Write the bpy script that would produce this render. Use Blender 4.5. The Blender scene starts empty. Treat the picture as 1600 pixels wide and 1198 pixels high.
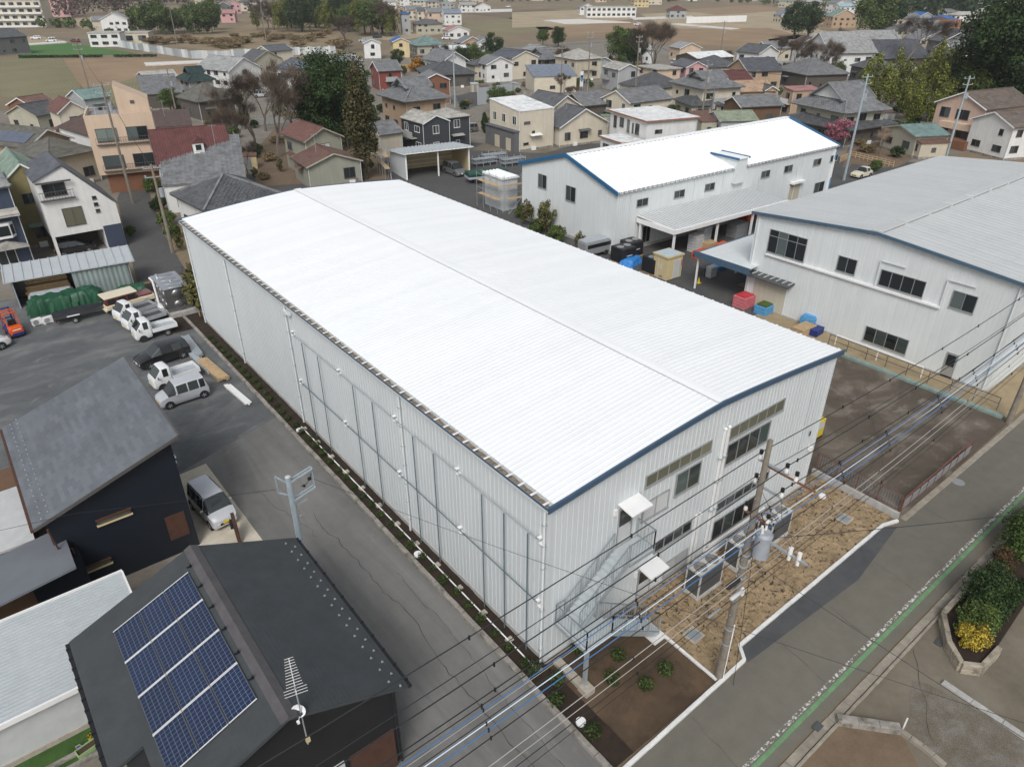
import bpy, math, random
from mathutils import Vector, Matrix, noise as mnoise
random.seed(7)
R = math.radians
scene = bpy.context.scene
# ------------------------------------------------------------------ camera
cam = bpy.data.cameras.new('camera'); camo = bpy.data.objects.new('camera', cam)
scene.collection.objects.link(camo); scene.camera = camo
camo.location = (-14.0, -15.53, 26.58); camo.rotation_euler = (R(60), 0, R(-38.42))
cam.sensor_width = 36; cam.lens = 25.02; cam.clip_end = 6000; cam.clip_start = 0.1
# ------------------------------------------------------------------ sky and sun
SUN_AZ, SUN_EL = 226, 46          # overcast: a broad soft sun
world = bpy.data.worlds.new('World'); scene.world = world; world.use_nodes = True
wn = world.node_tree.nodes; wl = world.node_tree.links; wn.clear()
wout = wn.new('ShaderNodeOutputWorld'); wbg = wn.new('ShaderNodeBackground'); wsky = wn.new('ShaderNodeTexSky')
whs = wn.new('ShaderNodeHueSaturation')
wsky.sky_type = 'NISHITA'; wsky.sun_disc = False; wsky.sun_elevation = R(SUN_EL); wsky.sun_rotation = R(SUN_AZ)
wsky.air_density = 1.0; wsky.dust_density = 3.0; wsky.ozone_density = 1.0
whs.inputs['Saturation'].default_value = 0.34
wl.new(wsky.outputs[0], whs.inputs['Color']); wl.new(whs.outputs[0], wbg.inputs[0]); wl.new(wbg.outputs[0], wout.inputs[0])
wbg.inputs[1].default_value = 0.12
sun = bpy.data.lights.new('sun', 'SUN'); suno = bpy.data.objects.new('sun', sun); scene.collection.objects.link(suno)
sun.energy = 1.5; sun.angle = R(24); sun.color = (1.0, 0.985, 0.96)
suno.rotation_euler = (R(90 - SUN_EL), 0, R(180 - SUN_AZ)); suno.location = (0, 0, 80)
scene.view_settings.view_transform = 'Standard'; scene.view_settings.look = 'None'
scene.view_settings.gamma = 1.0; scene.view_settings.exposure = 0.26; scene.view_settings.use_curve_mapping = False

# ------------------------------------------------------------------ helpers
COL = scene.collection
class MB:
    def __init__(s): s.v = []; s.f = []
    def add(s, vs, fs):
        b = len(s.v); s.v += [tuple(p) for p in vs]; s.f += [tuple(b + i for i in f) for f in fs]; return s
    def box(s, x0, x1, y0, y1, z0, z1):
        return s.add([(x0,y0,z0),(x1,y0,z0),(x1,y1,z0),(x0,y1,z0),(x0,y0,z1),(x1,y0,z1),(x1,y1,z1),(x0,y1,z1)],
                     [(0,3,2,1),(4,5,6,7),(0,1,5,4),(1,2,6,5),(2,3,7,6),(3,0,4,7)])
    def bx(s, cx, cy, cz, sx, sy, sz): return s.box(cx-sx/2, cx+sx/2, cy-sy/2, cy+sy/2, cz-sz/2, cz+sz/2)
    def quad(s, *p): return s.add(p, [tuple(range(len(p)))])
    def bar(s, p, q, w, h=None):
        p = Vector(p); q = Vector(q); h = h or w; d = (q-p)
        if d.length < 1e-6: return s
        d.normalize(); up = Vector((0,0,1)) if abs(d.z) < .95 else Vector((1,0,0))
        a = d.cross(up).normalized()*(w/2); b = a.cross(d).normalized()*(h/2)
        vs = [c + o for c in (p, q) for o in (-a-b, a-b, a+b, -a+b)]
        return s.add(vs, [(0,1,2,3),(7,6,5,4),(0,4,5,1),(1,5,6,2),(2,6,7,3),(3,7,4,0)])
    def tube(s, pts, r, n=6, caps=True):
        pts = [Vector(p) for p in pts]; rs = r if isinstance(r, (list, tuple)) else [r]*len(pts); rings = []
        pa = None
        for i, p in enumerate(pts):
            d = (pts[min(i+1, len(pts)-1)] - pts[max(i-1, 0)])
            if d.length < 1e-9: d = Vector((0,0,1))
            d.normalize()
            if pa is None:
                up = Vector((0,0,1)) if abs(d.z) < .9 else Vector((1,0,0)); pa = d.cross(up).normalized()
            else:
                pa = (pa - d*pa.dot(d)); pa = pa.normalized() if pa.length > 1e-6 else d.orthogonal().normalized()
            b = d.cross(pa)
            rings.append([p + (pa*math.cos(t) + b*math.sin(t))*rs[i] for t in [2*math.pi*k/n for k in range(n)]])
        vs = [v for rg in rings for v in rg]; fs = []
        for i in range(len(pts)-1):
            for k in range(n): fs.append((i*n+k, i*n+(k+1) % n, (i+1)*n+(k+1) % n, (i+1)*n+k))
        if caps: fs += [tuple(range(n-1, -1, -1)), tuple(len(vs)-n+k for k in range(n))]
        return s.add(vs, fs)
    def cyl(s, x, y, z0, z1, r, n=12, r2=None): return s.tube([(x,y,z0),(x,y,z1)], [r, r2 if r2 is not None else r], n)
    def prism(s, poly, z0, z1):
        n = len(poly); vs = [(p[0],p[1],z0) for p in poly] + [(p[0],p[1],z1) for p in poly]
        return s.add(vs, [tuple(range(n-1,-1,-1)), tuple(range(n, 2*n))] + [(i,(i+1)%n,(i+1)%n+n,i+n) for i in range(n)])
    def extr(s, poly, off):
        off = Vector(off); n = len(poly); a = [Vector(p) for p in poly]
        return s.add(a + [p+off for p in a], [tuple(range(n-1,-1,-1)), tuple(range(n,2*n))] + [(i,(i+1)%n,(i+1)%n+n,i+n) for i in range(n)])
    def sph(s, c, rx, ry=None, rz=None, n=10, m=6):
        ry = ry or rx; rz = rz or rx; vs = [(c[0],c[1],c[2]-rz)]
        for i in range(1, m):
            a = math.pi*i/m - math.pi/2
            for k in range(n):
                t = 2*math.pi*k/n; vs.append((c[0]+rx*math.cos(a)*math.cos(t), c[1]+ry*math.cos(a)*math.sin(t), c[2]+rz*math.sin(a)))
        vs.append((c[0],c[1],c[2]+rz)); fs = [(0,1+(k+1)%n,1+k) for k in range(n)]
        for i in range(m-2):
            for k in range(n): fs.append((1+i*n+k,1+i*n+(k+1)%n,1+(i+1)*n+(k+1)%n,1+(i+1)*n+k))
        e = len(vs)-1; fs += [(e,1+(m-2)*n+k,1+(m-2)*n+(k+1)%n) for k in range(n)]
        return s.add(vs, fs)
    def mesh(s, name):
        me = bpy.data.meshes.new(name); me.from_pydata(s.v, [], s.f); me.validate(); return me

def obj(name, mb, mat, parent=None, loc=None, rotz=None, smooth=False, kind=None, scale=None, bevel=0):
    me = mb.mesh(name) if isinstance(mb, MB) else mb
    if isinstance(mb, MB) and mat is not None: me.materials.append(mat if not isinstance(mat, str) else M[mat])
    if smooth and isinstance(mb, MB):
        try: me.shade_smooth()
        except Exception: pass
        try: me.set_sharp_from_angle(angle=R(38))
        except Exception: pass
    o = bpy.data.objects.new(name, me); COL.objects.link(o)
    if parent: o.parent = parent
    if loc: o.location = loc
    if rotz: o.rotation_euler = (0, 0, rotz)
    if scale: o.scale = scale if not isinstance(scale, (int, float)) else (scale,)*3
    if kind: o['kind'] = kind
    if bevel:
        b = o.modifiers.new('bevel', 'BEVEL'); b.width = bevel; b.segments = 2; b.limit_method = 'ANGLE'
    return o
def tag(o, label, cat, group=None):
    o['label'] = label; o['category'] = cat
    if group: o['group'] = group
    return o
def thing(name, label, cat, loc=(0,0,0), rotz=0, group=None):
    o = bpy.data.objects.new(name, None); COL.objects.link(o); o.location = loc; o.rotation_euler = (0,0,rotz)
    o.empty_display_size = .2
    return tag(o, label, cat, group)
def struct(name, mb, mat, **k):
    o = obj(name, mb, mat, **k); o['kind'] = 'structure'; return o
def dup(root, loc, rotz=0, label=None, group=None, scale=None):
    r = root.copy(); COL.objects.link(r); r.location = loc; r.rotation_euler = (0,0,rotz)
    if scale: r.scale = (scale,)*3 if isinstance(scale,(int,float)) else scale
    if label: r['label'] = label
    if group: r['group'] = group
    for ch in root.children:
        c = ch.copy(); COL.objects.link(c); c.parent = r
        for g in ch.children:
            d = g.copy(); COL.objects.link(d); d.parent = c
    return r
def ordn(i): return '%d%s' % (i, 'th' if 10 <= i % 100 <= 20 else {1:'st',2:'nd',3:'rd'}.get(i % 10, 'th'))
def ellipse(cx, cy, rx, ry, n=16): return [(cx+rx*math.cos(2*math.pi*k/n), cy+ry*math.sin(2*math.pi*k/n)) for k in range(n)]

# ------------------------------------------------------------------ materials
M = {}
def nodes(name):
    m = bpy.data.materials.new(name); m.use_nodes = True; nt = m.node_tree
    return m, nt, nt.nodes['Principled BSDF']
def ramp(nt, fac, stops):
    r = nt.nodes.new('ShaderNodeValToRGB'); e = r.color_ramp.elements
    while len(e) < len(stops): e.new(.5)
    for el, (p, c) in zip(e, stops): el.position = p; el.color = (c[0], c[1], c[2], 1)
    nt.links.new(fac, r.inputs[0]); return r.outputs[0]
def pos(nt, sc=(1,1,1), rot=0):
    g = nt.nodes.new('ShaderNodeNewGeometry'); mp = nt.nodes.new('ShaderNodeMapping')
    mp.inputs['Scale'].default_value = sc; mp.inputs['Rotation'].default_value = (0,0,rot)
    nt.links.new(g.outputs['Position'], mp.inputs[0]); return mp.outputs[0]
def noise(nt, vec, scale, detail=5, rough=.6, dist=0):
    n = nt.nodes.new('ShaderNodeTexNoise'); n.inputs['Scale'].default_value = scale; n.inputs['Detail'].default_value = detail
    n.inputs['Roughness'].default_value = rough; n.inputs['Distortion'].default_value = dist
    nt.links.new(vec, n.inputs['Vector']); return n.outputs[0]
def mixc(nt, fac, a, b, mode='MIX'):
    x = nt.nodes.new('ShaderNodeMix'); x.data_type = 'RGBA'; x.blend_type = mode
    for k, v in ((0, fac), (6, a), (7, b)):
        if isinstance(v, (int, float)): x.inputs[k].default_value = v
        elif isinstance(v, tuple): x.inputs[k].default_value = (v[0], v[1], v[2], 1)
        else: nt.links.new(v, x.inputs[k])
    return x.outputs[2]
def bumpn(nt, bsdf, h, strength=.3, dist=.02):
    b = nt.nodes.new('ShaderNodeBump'); b.inputs['Strength'].default_value = strength; b.inputs['Distance'].default_value = dist
    nt.links.new(h, b.inputs['Height']); nt.links.new(b.outputs[0], bsdf.inputs['Normal'])
def sc3(c, k): return tuple(min(1, max(0, v*k)) for v in c[:3])
def mat(key, col, rough=.7, var=.12, scale=1.5, metal=0, bump=0, bscale=30, objvar=0, streak=0, island=0, spec=.5, dirt=None):
    m, nt, b = nodes(key); v = pos(nt)
    if var:
        n = noise(nt, v, scale, 6); c = ramp(nt, n, [(.3, sc3(col, 1-var)), (.7, sc3(col, 1+var))])
    else:
        rg = nt.nodes.new('ShaderNodeRGB'); rg.outputs[0].default_value = (*col, 1); c = rg.outputs[0]
    if streak:
        n2 = noise(nt, pos(nt, (3,3,.12)), 1.0, 4); s = ramp(nt, n2, [(.35, (1-streak,)*3), (.65, (1,1,1))]); c = mixc(nt, 1.0, c, s, 'MULTIPLY')
    if dirt:
        n3 = noise(nt, v, dirt[1], 8, .7); f = ramp(nt, n3, [(.48, (0,0,0)), (.68, (1,1,1))]); c = mixc(nt, f, c, dirt[0])
    if objvar or island:
        oi = nt.nodes.new('ShaderNodeObjectInfo' if objvar else 'ShaderNodeNewGeometry')
        o = oi.outputs['Random'] if objvar else oi.outputs['Random Per Island']; k = objvar or island
        s = ramp(nt, o, [(0, (1-k,)*3), (1, (1+k,)*3)]); c = mixc(nt, 1.0, c, s, 'MULTIPLY')
    nt.links.new(c, b.inputs['Base Color'])
    b.inputs['Roughness'].default_value = rough; b.inputs['Metallic'].default_value = metal
    b.inputs['Specular IOR Level'].default_value = spec
    if bump: bumpn(nt, b, noise(nt, v, bscale, 4), bump)
    M[key] = m; return m

# white metals / walls
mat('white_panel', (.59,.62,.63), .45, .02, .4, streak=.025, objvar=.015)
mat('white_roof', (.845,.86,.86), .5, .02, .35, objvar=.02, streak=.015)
mat('white_paint', (.78,.78,.77), .5, .04, 2)
mat('offwhite_panel', (.655,.685,.685), .5, .04, .4, streak=.07)
mat('grey_roof_panel', (.50,.515,.51), .5, .04, .5, streak=.03, objvar=.03)
mat('galv', (.40,.44,.46), .4, .08, 3, metal=.35)
mat('galv_stair', (.52,.56,.57), .42, .06, 3, metal=.25)
mat('steel_dark_pipe', (.10,.15,.17), .45, .1, 3)
mat('blue_trim', (.055,.098,.155), .45, .1, 2)
mat('blue_trim_far', (.02,.12,.25), .45, .08, 2)
mat('gutter_dirt', (.22,.185,.14), .9, .35, 9, bump=.4, dirt=((.10,.055,.025), 5))
mat('concrete', (.40,.39,.37), .9, .12, 3, bump=.2, streak=.12)
mat('concrete_old', (.27,.25,.22), .95, .25, 2.5, bump=.3, dirt=((.09,.085,.07), 2))
mat('kerb_new', (.66,.66,.64), .85, .07, 4, objvar=.05)
mat('concrete_gutter', (.27,.24,.195), .95, .18, 3, bump=.2, objvar=.10)
mat('block_beige', (.38,.34,.28), .9, .15, 5, bump=.2)
mat('alu', (.42,.43,.43), .35, .05, 3, metal=.5)
mat('alu_dark', (.09,.085,.08), .4, .1, 3)
mat('alu_white', (.72,.72,.71), .4, .03, 3)
mat('black_paint', (.012,.013,.015), .35, .1, 3)
mat('rubber', (.018,.018,.019), .85, .2, 10)
mat('rust', (.18,.075,.04), .9, .35, 6, bump=.3)
mat('rusty_fence', (.14,.06,.045), .85, .3, 5)
mat('wood_brown', (.075,.034,.021), .6, .25, 4)
mat('wood_light', (.45,.32,.18), .8, .2, 4, objvar=.15)
mat('wood_plank', (.36,.25,.13), .85, .25, 4, objvar=.2)
mat('tarp_green', (.012,.075,.035), .5, .25, 1.5, bump=.3, bscale=4)
mat('tarp_darkgreen', (.012,.06,.04), .55, .2, 2)
mat('tarp_blue', (.03,.20,.55), .5, .2, 3)
mat('tarp_black', (.015,.016,.019), .5, .3, 2)
mat('orange', (.62,.09,.012), .45, .12, 3)
mat('royal_blue', (.012,.03,.16), .5, .15, 3)
mat('sheet_blue', (.09,.30,.55), .5, .15, 3)
mat('red_plastic', (.50,.04,.05), .5, .15, 3)
mat('pink_plastic', (.55,.16,.18), .5, .15, 3)
mat('yellow', (.62,.47,.03), .5, .12, 3)
mat('ac_cream', (.50,.48,.43), .55, .06, 2)
mat('cream_box', (.56,.46,.26), .6, .08, 2)
mat('stainless', (.62,.63,.64), .25, .04, 2, metal=.9)
mat('stainless_dark', (.25,.25,.25), .3, .1, 2, metal=.8)
mat('light_grey', (.50,.51,.51), .6, .08, 2)
mat('mid_grey', (.24,.245,.25), .6, .08, 2)
mat('dark_grey', (.075,.078,.083), .6, .12, 2)
mat('transformer', (.30,.32,.35), .5, .1, 3)
mat('pole_concrete', (.235,.205,.165), .92, .2, 4, bump=.2, streak=.25)
mat('pole_steel', (.42,.50,.54), .42, .12, 3, metal=.3, streak=.15)
mat('porcelain', (.75,.74,.71), .25, .03, 3)
mat('wire_black', (.015,.016,.018), .55, 0)
mat('wire_grey', (.36,.34,.32), .5, 0)
mat('wire_blue', (.05,.16,.36), .5, 0)
mat('wire_white', (.60,.72,.84), .5, 0)
# house walls
for k, c in dict(cream=(.60,.54,.43), white=(.70,.70,.68), beige=(.50,.45,.35), tan=(.42,.30,.20), peach=(.60,.46,.34), navy=(.045,.06,.095),
                 olive=(.22,.19,.09), oldgrey=(.30,.30,.24), red=(.22,.06,.045), brickbrown=(.20,.09,.05), charcoal=(.045,.05,.058), yellow_wall=(.62,.50,.28),
                 pink_wall=(.55,.32,.32), darkwall=(.10,.085,.07), greywall=(.36,.37,.37), graysiding=(.13,.13,.13), tilewall=(.52,.38,.30), aged=(.40,.38,.30), brownwall=(.15,.085,.05), lime=(.35,.6,.2)).items():
    mat('w_'+k, c, .85, .06, .8, streak=.10, bump=.06, bscale=25)
mat('w_deepnavy', (.0045,.008,.015), .6, .15, 1.2, bump=.25, bscale=14)
mat('w_black', (.010,.0105,.011), .7, .2, 1.2, bump=.15, bscale=14)
# roofs
for k, c in dict(kawara=(.19,.195,.20), kawara_light=(.31,.315,.31), kawara_dark=(.10,.105,.11), slate_brown=(.15,.12,.10), maroon=(.115,.042,.038), redbrown=(.145,.07,.058),
                 green=(.19,.26,.21), teal=(.17,.25,.235), darkgreen=(.03,.055,.05), blue=(.03,.13,.36), bluegrey=(.19,.22,.27), slate=(.10,.105,.12), pale=(.40,.385,.35), brown=(.10,.065,.055),
                 pink=(.36,.19,.18), tanroof=(.40,.28,.19), rustroof=(.16,.09,.07), greenrust=(.24,.28,.20), darkslate=(.045,.048,.055), orange=(.30,.14,.08), bright=(.72,.73,.72), mossgrey=(.13,.125,.105), lightblue=(.30,.42,.48)).items():
    mat('r_'+k, c, .6, .16, 1.2, island=.16, dirt=(sc3(c, .6), .9))
def glass(key, c1, c2, rough=.06):
    m, nt, b = nodes(key); oi = nt.nodes.new('ShaderNodeObjectInfo')
    c = ramp(nt, oi.outputs['Random'], [(0, c1), (.55, sc3(c1, 1.4)), (.8, c2), (1, sc3(c2, 1.5))])
    nt.links.new(c, b.inputs['Base Color']); b.inputs['Roughness'].default_value = rough; b.inputs['Specular IOR Level'].default_value = .6
    M[key] = m
glass('glass', (.018,.022,.024), (.07,.085,.085))
glass('glass_dark', (.010,.013,.014), (.03,.04,.04))
glass('glass_green', (.085,.11,.095), (.16,.19,.17), .12)
glass('glass_office', (.012,.018,.018), (.06,.085,.078), .08)
glass('glass_frost', (.42,.43,.43), (.48,.49,.49), .5)
glass('glass_blind', (.10,.10,.07), (.13,.125,.085), .35)
glass('car_glass', (.018,.022,.023), (.035,.042,.042), .05)
# car paints
def paint(key, c, rough=.22, metal=0, coat=.6):
    mat(key, c, rough, .02, 2, metal); M[key].node_tree.nodes['Principled BSDF'].inputs['Coat Weight'].default_value = coat
paint('paint_white', (.74,.75,.75)); paint('paint_silver', (.56,.575,.60), .3, .25); paint('paint_black', (.012,.012,.013)); paint('paint_grey', (.20,.20,.20), .3, .4)
paint('paint_cream', (.70,.63,.46)); paint('paint_maroon', (.16,.03,.025)); paint('paint_beige', (.62,.57,.45))
mat('bed_grey', (.36,.39,.42), .6, .12, 3); mat('bed_dark', (.075,.07,.065), .8, .2, 4)
mat('lamp_clear', (.70,.72,.74), .12, 0); mat('lamp_red', (.40,.012,.012), .2, 0); mat('plate_yellow', (.75,.52,.03), .5, 0); mat('plate_white', (.75,.75,.73), .5, 0)
mat('chrome', (.6,.6,.6), .15, 0, metal=.9); mat('rim', (.50,.51,.52), .3, .05, metal=.6)
# ---- solar cell
mat('cell', (.007,.017,.052), .30, .12, 2, objvar=.12); mat('cell_line', (.26,.31,.40), .4, 0)
# ---- grounds
def asphalt(key, base, light, dark, stain_scale=.25, streak_rot=0, stretch=(1,1,1), amt=.5, fine=.18, cracks=0):
    m, nt, b = nodes(key)
    n1 = noise(nt, pos(nt, stretch, streak_rot), stain_scale, 8, .62, .6); n2 = noise(nt, pos(nt), 1.3, 6, .7); n3 = noise(nt, pos(nt), 38, 3, .7)
    c = ramp(nt, n1, [(.30, dark), (.5, base), (.72, light)])
    c = mixc(nt, amt, c, ramp(nt, n2, [(.3, sc3(base, .72)), (.7, sc3(base, 1.3))]))
    c = mixc(nt, 1.0, c, ramp(nt, n3, [(.3, (1-fine,)*3), (.7, (1+fine,)*3)]), 'MULTIPLY')
    if cracks:
        vo = nt.nodes.new('ShaderNodeTexVoronoi'); vo.feature = 'DISTANCE_TO_EDGE'; vo.inputs['Scale'].default_value = cracks
        wv = nt.nodes.new('ShaderNodeVectorMath'); wv.operation = 'ADD'; nn = nt.nodes.new('ShaderNodeTexNoise'); nn.inputs['Scale'].default_value = .9; nn.inputs['Detail'].default_value = 5
        p = pos(nt); nt.links.new(p, nn.inputs['Vector']); nt.links.new(p, wv.inputs[0]); nt.links.new(nn.outputs['Color'], wv.inputs[1]); nt.links.new(wv.outputs[0], vo.inputs['Vector'])
        f = ramp(nt, vo.outputs['Distance'], [(0, (1,1,1)), (.006, (0,0,0))]); c = mixc(nt, f, c, sc3(dark, .45))
    nt.links.new(c, b.inputs['Base Color']); b.inputs['Roughness'].default_value = .92; bumpn(nt, b, n3, .25, .01); M[key] = m
asphalt('asphalt_drive', (.150,.148,.140), (.24,.236,.225), (.105,.104,.099), .5, 0, (1,.10,1), .3, cracks=0)
asphalt('asphalt_lot', (.105,.112,.115), (.23,.225,.215), (.060,.064,.068), .22, R(25), (1,1.7,1), .35, .35)
asphalt('asphalt_road', (.140,.130,.105), (.165,.155,.13), (.105,.10,.088), .22, 0, (.15,1.2,1), .3)
asphalt('asphalt_new', (.066,.068,.072), (.09,.09,.09), (.045,.047,.05), .5, amt=.4)
asphalt('asphalt_yard', (.075,.075,.073), (.11,.105,.10), (.05,.05,.05), .15, amt=.5)
asphalt('lot_brown', (.098,.078,.058), (.27,.24,.20), (.055,.043,.032), .30, R(-20), (1,1.5,1), .28, .35)
asphalt('conc_drive', (.155,.132,.098), (.22,.195,.155), (.095,.08,.058), .3, amt=.5)
asphalt('dirt', (.155,.11,.07), (.23,.17,.115), (.09,.065,.042), .3, amt=.6, fine=.35)
asphalt('gravel_blue', (.14,.122,.095), (.25,.245,.235), (.09,.07,.045), 1.1, amt=.5, fine=.8)
asphalt('gravel_grey', (.19,.17,.14), (.26,.24,.205), (.11,.095,.07), .3, amt=.5, fine=.4)
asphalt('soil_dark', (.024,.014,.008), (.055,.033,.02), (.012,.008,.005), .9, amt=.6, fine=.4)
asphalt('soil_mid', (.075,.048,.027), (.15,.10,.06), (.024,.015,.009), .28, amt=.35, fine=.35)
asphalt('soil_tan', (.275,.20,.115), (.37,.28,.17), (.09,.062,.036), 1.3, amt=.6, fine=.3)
def shade_scuff_patches(key, c, sc, lo, hi):
    nt = M[key].node_tree; b = nt.nodes['Principled BSDF']; l = b.inputs['Base Color'].links[0]; src = l.from_socket; n = noise(nt, pos(nt), sc, 5, .62, .8); f = ramp(nt, n, [(lo, (0,0,0)), (hi, (1,1,1))]); nt.links.new(mixc(nt, f, src, c), b.inputs['Base Color'])
shade_scuff_patches('soil_tan', (.035,.024,.014), 4.6, .555, .63)  # shade in soil hollows and dead-leaf debris, both put into the colour
asphalt('sand_yellow', (.30,.235,.14), (.36,.285,.18), (.22,.165,.10), .4, amt=.5, fine=.25)
shade_scuff_patches('lot_brown', (.25,.225,.19), .55, .60, .80); shade_scuff_patches('asphalt_lot', (.25,.245,.23), .38, .60, .84); shade_scuff_patches('asphalt_drive', (.27,.265,.25), .8, .64, .86)
asphalt('conc_pad', (.52,.47,.38), (.60,.55,.46), (.38,.34,.27), .5, amt=.4, fine=.12)
asphalt('land', (.19,.145,.088), (.29,.225,.145), (.12,.10,.055), .03, amt=.5, fine=.3)
asphalt('dry_grass', (.22,.165,.095), (.31,.24,.145), (.13,.10,.06), .05, amt=.55, fine=.35)
asphalt('lawn', (.035,.085,.014), (.06,.12,.022), (.02,.045,.008), 1.2, amt=.5, fine=.5)
def field(key, a, b_, rot, sc, mixk=.5):
    m, nt, b = nodes(key); w = nt.nodes.new('ShaderNodeTexWave'); w.bands_direction = 'X'; w.inputs['Scale'].default_value = sc; w.inputs['Distortion'].default_value = 1.2; w.inputs['Detail'].default_value = 3
    nt.links.new(pos(nt, (1,1,1), rot), w.inputs['Vector'])
    c = ramp(nt, w.outputs['Fac'], [(.2, a), (.8, b_)]); n = noise(nt, pos(nt), .06, 6, .65); c = mixc(nt, mixk, c, ramp(nt, n, [(.3, sc3(a, .75)), (.7, sc3(b_, 1.2))]))
    n3 = noise(nt, pos(nt), 2.5, 4, .7); c = mixc(nt, 1.0, c, ramp(nt, n3, [(.3, (.8,)*3), (.7, (1.2,)*3)]), 'MULTIPLY')
    nt.links.new(c, b.inputs['Base Color']); b.inputs['Roughness'].default_value = .95; M[key] = m
field('field_brown', (.21,.14,.08), (.30,.21,.125), R(20), .35); field('field_tan', (.30,.235,.15), (.38,.31,.205), R(-25), .3); field('field_green', (.045,.12,.022), (.065,.16,.03), R(10), .5, .3)
field('field_dark', (.11,.08,.05), (.17,.125,.08), R(60), .3); field('field_olive', (.15,.145,.07), (.21,.18,.10), R(15), .35)
mat('mulch_white', (.62,.60,.55), .6, .12, .4)
mat('green_line', (.13,.27,.125), .8, .2, 3, dirt=((.14,.18,.125), 4)); 
def worn(key, c):
    m, nt, b = nodes(key); n = noise(nt, pos(nt), 5.5, 6, .75); f = ramp(nt, n, [(.50, (0,0,0)), (.57, (1,1,1))])
    nt.links.new(mixc(nt, f, (.135,.125,.105), c), b.inputs['Base Color']); b.inputs['Roughness'].default_value = .85; M[key] = m
worn('worn_white', (.62,.61,.57))
# ---- foliage
def foliage(key, dark, mid, light, sc=.35):
    m, nt, b = nodes(key); g = nt.nodes.new('ShaderNodeNewGeometry')
    c1 = ramp(nt, g.outputs['Random Per Island'], [(0, dark), (.55, mid), (1, light)]); n = noise(nt, pos(nt), sc, 3)
    c = mixc(nt, 1.0, c1, ramp(nt, n, [(.35, (.72,.72,.7)), (.65, (1.25,1.25,1.15))]), 'MULTIPLY')
    nt.links.new(c, b.inputs['Base Color']); b.inputs['Roughness'].default_value = .7; b.inputs['Specular IOR Level'].default_value = .25; M[key] = m
foliage('leaf_dark', (.010,.022,.008), (.022,.044,.013), (.05,.085,.022)); foliage('leaf_mid', (.03,.05,.013), (.065,.10,.026), (.12,.155,.04))
foliage('leaf_bamboo', (.05,.07,.014), (.13,.15,.03), (.26,.25,.06)); foliage('leaf_cedar', (.022,.030,.010), (.06,.058,.022), (.11,.085,.04))
foliage('leaf_yellow', (.06,.05,.012), (.30,.22,.025), (.45,.34,.05)); foliage('leaf_rust', (.028,.018,.010), (.07,.04,.02), (.12,.075,.035)); foliage('leaf_pink', (.14,.045,.065), (.32,.11,.16), (.48,.22,.28))
foliage('leaf_green', (.018,.045,.008), (.05,.10,.014), (.12,.17,.03)); foliage('leaf_orange', (.16,.07,.01), (.34,.16,.02), (.48,.26,.05)); foliage('twig', (.055,.038,.028), (.10,.073,.055), (.16,.125,.10)); foliage('twig_pale', (.16,.115,.085), (.26,.19,.15), (.36,.28,.23))
foliage('leaf_shrub', (.012,.028,.007), (.034,.06,.012), (.075,.10,.026))
foliage('leaf_juniper', (.014,.03,.007), (.04,.072,.014), (.085,.125,.03))
foliage('dry_scrub', (.10,.07,.035), (.19,.14,.07), (.28,.21,.12))
foliage('weed', (.05,.055,.02), (.10,.10,.035), (.18,.15,.07))
mat('bark', (.085,.062,.045), .95, .3, 4, bump=.4); mat('bark_grey', (.15,.125,.105), .95, .25, 4, bump=.4)

# ================================================================== setting: ground, roads, fields
GZ = [0.0]
def sheet(name, pts, m, z, label=None):
    b = MB(); b.add([(p[0], p[1], z) for p in pts], [tuple(range(len(pts)))])
    # orientation up
    a = sum(pts[i][0]*pts[(i+1)%len(pts)][1]-pts[(i+1)%len(pts)][0]*pts[i][1] for i in range(len(pts)))
    if a < 0: b.f = [tuple(reversed(f)) for f in b.f]
    o = struct(name, b, m)
    if label: o['label'] = label
    return o
def grid_sheet(name, x0, x1, y0, y1, step, zf, m, kind='structure'):
    nx = max(2, int((x1-x0)/step)); ny = max(2, int((y1-y0)/step)); b = MB()
    vs = [(x0+(x1-x0)*i/nx, y0+(y1-y0)*j/ny, zf(x0+(x1-x0)*i/nx, y0+(y1-y0)*j/ny)) for j in range(ny+1) for i in range(nx+1)]
    b.add(vs, [(j*(nx+1)+i, j*(nx+1)+i+1, (j+1)*(nx+1)+i+1, (j+1)*(nx+1)+i) for j in range(ny) for i in range(nx)])
    o = obj(name, b, m, smooth=False); o['kind'] = kind; return o
sheet('ground', [(-1500,-600),(3000,-600),(3000,3500),(-1500,3500)], 'land', -0.02)
# near paving
sheet('driveway', [(-9.6,-30),(-0.95,-30),(-0.95,27.0),(-4.0,26.0),(-9.6,24.2)], 'asphalt_drive', 0.0)
sheet('parking_lot', [(-9.6,24.2),(-4.0,26.0),(-0.95,27.0),(-0.95,50),(-3.2,59.5),(-26,66),(-34,40),(-30,24)], 'asphalt_lot', 0.004)
sheet('lane', [(-3.2,59.2),(2.6,58.6),(3.5,66),(4.22,72.22),(7.26,89.7),(11.2,109.8),(9.86,110.86),(3.82,93.23),(0.49,74.59),(-1.99,59.5)], 'asphalt_yard', 0.006)
sheet('house_yard', [(-60,-30),(-9.6,-30),(-9.6,24.2),(-30,24),(-60,30)], 'gravel_grey', -0.004)
sheet('carport_pad', [(-9.6,24.3),(-6.6,24.6),(-6.45,13.0),(-9.6,13.0)], 'conc_pad', 0.006)
sheet('road', [(-80,-9.0),(400,-9.0),(400,-5.0),(22,-5.0),(7.4,-5.4),(-0.95,-5.45),(-9.6,-4.5),(-80,-4.5)], 'asphalt_road', 0.002)
sheet('road_patch', [(7.85,-4.72),(7.42,-5.42),(16.0,-5.88),(21.5,-5.15),(21.0,-4.70)], 'asphalt_new', 0.006)
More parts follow.
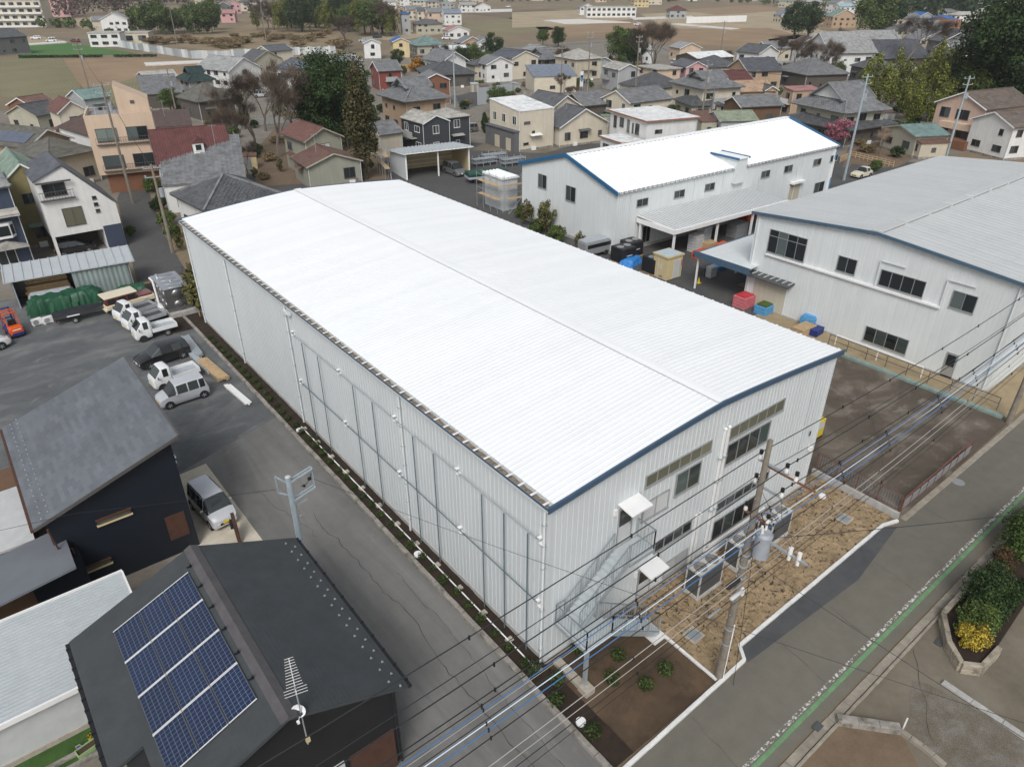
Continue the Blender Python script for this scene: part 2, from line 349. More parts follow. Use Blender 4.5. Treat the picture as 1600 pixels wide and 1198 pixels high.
sheet('green_road_line', [(-30,-8.70),(90,-8.28),(90,-8.10),(-30,-8.52)], 'green_line', 0.008)
sheet('white_road_line', [(-30,-8.46),(90,-8.04),(90,-7.88),(-30,-8.30)], 'worn_white', 0.008)
sheet('vacant_lot', [(22.2,-4.9),(38.0,-4.7),(38.3,8.0),(36.5,16.5),(20.7,16.5),(20.7,0.5),(22.2,0.5)], 'lot_brown', 0.003)
sheet('factory_yard', [(20.7,16.6),(44,16.6),(44,22),(110,22),(110,36),(90,70),(60,95),(20,95),(20.7,46)], 'asphalt_yard', 0.002)
sheet('sandy_strip', [(38.4,-4.6),(120,-4.6),(120,20),(38.4,20)], 'sand_yellow', 0.001)
sheet('roadside_land', [(-80,-9.05),(400,-9.05),(400,-120),(-80,-120)], 'conc_drive', -0.003)
sheet('gravel_patch', [(12.21,-10.39),(12.58,-10.93),(13.12,-14.47),(16,-20),(5,-22),(10.06,-11.32)], 'gravel_blue', 0.004)
sheet('dirt_bank', [(7.89,-9.31),(9.41,-11.24),(6,-16),(-5,-18),(-5,-9.6),(6.87,-9.51)], 'dirt', 0.003)
sheet('concrete_apron', [(23.55,-8.57),(28.34,-9.03),(70,-10),(70,-60),(22,-30),(14.55,-12.97),(13.71,-11.5)], 'conc_drive', 0.006)
def crack(a, c, w, seed, amp=.12):
    rnd = random.Random(seed); a = Vector((*a,0)); c = Vector((*c,0)); n = max(4, int((c-a).length/.35)); d = (c-a).normalized(); nn = Vector((-d.y,d.x,0)); k = MB(); vs = []; o = 0
    for i in range(n+1): o = o*.85+rnd.gauss(0,amp*.5); p = a+(c-a)*(i/n)+nn*o; ww = w*rnd.uniform(.4,1.3); vs += [p-nn*ww+Vector((0,0,.009)), p+nn*ww+Vector((0,0,.009))]
    k.add(vs, [(2*i, 2*i+1, 2*i+3, 2*i+2) for i in range(n)]); struct('road_crack', k, 'asphalt_crack')
mat('asphalt_crack', (.045,.043,.040), .95, .2, 6)
for i, (a, c, w) in enumerate((((-3.4,16),(-3.0,-5),.014),((-2.1,9),(-2.3,-4),.010),((-5.2,20),(-3.9,14),.012),((9.2,-8.2),(9.6,-5.6),.010),((13.0,-8.1),(13.3,-5.9),.010),((17.4,-8.0),(17.7,-5.7),.009),((24.0,-8.0),(24.3,-5.3),.010),((3.0,-8.2),(3.3,-5.6),.010),((10,-12.4),(14,-9.8),.012),((24,-13),(31,-15),.014),((26,-2),(35,4),.016),((30,10),(33,-3),.014))): crack(a, c, w, i)
# planting beds
def clod(a, f):
    def z(x, y):
        n = mnoise.noise(Vector((x*f*1.1, y*f*1.1, a*50)))*.6+mnoise.noise(Vector((x*f*3.1, y*f*3.1, 7+a)))*.55+mnoise.noise(Vector((x*f*7, y*f*7, 3)))*.3
        return max(0, n+.12)*a + random.uniform(0, a*.22)
    return z
ct = clod(.13, 1.7)
def tanz(x, y): return .03 + ct(x, y)*(1 if x > 6.2 else .5)
grid_sheet('tan_soil', 5.62, 21.95, -4.58, 0.28, .10, tanz, 'soil_tan')
sheet('tan_soil_edge', [(5.6,-5.2),(7.3,-5.15),(7.8,-4.5),(5.6,-4.5)], 'soil_tan', .05)
cd = clod(.07, 1.6)
grid_sheet('dark_soil', -0.78, 5.48, -5.2, 0.28, .22, lambda x, y: .02+cd(x, y), 'soil_mid')
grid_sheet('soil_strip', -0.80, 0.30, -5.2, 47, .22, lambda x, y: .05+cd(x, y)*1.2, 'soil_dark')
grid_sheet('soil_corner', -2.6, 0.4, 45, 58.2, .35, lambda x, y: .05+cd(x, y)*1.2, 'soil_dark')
# ---- kerb stones (each its own piece)
def kerb_run(parent, pts, w, h, lng, m, name='kerb_stone', jit=.006, z0=0):
    for (a, b) in zip(pts[:-1], pts[1:]):
        a = Vector((*a,0)); b = Vector((*b,0)); L = (b-a).length; n = max(1, round(L/lng)); ang = math.atan2((b-a).y, (b-a).x); l = L/n
        key = (round(l,3), w, h); me = kerb_run.cache.get((key, m))
        if not me:
            k = MB(); c = .018; k.add([(-l/2+.004,-w/2,0),(l/2-.004,-w/2,0),(l/2-.004,w/2,0),(-l/2+.004,w/2,0),(-l/2+.004,-w/2,h-c),(l/2-.004,-w/2,h-c),(l/2-.004,w/2,h-c),(-l/2+.004,w/2,h-c),
                (-l/2+.004+c,-w/2+c,h),(l/2-.004-c,-w/2+c,h),(l/2-.004-c,w/2-c,h),(-l/2+.004+c,w/2-c,h)],
                [(0,1,5,4),(1,2,6,5),(2,3,7,6),(3,0,4,7),(4,5,9,8),(5,6,10,9),(6,7,11,10),(7,4,8,11),(8,9,10,11)])
            me = k.mesh(name); me.materials.append(M[m]); kerb_run.cache[(key, m)] = me
        for i in range(n):
            p = a+(b-a)*((i+.5)/n)
            o = obj(name, me, None, parent, (p.x+random.uniform(-jit,jit), p.y+random.uniform(-jit,jit), z0), ang)
kerb_run.cache = {}
def setting_root(name, label=None):
    o = bpy.data.objects.new(name, None); COL.objects.link(o); o['kind'] = 'structure'
    if label: o['label'] = label
    return o
kb = setting_root('front_kerb', 'new white concrete kerb in front of the warehouse planting bed')
kerb_run(kb, [(-0.9,-5.45),(5.1,-5.32),(7.33,-5.27),(7.82,-4.66),(20.9,-4.62),(21.9,-4.95)], .16, .16, .6, 'kerb_new')
kerb_run(kb, [(5.55,-5.15),(5.6,-2.1)], .13, .12, .6, 'kerb_new')
kd = setting_root('driveway_kerb', 'old concrete block kerb between the driveway and the planting strip')
kerb_run(kd, [(-0.95,-5.3),(-0.95,58.0)], .24, .20, .9, 'concrete_old', jit=.012)
kg = setting_root('road_gutter', 'concrete gutter blocks along the far edge of the road')
kerb_run(kg, [(-20,-9.32),(45,-9.18)], .36, .055, .6, 'concrete_gutter')
kerb_run(kg, [(-20,-9.60),(45,-9.45)], .12, .14, .6, 'concrete_gutter')
kr = setting_root('lot_gutter', 'concrete gutter blocks between the vacant lot and the road')
kerb_run(kr, [(22.3,-5.06),(60,-4.92)], .34, .05, .6, 'concrete_gutter')
# ---- middle distance lots
sheet('fill_left', [(-40,62),(-3,60),(2.87,90.06),(9.86,110.86),(20,180),(-60,200),(-80,100)], 'gravel_grey', 0.0)
sheet('fill_town', [(9,64),(20,95),(60,95),(110,36),(240,20),(240,240),(60,240),(20,180),(11.2,109.8),(7.53,89.49)], 'gravel_grey', 0.0)
sheet('scrub_ground', [(20.87,87.37),(38.14,79.23),(51.35,107.98),(40.64,128.51),(28.6,108.81)], 'dirt', 0.012)
# ---- fields
FZ = .02
sheet('field', [(3.71,211.41),(15.4,314.01),(32.31,300.6),(22.27,210.91),(8.68,188.68)], 'field_olive', FZ)
sheet('field', [(32.85,300.17),(58.12,280.12),(44.1,227.29),(21.77,208.34)], 'field_brown', FZ)
sheet('field', [(58.12,280.12),(73.4,252.16),(59.59,215.01),(44.1,227.29)], 'field_brown', FZ+.01)
sheet('field', [(20.41,205.08),(42.7,232.23),(29.01,178.5),(17.69,173.66)], 'field_olive', FZ+.01)
sheet('green_field', [(26.33,366.31),(47.18,373.39),(58.53,303.24),(20.74,309.78)], 'field_green', FZ+.02, 'bright green field beyond the brown plots')
sheet('field', [(26.52,411.54),(44.11,426.58),(48.93,376.2),(27.39,369.23),(17.85,335.52)], 'field_tan', FZ)
sheet('dry_meadow', [(84.87,365.24),(158.48,448.58),(208.69,424.43),(130.82,287.18),(85.8,287.94),(80.06,316.34)], 'dry_grass', FZ)
sheet('field', [(274.28,327.53),(348.16,385.4),(356.66,323.55),(292.27,251.06),(233.08,266.61)], 'field_brown', FZ)
sheet('field', [(308.14,274.11),(368.22,239.42),(323.74,185.02),(263.73,174.27),(248.38,201.65)], 'field_brown', FZ+.01)
sheet('field', [(364.81,461.97),(433.83,461.21),(374.18,345.38),(300.26,321.16),(257.77,327.05)], 'field_tan', FZ+.01)
sheet('field', [(426.76,388.3),(574.13,379.74),(366.22,203.77),(320.77,207.08),(324.04,274.47)], 'field_tan', FZ)
sheet('field', [(236.12,357.8),(321.1,406.87),(270.35,304.09),(218.85,287.95)], 'field_olive', FZ)
sheet('field', [(323.31,470.37),(430.9,493.37),(402.92,431.73),(311.66,394.98)], 'field_dark', FZ)
sheet('field', [(301.11,193.69),(374.78,208.84),(273.17,145.83),(240.39,146.89)], 'field_tan', FZ+.01)
sheet('field', [(158.12,316.42),(203.18,344.98),(208.81,317.27),(164.81,292.88)], 'field_tan', FZ); sheet('field', [(496.92,411.16),(634.92,435.06),(570.17,353.04),(456.35,341.77)], 'field_brown', FZ+.02); sheet('field', [(465.15,532.63),(588.72,555.4),(569.02,487.34),(447.92,464.7)], 'field_olive', FZ+.02); sheet('field', [(81.34,577.71),(142.27,614.01),(132.05,501.75),(70.6,462.57)], 'field_tan', FZ); sheet('field_road', [(48.48,403.4),(51.14,374.45),(59.85,308.53),(62.57,312.91),(57.41,387.03),(52.29,410.04)], 'conc_drive', FZ+.03)
for i, q in enumerate([[(313.62,366.28),(341.22,362.24),(342.48,318.29),(302.31,334.47)], [(378.03,351.88),(428.54,342.13),(417.51,330.38),(363.58,335.45)], [(346.68,291.71),(355.7,292.12),(347.28,243.06),(339.16,243.23)], [(289.21,185.57),(317.13,180.98),(305.74,172.46),(276.56,175.4)], [(334.12,196.5),(354.55,196.15),(343.1,189.37),(325.26,188.6)],
        [(28.05,372.55),(46.73,377.94),(46.33,369.96),(27.58,365.32)], [(20.63,359.91),(24.27,360.61),(21.98,338.58),(17.85,335.52)], [(51.04,264.92),(69.61,260.3),(67.98,253.95),(49.5,256.57)], [(216.37,346.92),(232.37,347.2),(224.38,334.3),(209.07,334.31)], [(374.82,508.03),(398.24,504.11),(371.06,469.85),(349.56,474.06)]]):
    b = MB(); b.prism(q if sum(q[k][0]*q[(k+1)%4][1]-q[(k+1)%4][0]*q[k][1] for k in range(4)) > 0 else q[::-1], FZ+.03, FZ+.4)
    o = struct('field_cover', b, 'mulch_white'); o['label'] = 'white crop cover sheeting laid over field rows'

# ================================================================== main white warehouse
WX0, WX1, WY0, WY1 = .28, 20.55, .12, 45.7
HE, HR = 9.15, 9.92
def roofz(x):       # gently bowed roof
    t = (x-10.4)/10.4; return HR - (HR-HE)*abs(t)**1.3
W = thing('warehouse', 'large white warehouse with low bowed roof and outside stair', 'warehouse')
# inner shell
b = MB()
n = 24; top = [(WX0+.06+(WX1-WX0-.12)*i/n) for i in range(n+1)]
for yy in (WY0+.06, WY1-.06): pass
prof = [(x, roofz(x)-.22) for x in top]
poly = [(WX0+.06, .25)] + [(WX1-.06, .25)] + [(x, z) for x, z in reversed(prof)]
b.extr([(x, WY0+.06, z) for x, z in poly], (0, WY1-WY0-.12, 0)); obj('inner_wall', b, 'white_panel', W)
# foundation
b = MB(); b.box(WX0-.04, WX1+.04, WY0-.04, WY1+.04, -.4, .30); obj('foundation', b, 'concrete', W)
# wall panels: ribbed, 0.6 m wide
def panel_mesh(w, h, ribs=2):
    k = MB(); pts = []
    for r in range(ribs):
        x0 = w*r/ribs; s = w/ribs
        pts += [(x0, 0), (x0+s*.10, 0), (x0+s*.14, .022), (x0+s*.20, .022), (x0+s*.24, .004), (x0+s*.97, .004)]
    pts += [(w, 0)]
    vs = [(x, -y, 0) for x, y in pts] + [(x, -y, h) for x, y in pts]; m = len(pts)
    k.add(vs, [(i, i+1, i+1+m, i+m) for i in range(m-1)]); return k.mesh('wall_panel')
def panel_row(parent, origin, ang, count, w, hfun, m, zb=.28, ribs=2, cache=None):
    cache = {} if cache is None else cache
    for i in range(count):
        h = round(hfun((i+.5)*w), 2)
        if h not in cache: me = panel_mesh(w, h, ribs); me.materials.append(M[m]); cache[h] = me
        obj('wall_panel', cache[h], None, parent, (origin[0]+math.cos(ang)*i*w, origin[1]+math.sin(ang)*i*w, zb), ang)
nf = 34; wf = (WX1-WX0)/nf
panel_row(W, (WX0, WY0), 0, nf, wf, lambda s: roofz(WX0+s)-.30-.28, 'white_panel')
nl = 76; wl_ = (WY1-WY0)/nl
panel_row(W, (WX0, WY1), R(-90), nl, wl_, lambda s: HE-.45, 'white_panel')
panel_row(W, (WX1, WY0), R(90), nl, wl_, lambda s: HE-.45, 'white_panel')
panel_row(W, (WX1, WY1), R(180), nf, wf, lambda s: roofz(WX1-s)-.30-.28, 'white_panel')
for (x, y) in ((WX0, WY0), (WX1, WY0), (WX0, WY1), (WX1, WY1)):
    b = MB(); b.box(x-.06, x+.06, y-.06, y+.06, .27, HE-.1); obj('corner_trim', b, 'white_panel', W)
# folded plate roof: 0.6 m plates, each side of the ridge
np_ = 78; pw = (WY1+.18-(WY0-.18))/np_
def plate(x0, x1):
    k = MB(); xs = [x0+(x1-x0)*i/8 for i in range(9)]; pr = [(0,0),(.06,0),(.16,.085),(.30,.085),(.40,0),(pw,0)]; pr = [(a*pw/.6+k_*pw/2, z) for k_ in (0, 1) for a, z in [(0,0),(.12,.0),(.155,.009),(.175,.016),(.185,.016),(.205,.009),(.24,.0)]]+[(pw, 0)]
    m = len(pr); vs = [(x, y, roofz(x)+z) for x in xs for y, z in pr]; k.add(vs, [(i*m+j, (i+1)*m+j, (i+1)*m+j+1, i*m+j+1) for i in range(8) for j in range(m-1)])
    for xi in (0, 8):   # folded end caps hang down
        pass
    me = k.mesh('roof_plate'); me.materials.append(M['white_roof']); return me
pl, pr_ = plate(.30, 10.36), plate(10.44, 20.75)
for i in range(np_):
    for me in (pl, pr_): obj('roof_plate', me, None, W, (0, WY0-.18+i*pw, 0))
b = MB()
for s in (-1, 1):
    b.quad(*[(10.4, WY0-.2, HR+.065), (10.4+s*.32, WY0-.2, HR+.05), (10.4+s*.32, WY1+.2, HR+.05), (10.4, WY1+.2, HR+.065)][::s])
obj('ridge_cap', b, 'white_roof', W)
b = MB(); b.box(10.05, 10.075, WY0-.15, WY1+.15, HR+.030, HR+.056); obj('ridge_seam', b, 'light_grey', W)
# eave gutter, long side
for (x, s) in ((0.0, 1), (20.85, -1)):
    b = MB(); xo = x; xi = x+s*.34; a0, a1 = min(xo, xi), max(xo, xi)
    b.box(a0, a1, WY0-.2, WY1+.2, HE-.28, HE-.25)
    b.box(min(xo, xo+s*.02), max(xo, xo+s*.02), WY0-.2, WY1+.2, HE-.25, HE-.05)
    b.box(min(xi, xi-s*.02), max(xi, xi-s*.02), WY0-.2, WY1+.2, HE-.25, HE-.02); g = obj('gutter', b, 'white_panel', W)
    b = MB(); b.box(xo-.012 if s > 0 else xo, xo if s > 0 else xo+.012, WY0-.2, WY1+.2, HE-.15, HE-.035); obj('gutter_lip', b, 'blue_trim', g)
    b = MB(); gr = MB()
    m = 230; vs = []
    for i in range(m+1):
        y = WY0-.18+(WY1-WY0+.36)*i/m; zz = HE-.20+random.uniform(0, .08)
        vs += [(a0+.025, y, zz-.02), ((a0+a1)/2+random.uniform(-.04,.04), y, zz+random.uniform(0,.05)), (a1-.025, y, zz)]
    gr.add(vs, [(i*3+j, i*3+j+1, i*3+j+4, i*3+j+3) for i in range(m) for j in range(2)]); obj('leaf_litter', gr, 'gutter_dirt', g, kind='stuff')
    hk = MB(); hk.box(a0-.004, a1+.06, -.055, .055, HE-.045, HE-.03); hm = hk.mesh('gutter_strap'); hm.materials.append(M['white_paint'])
    for i in range(61): obj('gutter_strap', hm, None, g, (0, WY0+.1+i*(WY1-WY0-.2)/60, 0))
# gable fascia (blue, follows the bow)
for yy, s in ((WY0-.2, -1), (WY1+.2, 1)):
    xs = [-.02+20.89*i/20 for i in range(21)]
    for (d0, d1, pr0, m) in ((-.02, -.10, .10, 'blue_trim'), (-.10, -.17, .075, 'blue_trim'), (-.17, -.34, .06, 'blue_trim')):
        k = MB(); vs = []
        for x in xs:
            z = roofz(min(max(x, .2), 20.7))+.06
            vs += [(x, yy, z+d0), (x, yy+s*pr0, z+d0), (x, yy+s*pr0, z+d1), (x, yy, z+d1)]
        k.add(vs, [(i*4+j, i*4+(j+1)%4, i*4+4+(j+1)%4, i*4+4+j) for i in range(20) for j in range(4)] + [(0,1,2,3), (83,82,81,80)])
        obj('fascia', k, m, W)
# ---- windows (frame with own panes)
WCACHE = {}
def window(parent, p, ang, w, h, n=2, frame='alu', pane='glass', sill=True, fw=.05, rows=1):
    """p: lower-left corner on the wall face (world or parent space); ang: direction of the wall; outward is to the right of it"""
    key = (round(w,2), round(h,2), n, frame, fw, rows)
    if key not in WCACHE:
        k = MB(); t = .055
        k.box(0, fw, -t, .01, 0, h); k.box(w-fw, w, -t, .01, 0, h); k.box(fw, w-fw, -t, .01, 0, fw); k.box(fw, w-fw, -t, .01, h-fw, h)
        for i in range(1, n): x = w*i/n; k.box(x-fw*.5, x+fw*.5, -t*.9, .01, fw, h-fw)
        for j in range(1, rows): z = h*j/rows; k.box(fw, w-fw, -t*.85, .01, z-fw*.4, z+fw*.4)
        if sill: k.box(-.03, w+.03, -t-.03, .01, -.035, 0)
        me = k.mesh('window'); me.materials.append(M[frame])
        q = MB(); iw = (w-fw)/n; q.box(fw*.5, iw+fw*.5, -.022, -.004, fw*.6, h-fw*.6); WCACHE[key] = (me, q)
    me, q = WCACHE[key]
    o = obj('window', me, None, parent, p, ang)
    if (key, pane) not in WCACHE: pm = q.mesh('pane'); pm.materials.append(M[pane]); WCACHE[(key, pane)] = pm
    pm = WCACHE[(key, pane)]; iw = (w-fw)/n
    for i in range(n): obj('pane', pm, None, o, (i*iw, -.003*(i % 2), 0))
    return o
Fy = WY0-.022
window(W, (5.75,Fy,7.17), 0, 4.5, .66, 6, pane='glass_blind')
window(W, (7.92,Fy,5.6), 0, 1.75, 1.3, 2, pane='glass_office')
window(W, (11.6,Fy,7.17), 0, 4.5, .72, 6, pane='glass_blind')
window(W, (11.62,Fy,5.64), 0, 3.55, 1.28, 4, pane='glass_office')
window(W, (5.77,Fy,5.25), 0, 1.74, 1.05, 2, pane='glass_frost')
window(W, (11.62,Fy,2.72), 0, 4.5, .62, 6, pane='glass')
window(W, (11.62,Fy,.80), 0, 3.6, 1.30, 4, pane='glass_dark')
window(W, (6.95,Fy,2.68), 0, 2.72, .66, 4, pane='glass')
window(W, (7.95,Fy,.46), 0, 1.76, .98, 2, pane='glass_frost')
def door(parent, x, z, w=.9, h=2.02):
    k = MB(); k.box(0, .05, -.06, .01, 0, h); k.box(w-.05, w, -.06, .01, 0, h); k.box(.05, w-.05, -.06, .01, h-.05, h); k.box(.05, w-.05, -.03, .0, 0, h*.52)
    d = obj('door', k, 'alu', parent, (x, Fy, z)); k = MB(); k.box(.07, w-.07, -.035, -.01, h*.52, h-.05); obj('pane', k, 'glass', d)
    k = MB(); k.box(.06, w-.06, -.042, -.03, .05, h*.50); obj('lower_panel', k, 'light_grey', d)
    k = MB(); k.box(w-.16, w-.12, -.08, -.03, h*.46, h*.52); obj('handle', k, 'alu', d)
    k = MB(); k.extr([(-.08,0,h+.32),(w+.28,0,h+.32),(w+.28,-.85,h+.20),(-.08,-.85,h+.20)], (0,0,.07)); obj('canopy', k, 'white_paint', d)
    k = MB(); k.bx(-.25, -.06, h+.05, .14, .10, .32); obj('wall_lamp', k, 'white_paint', d)
    return d
door(W, 4.2, 4.72); door(W, 6.02, .30, .92, 1.72)
b = MB(); b.bx(6.2, Fy-.03, 2.0, .1, .02, .14); obj('red_lamp', b, 'red_plastic', W)
# air-conditioning ducts on the facade
def duct(pts, r=.055):
    k = MB()
    for p, q in zip(pts[:-1], pts[1:]): k.bar(p, q, r*2, r*1.6)
    o = obj('duct', k, 'white_paint', W); return o
duct([(11.08,Fy-.09,8.05),(11.08,Fy-.09,.42),(16.4,Fy-.09,.42)]); duct([(11.38,Fy-.09,8.05),(11.38,Fy-.09,.62),(16.4,Fy-.09,.62)])
duct([(9.9,Fy-.09,3.45),(9.9,Fy-.09,.02),(13.0,Fy-.09,.02)]); duct([(10.2,Fy-.09,3.42),(10.2,Fy-.09,.22),(13.0,Fy-.09,.22)]); duct([(10.2,Fy-.28,.22),(16.5,Fy-.28,.22)], .07)
for (x, z) in ((11.08,8.1),(11.38,8.1),(9.9,3.5),(10.2,3.47)):
    b = MB(); b.sph((x,Fy-.10,z), .09, .10, .09); obj('duct_cap', b, 'white_paint', W, smooth=True)
b = MB()
for z in (3.2,5.0,6.4): b.box(10.94, 11.52, Fy-.18, Fy-.02, z, z+.04)
obj('duct_clamp', b, 'galv', W)
b = MB(); b.bx(18.9, Fy-.06, 6.0, .10, .08, 5.4); b.bx(18.9,Fy-.08,8.75,.2,.16,.25); obj('vent_pipe', b, 'white_panel', W)
b = MB(); b.bx(20.0, Fy-.12, 3.1, .18, .22, .28); obj('vent_hood', b, 'white_paint', W)
b = MB(); b.bx(19.7, Fy-.04, 4.2, .12, .03, .3); obj('wall_box', b, 'dark_grey', W)
# downpipes on the long side
for y in (.30, 11.28, 25.1, 36.0, 45.4):
    b = MB(); b.cyl(.16, y, .05, HE-.30, .058, 10); d = obj('downpipe', b, 'offwhite_panel', W, smooth=True)
    k = MB()
    for z in (.9,2.1,3.3,4.5,5.7,6.9,8.0): k.box(.06, .28, y-.065, y+.065, z, z+.025)
    obj('clamp', k, 'galv', d)
b = MB(); b.bx(.12, 24.7, 8.35, .22, .9, .12); obj('rain_hopper', b, 'offwhite_panel', W)
# climbing-plant rails
for z in (3.62, 7.08):
    b = MB(); b.tube([(.10,.55,z),(.10,24.5,z)], .026, 8); obj('rail', b, 'galv' if z > 5 else 'steel_dark_pipe', W, smooth=True)
for y in (1.2, 2.78, 4.35, 8.2, 10.05, 14.1, 16.3, 20.7, 22.9):
    b = MB(); b.tube([(.08,y,.12),(.08,y,6.98)], .030, 8); obj('upright', b, 'steel_dark_pipe', W, smooth=True)
for (y, z) in ((.5,7.1),(6.3,7.1),(11.9,7.1),(18.1,7.1),(24.4,7.1),(.5,3.62),(6.3,3.62),(11.9,3.62),(18.1,3.62),(24.4,3.62)):
    b = MB(); b.box(.05, .27, y-.02, y+.16, z+.04, z+.07); b.box(.05,.075,y-.02,y+.16,z-.02,z+.07); b.box(.05,.25,y-.2,y+.0,z-.12,z-.095); obj('rail_bracket', b, 'white_paint', W)

# ================================================================== outside steel stair
mat('rail_grey', (.26,.30,.32), .45, .06, 3, metal=.3)
S = thing('outside_stair', 'galvanised steel outside stair with landings on the warehouse front', 'stair', (0,0,0))
ya, yb = -.98, -.08; ZM, ZU = 2.55, 4.70
def slab(name, x0, x1, y0, y1, z): b = MB(); b.box(x0, x1, y0, y1, z-.06, z); return obj(name, b, 'galv_stair', S)
slab('landing', .65, 2.15, -1.95, -.02, ZM); slab('landing', 3.9, 5.45, -1.05, -.02, ZU)
def flight(x0, z0, x1, z1, y0, y1, n):
    for i in range(n):
        t = (i+.5)/n; x = x0+(x1-x0)*t; z = z0+(z1-z0)*(i+1)/n; dx = abs(x1-x0)/n
        b = MB(); b.box(x-dx/2, x+dx/2, y0+.03, y1-.03, z-.04, z); b.box(x-dx/2 if x1 > x0 else x+dx/2-.02, x-dx/2+.02 if x1 > x0 else x+dx/2, y0+.03, y1-.03, z-abs(z1-z0)/n, z-.04); obj('tread', b, 'galv_stair', S)
    for y in (y0, y1):
        b = MB(); b.extr([(x0, y-.02, z0-.18), (x1, y-.02, z1-.18), (x1, y-.02, z1+.10), (x0, y-.02, z0+.10)], (0,.04,0)); obj('stringer', b, 'galv', S)
flight(1.15, ZM, 3.9, ZU, ya, yb, 11); flight(5.45, .12, 2.15, ZM, -1.95, -1.05, 13)
def railing(p, q, h=1.05, step=.18):
    p = Vector(p); q = Vector(q); up = Vector((0,0,h)); n = max(1, int((q-p).length/step)); b = MB()
    b.bar(p+up, q+up, .05, .04); b.bar(p+Vector((0,0,.12)), q+Vector((0,0,.12)), .03, .03)
    o = obj('railing', b, 'rail_grey', S); k = MB()
    for i in range(1, n): r = p+(q-p)*(i/n); k.bar(r+Vector((0,0,.12)), r+up, .011)
    obj('baluster_row', k, 'rail_grey', o, kind='stuff')
    k = MB(); m = max(1, round((q-p).length/1.1))
    for i in range(m+1): r = p+(q-p)*(i/m); k.bar(r, r+up, .045)
    obj('post', k, 'galv', o)
railing((.67,-.05,ZM),(.67,-1.93,ZM)); railing((.67,-1.93,ZM),(2.15,-1.93,ZM)); railing((2.15,-1.93,ZM),(5.45,-1.93,.12)); railing((2.15,-1.07,ZM),(5.45,-1.07,.12)); railing((1.15,yb,ZM),(3.9,yb,ZU)); railing((1.15,ya,ZM),(3.9,ya,ZU))
railing((3.9,-1.03,ZU),(5.43,-1.03,ZU)); railing((5.43,-1.03,ZU),(5.43,-.05,ZU)); railing((.67,-.06,ZM),(1.15,-.06,ZM))
b = MB(); b.bar((.75,-1.9,.3),(.75,-1.9,ZM-.06),.15); obj('support_post', b, 'galv', S)
b = MB(); b.bar((.66,-1.93,ZM-.12),(.66,-.05,ZM-.12),.06,.16); b.bar((.66,-1.93,ZM-.12),(2.15,-1.93,ZM-.12),.06,.16); b.bar((3.9,-1.03,ZU-.12),(5.45,-1.03,ZU-.12),.06,.16); obj('landing_beam', b, 'galv', S)
b = MB(); b.box(.56,.94,-2.15,-.1,-.1,.22); b.box(.50,1.0,-2.3,-1.75,-.1,.32); obj('footing', b, 'block_beige', S)
b = MB(); b.box(4.85,5.65,-2.25,-.95,-.1,.11); obj('step_pad', b, 'kerb_new', S)
# pipe rail on blocks along the long wall
T = thing('ground_pipe', 'white pipe laid on concrete blocks along the foot of the long warehouse wall', 'pipe')
b = MB(); b.tube([(-.28,-.15,.20),(-.28,24.5,.20)], .035, 8); obj('pipe', b, 'white_paint', T, smooth=True)
for i in range(13):
    b = MB(); y = .05+i*2.02; b.box(-.36,-.02,y-.13,y+.13,0,.165); obj('block', b, 'block_beige', T)
# round drain lids and grates
def lid(x, y, label, r=.21): b = MB(); b.cyl(x, y, .0, .17, r, 20); b.cyl(x,y,.17,.178,r*.86,20); tag(obj('inspection_cover', b, 'white_paint', smooth=True), label, 'inspection cover', 'round white inspection covers')
for p, l in (((-0.46,-2.98),'white round drain lid in the dark soil nearest the road corner'), ((-0.53,9.41),'white round drain lid in the planting strip half way along the wall'), ((-0.51,24.33),'white round drain lid in the planting strip past the middle downpipe'), ((20.53,-1.16),'white round drain lid lying on the tan soil')): lid(p[0], p[1], l)
def grate(p, label):
    t = thing('drain_grate', label, 'grate', (p[0], p[1], .10), R(2)); b = MB(); b.box(-.38,.38,-.36,-.28,0,.08); b.box(-.38,.38,.28,.36,0,.08); b.box(-.38,-.30,-.28,.28,0,.08); b.box(.30,.38,-.28,.28,0,.08); obj('frame', b, 'block_beige', t)
    for i in range(9): b = MB(); b.box(-.30,.30,-.28+i*.0622,-.28+i*.0622+.04,.02,.06); obj('bar', b, 'galv', t)
    b = MB(); b.box(-.30,.30,-.28,.28,-.02,.0); obj('pit', b, 'dark_grey', t)
grate((6.62,-3.01), 'square steel drain grate in the tan soil near the stair foot'); grate((19.63,-3.03), 'square steel drain grate in the tan soil near the vacant lot wall')
b = MB(); b.cyl(0,0,-.02,.016,.36,20); tag(obj('manhole_cover', b, 'mid_grey', loc=(*(28.29,-5.47),0)), 'round iron manhole cover in the road gutter', 'manhole')
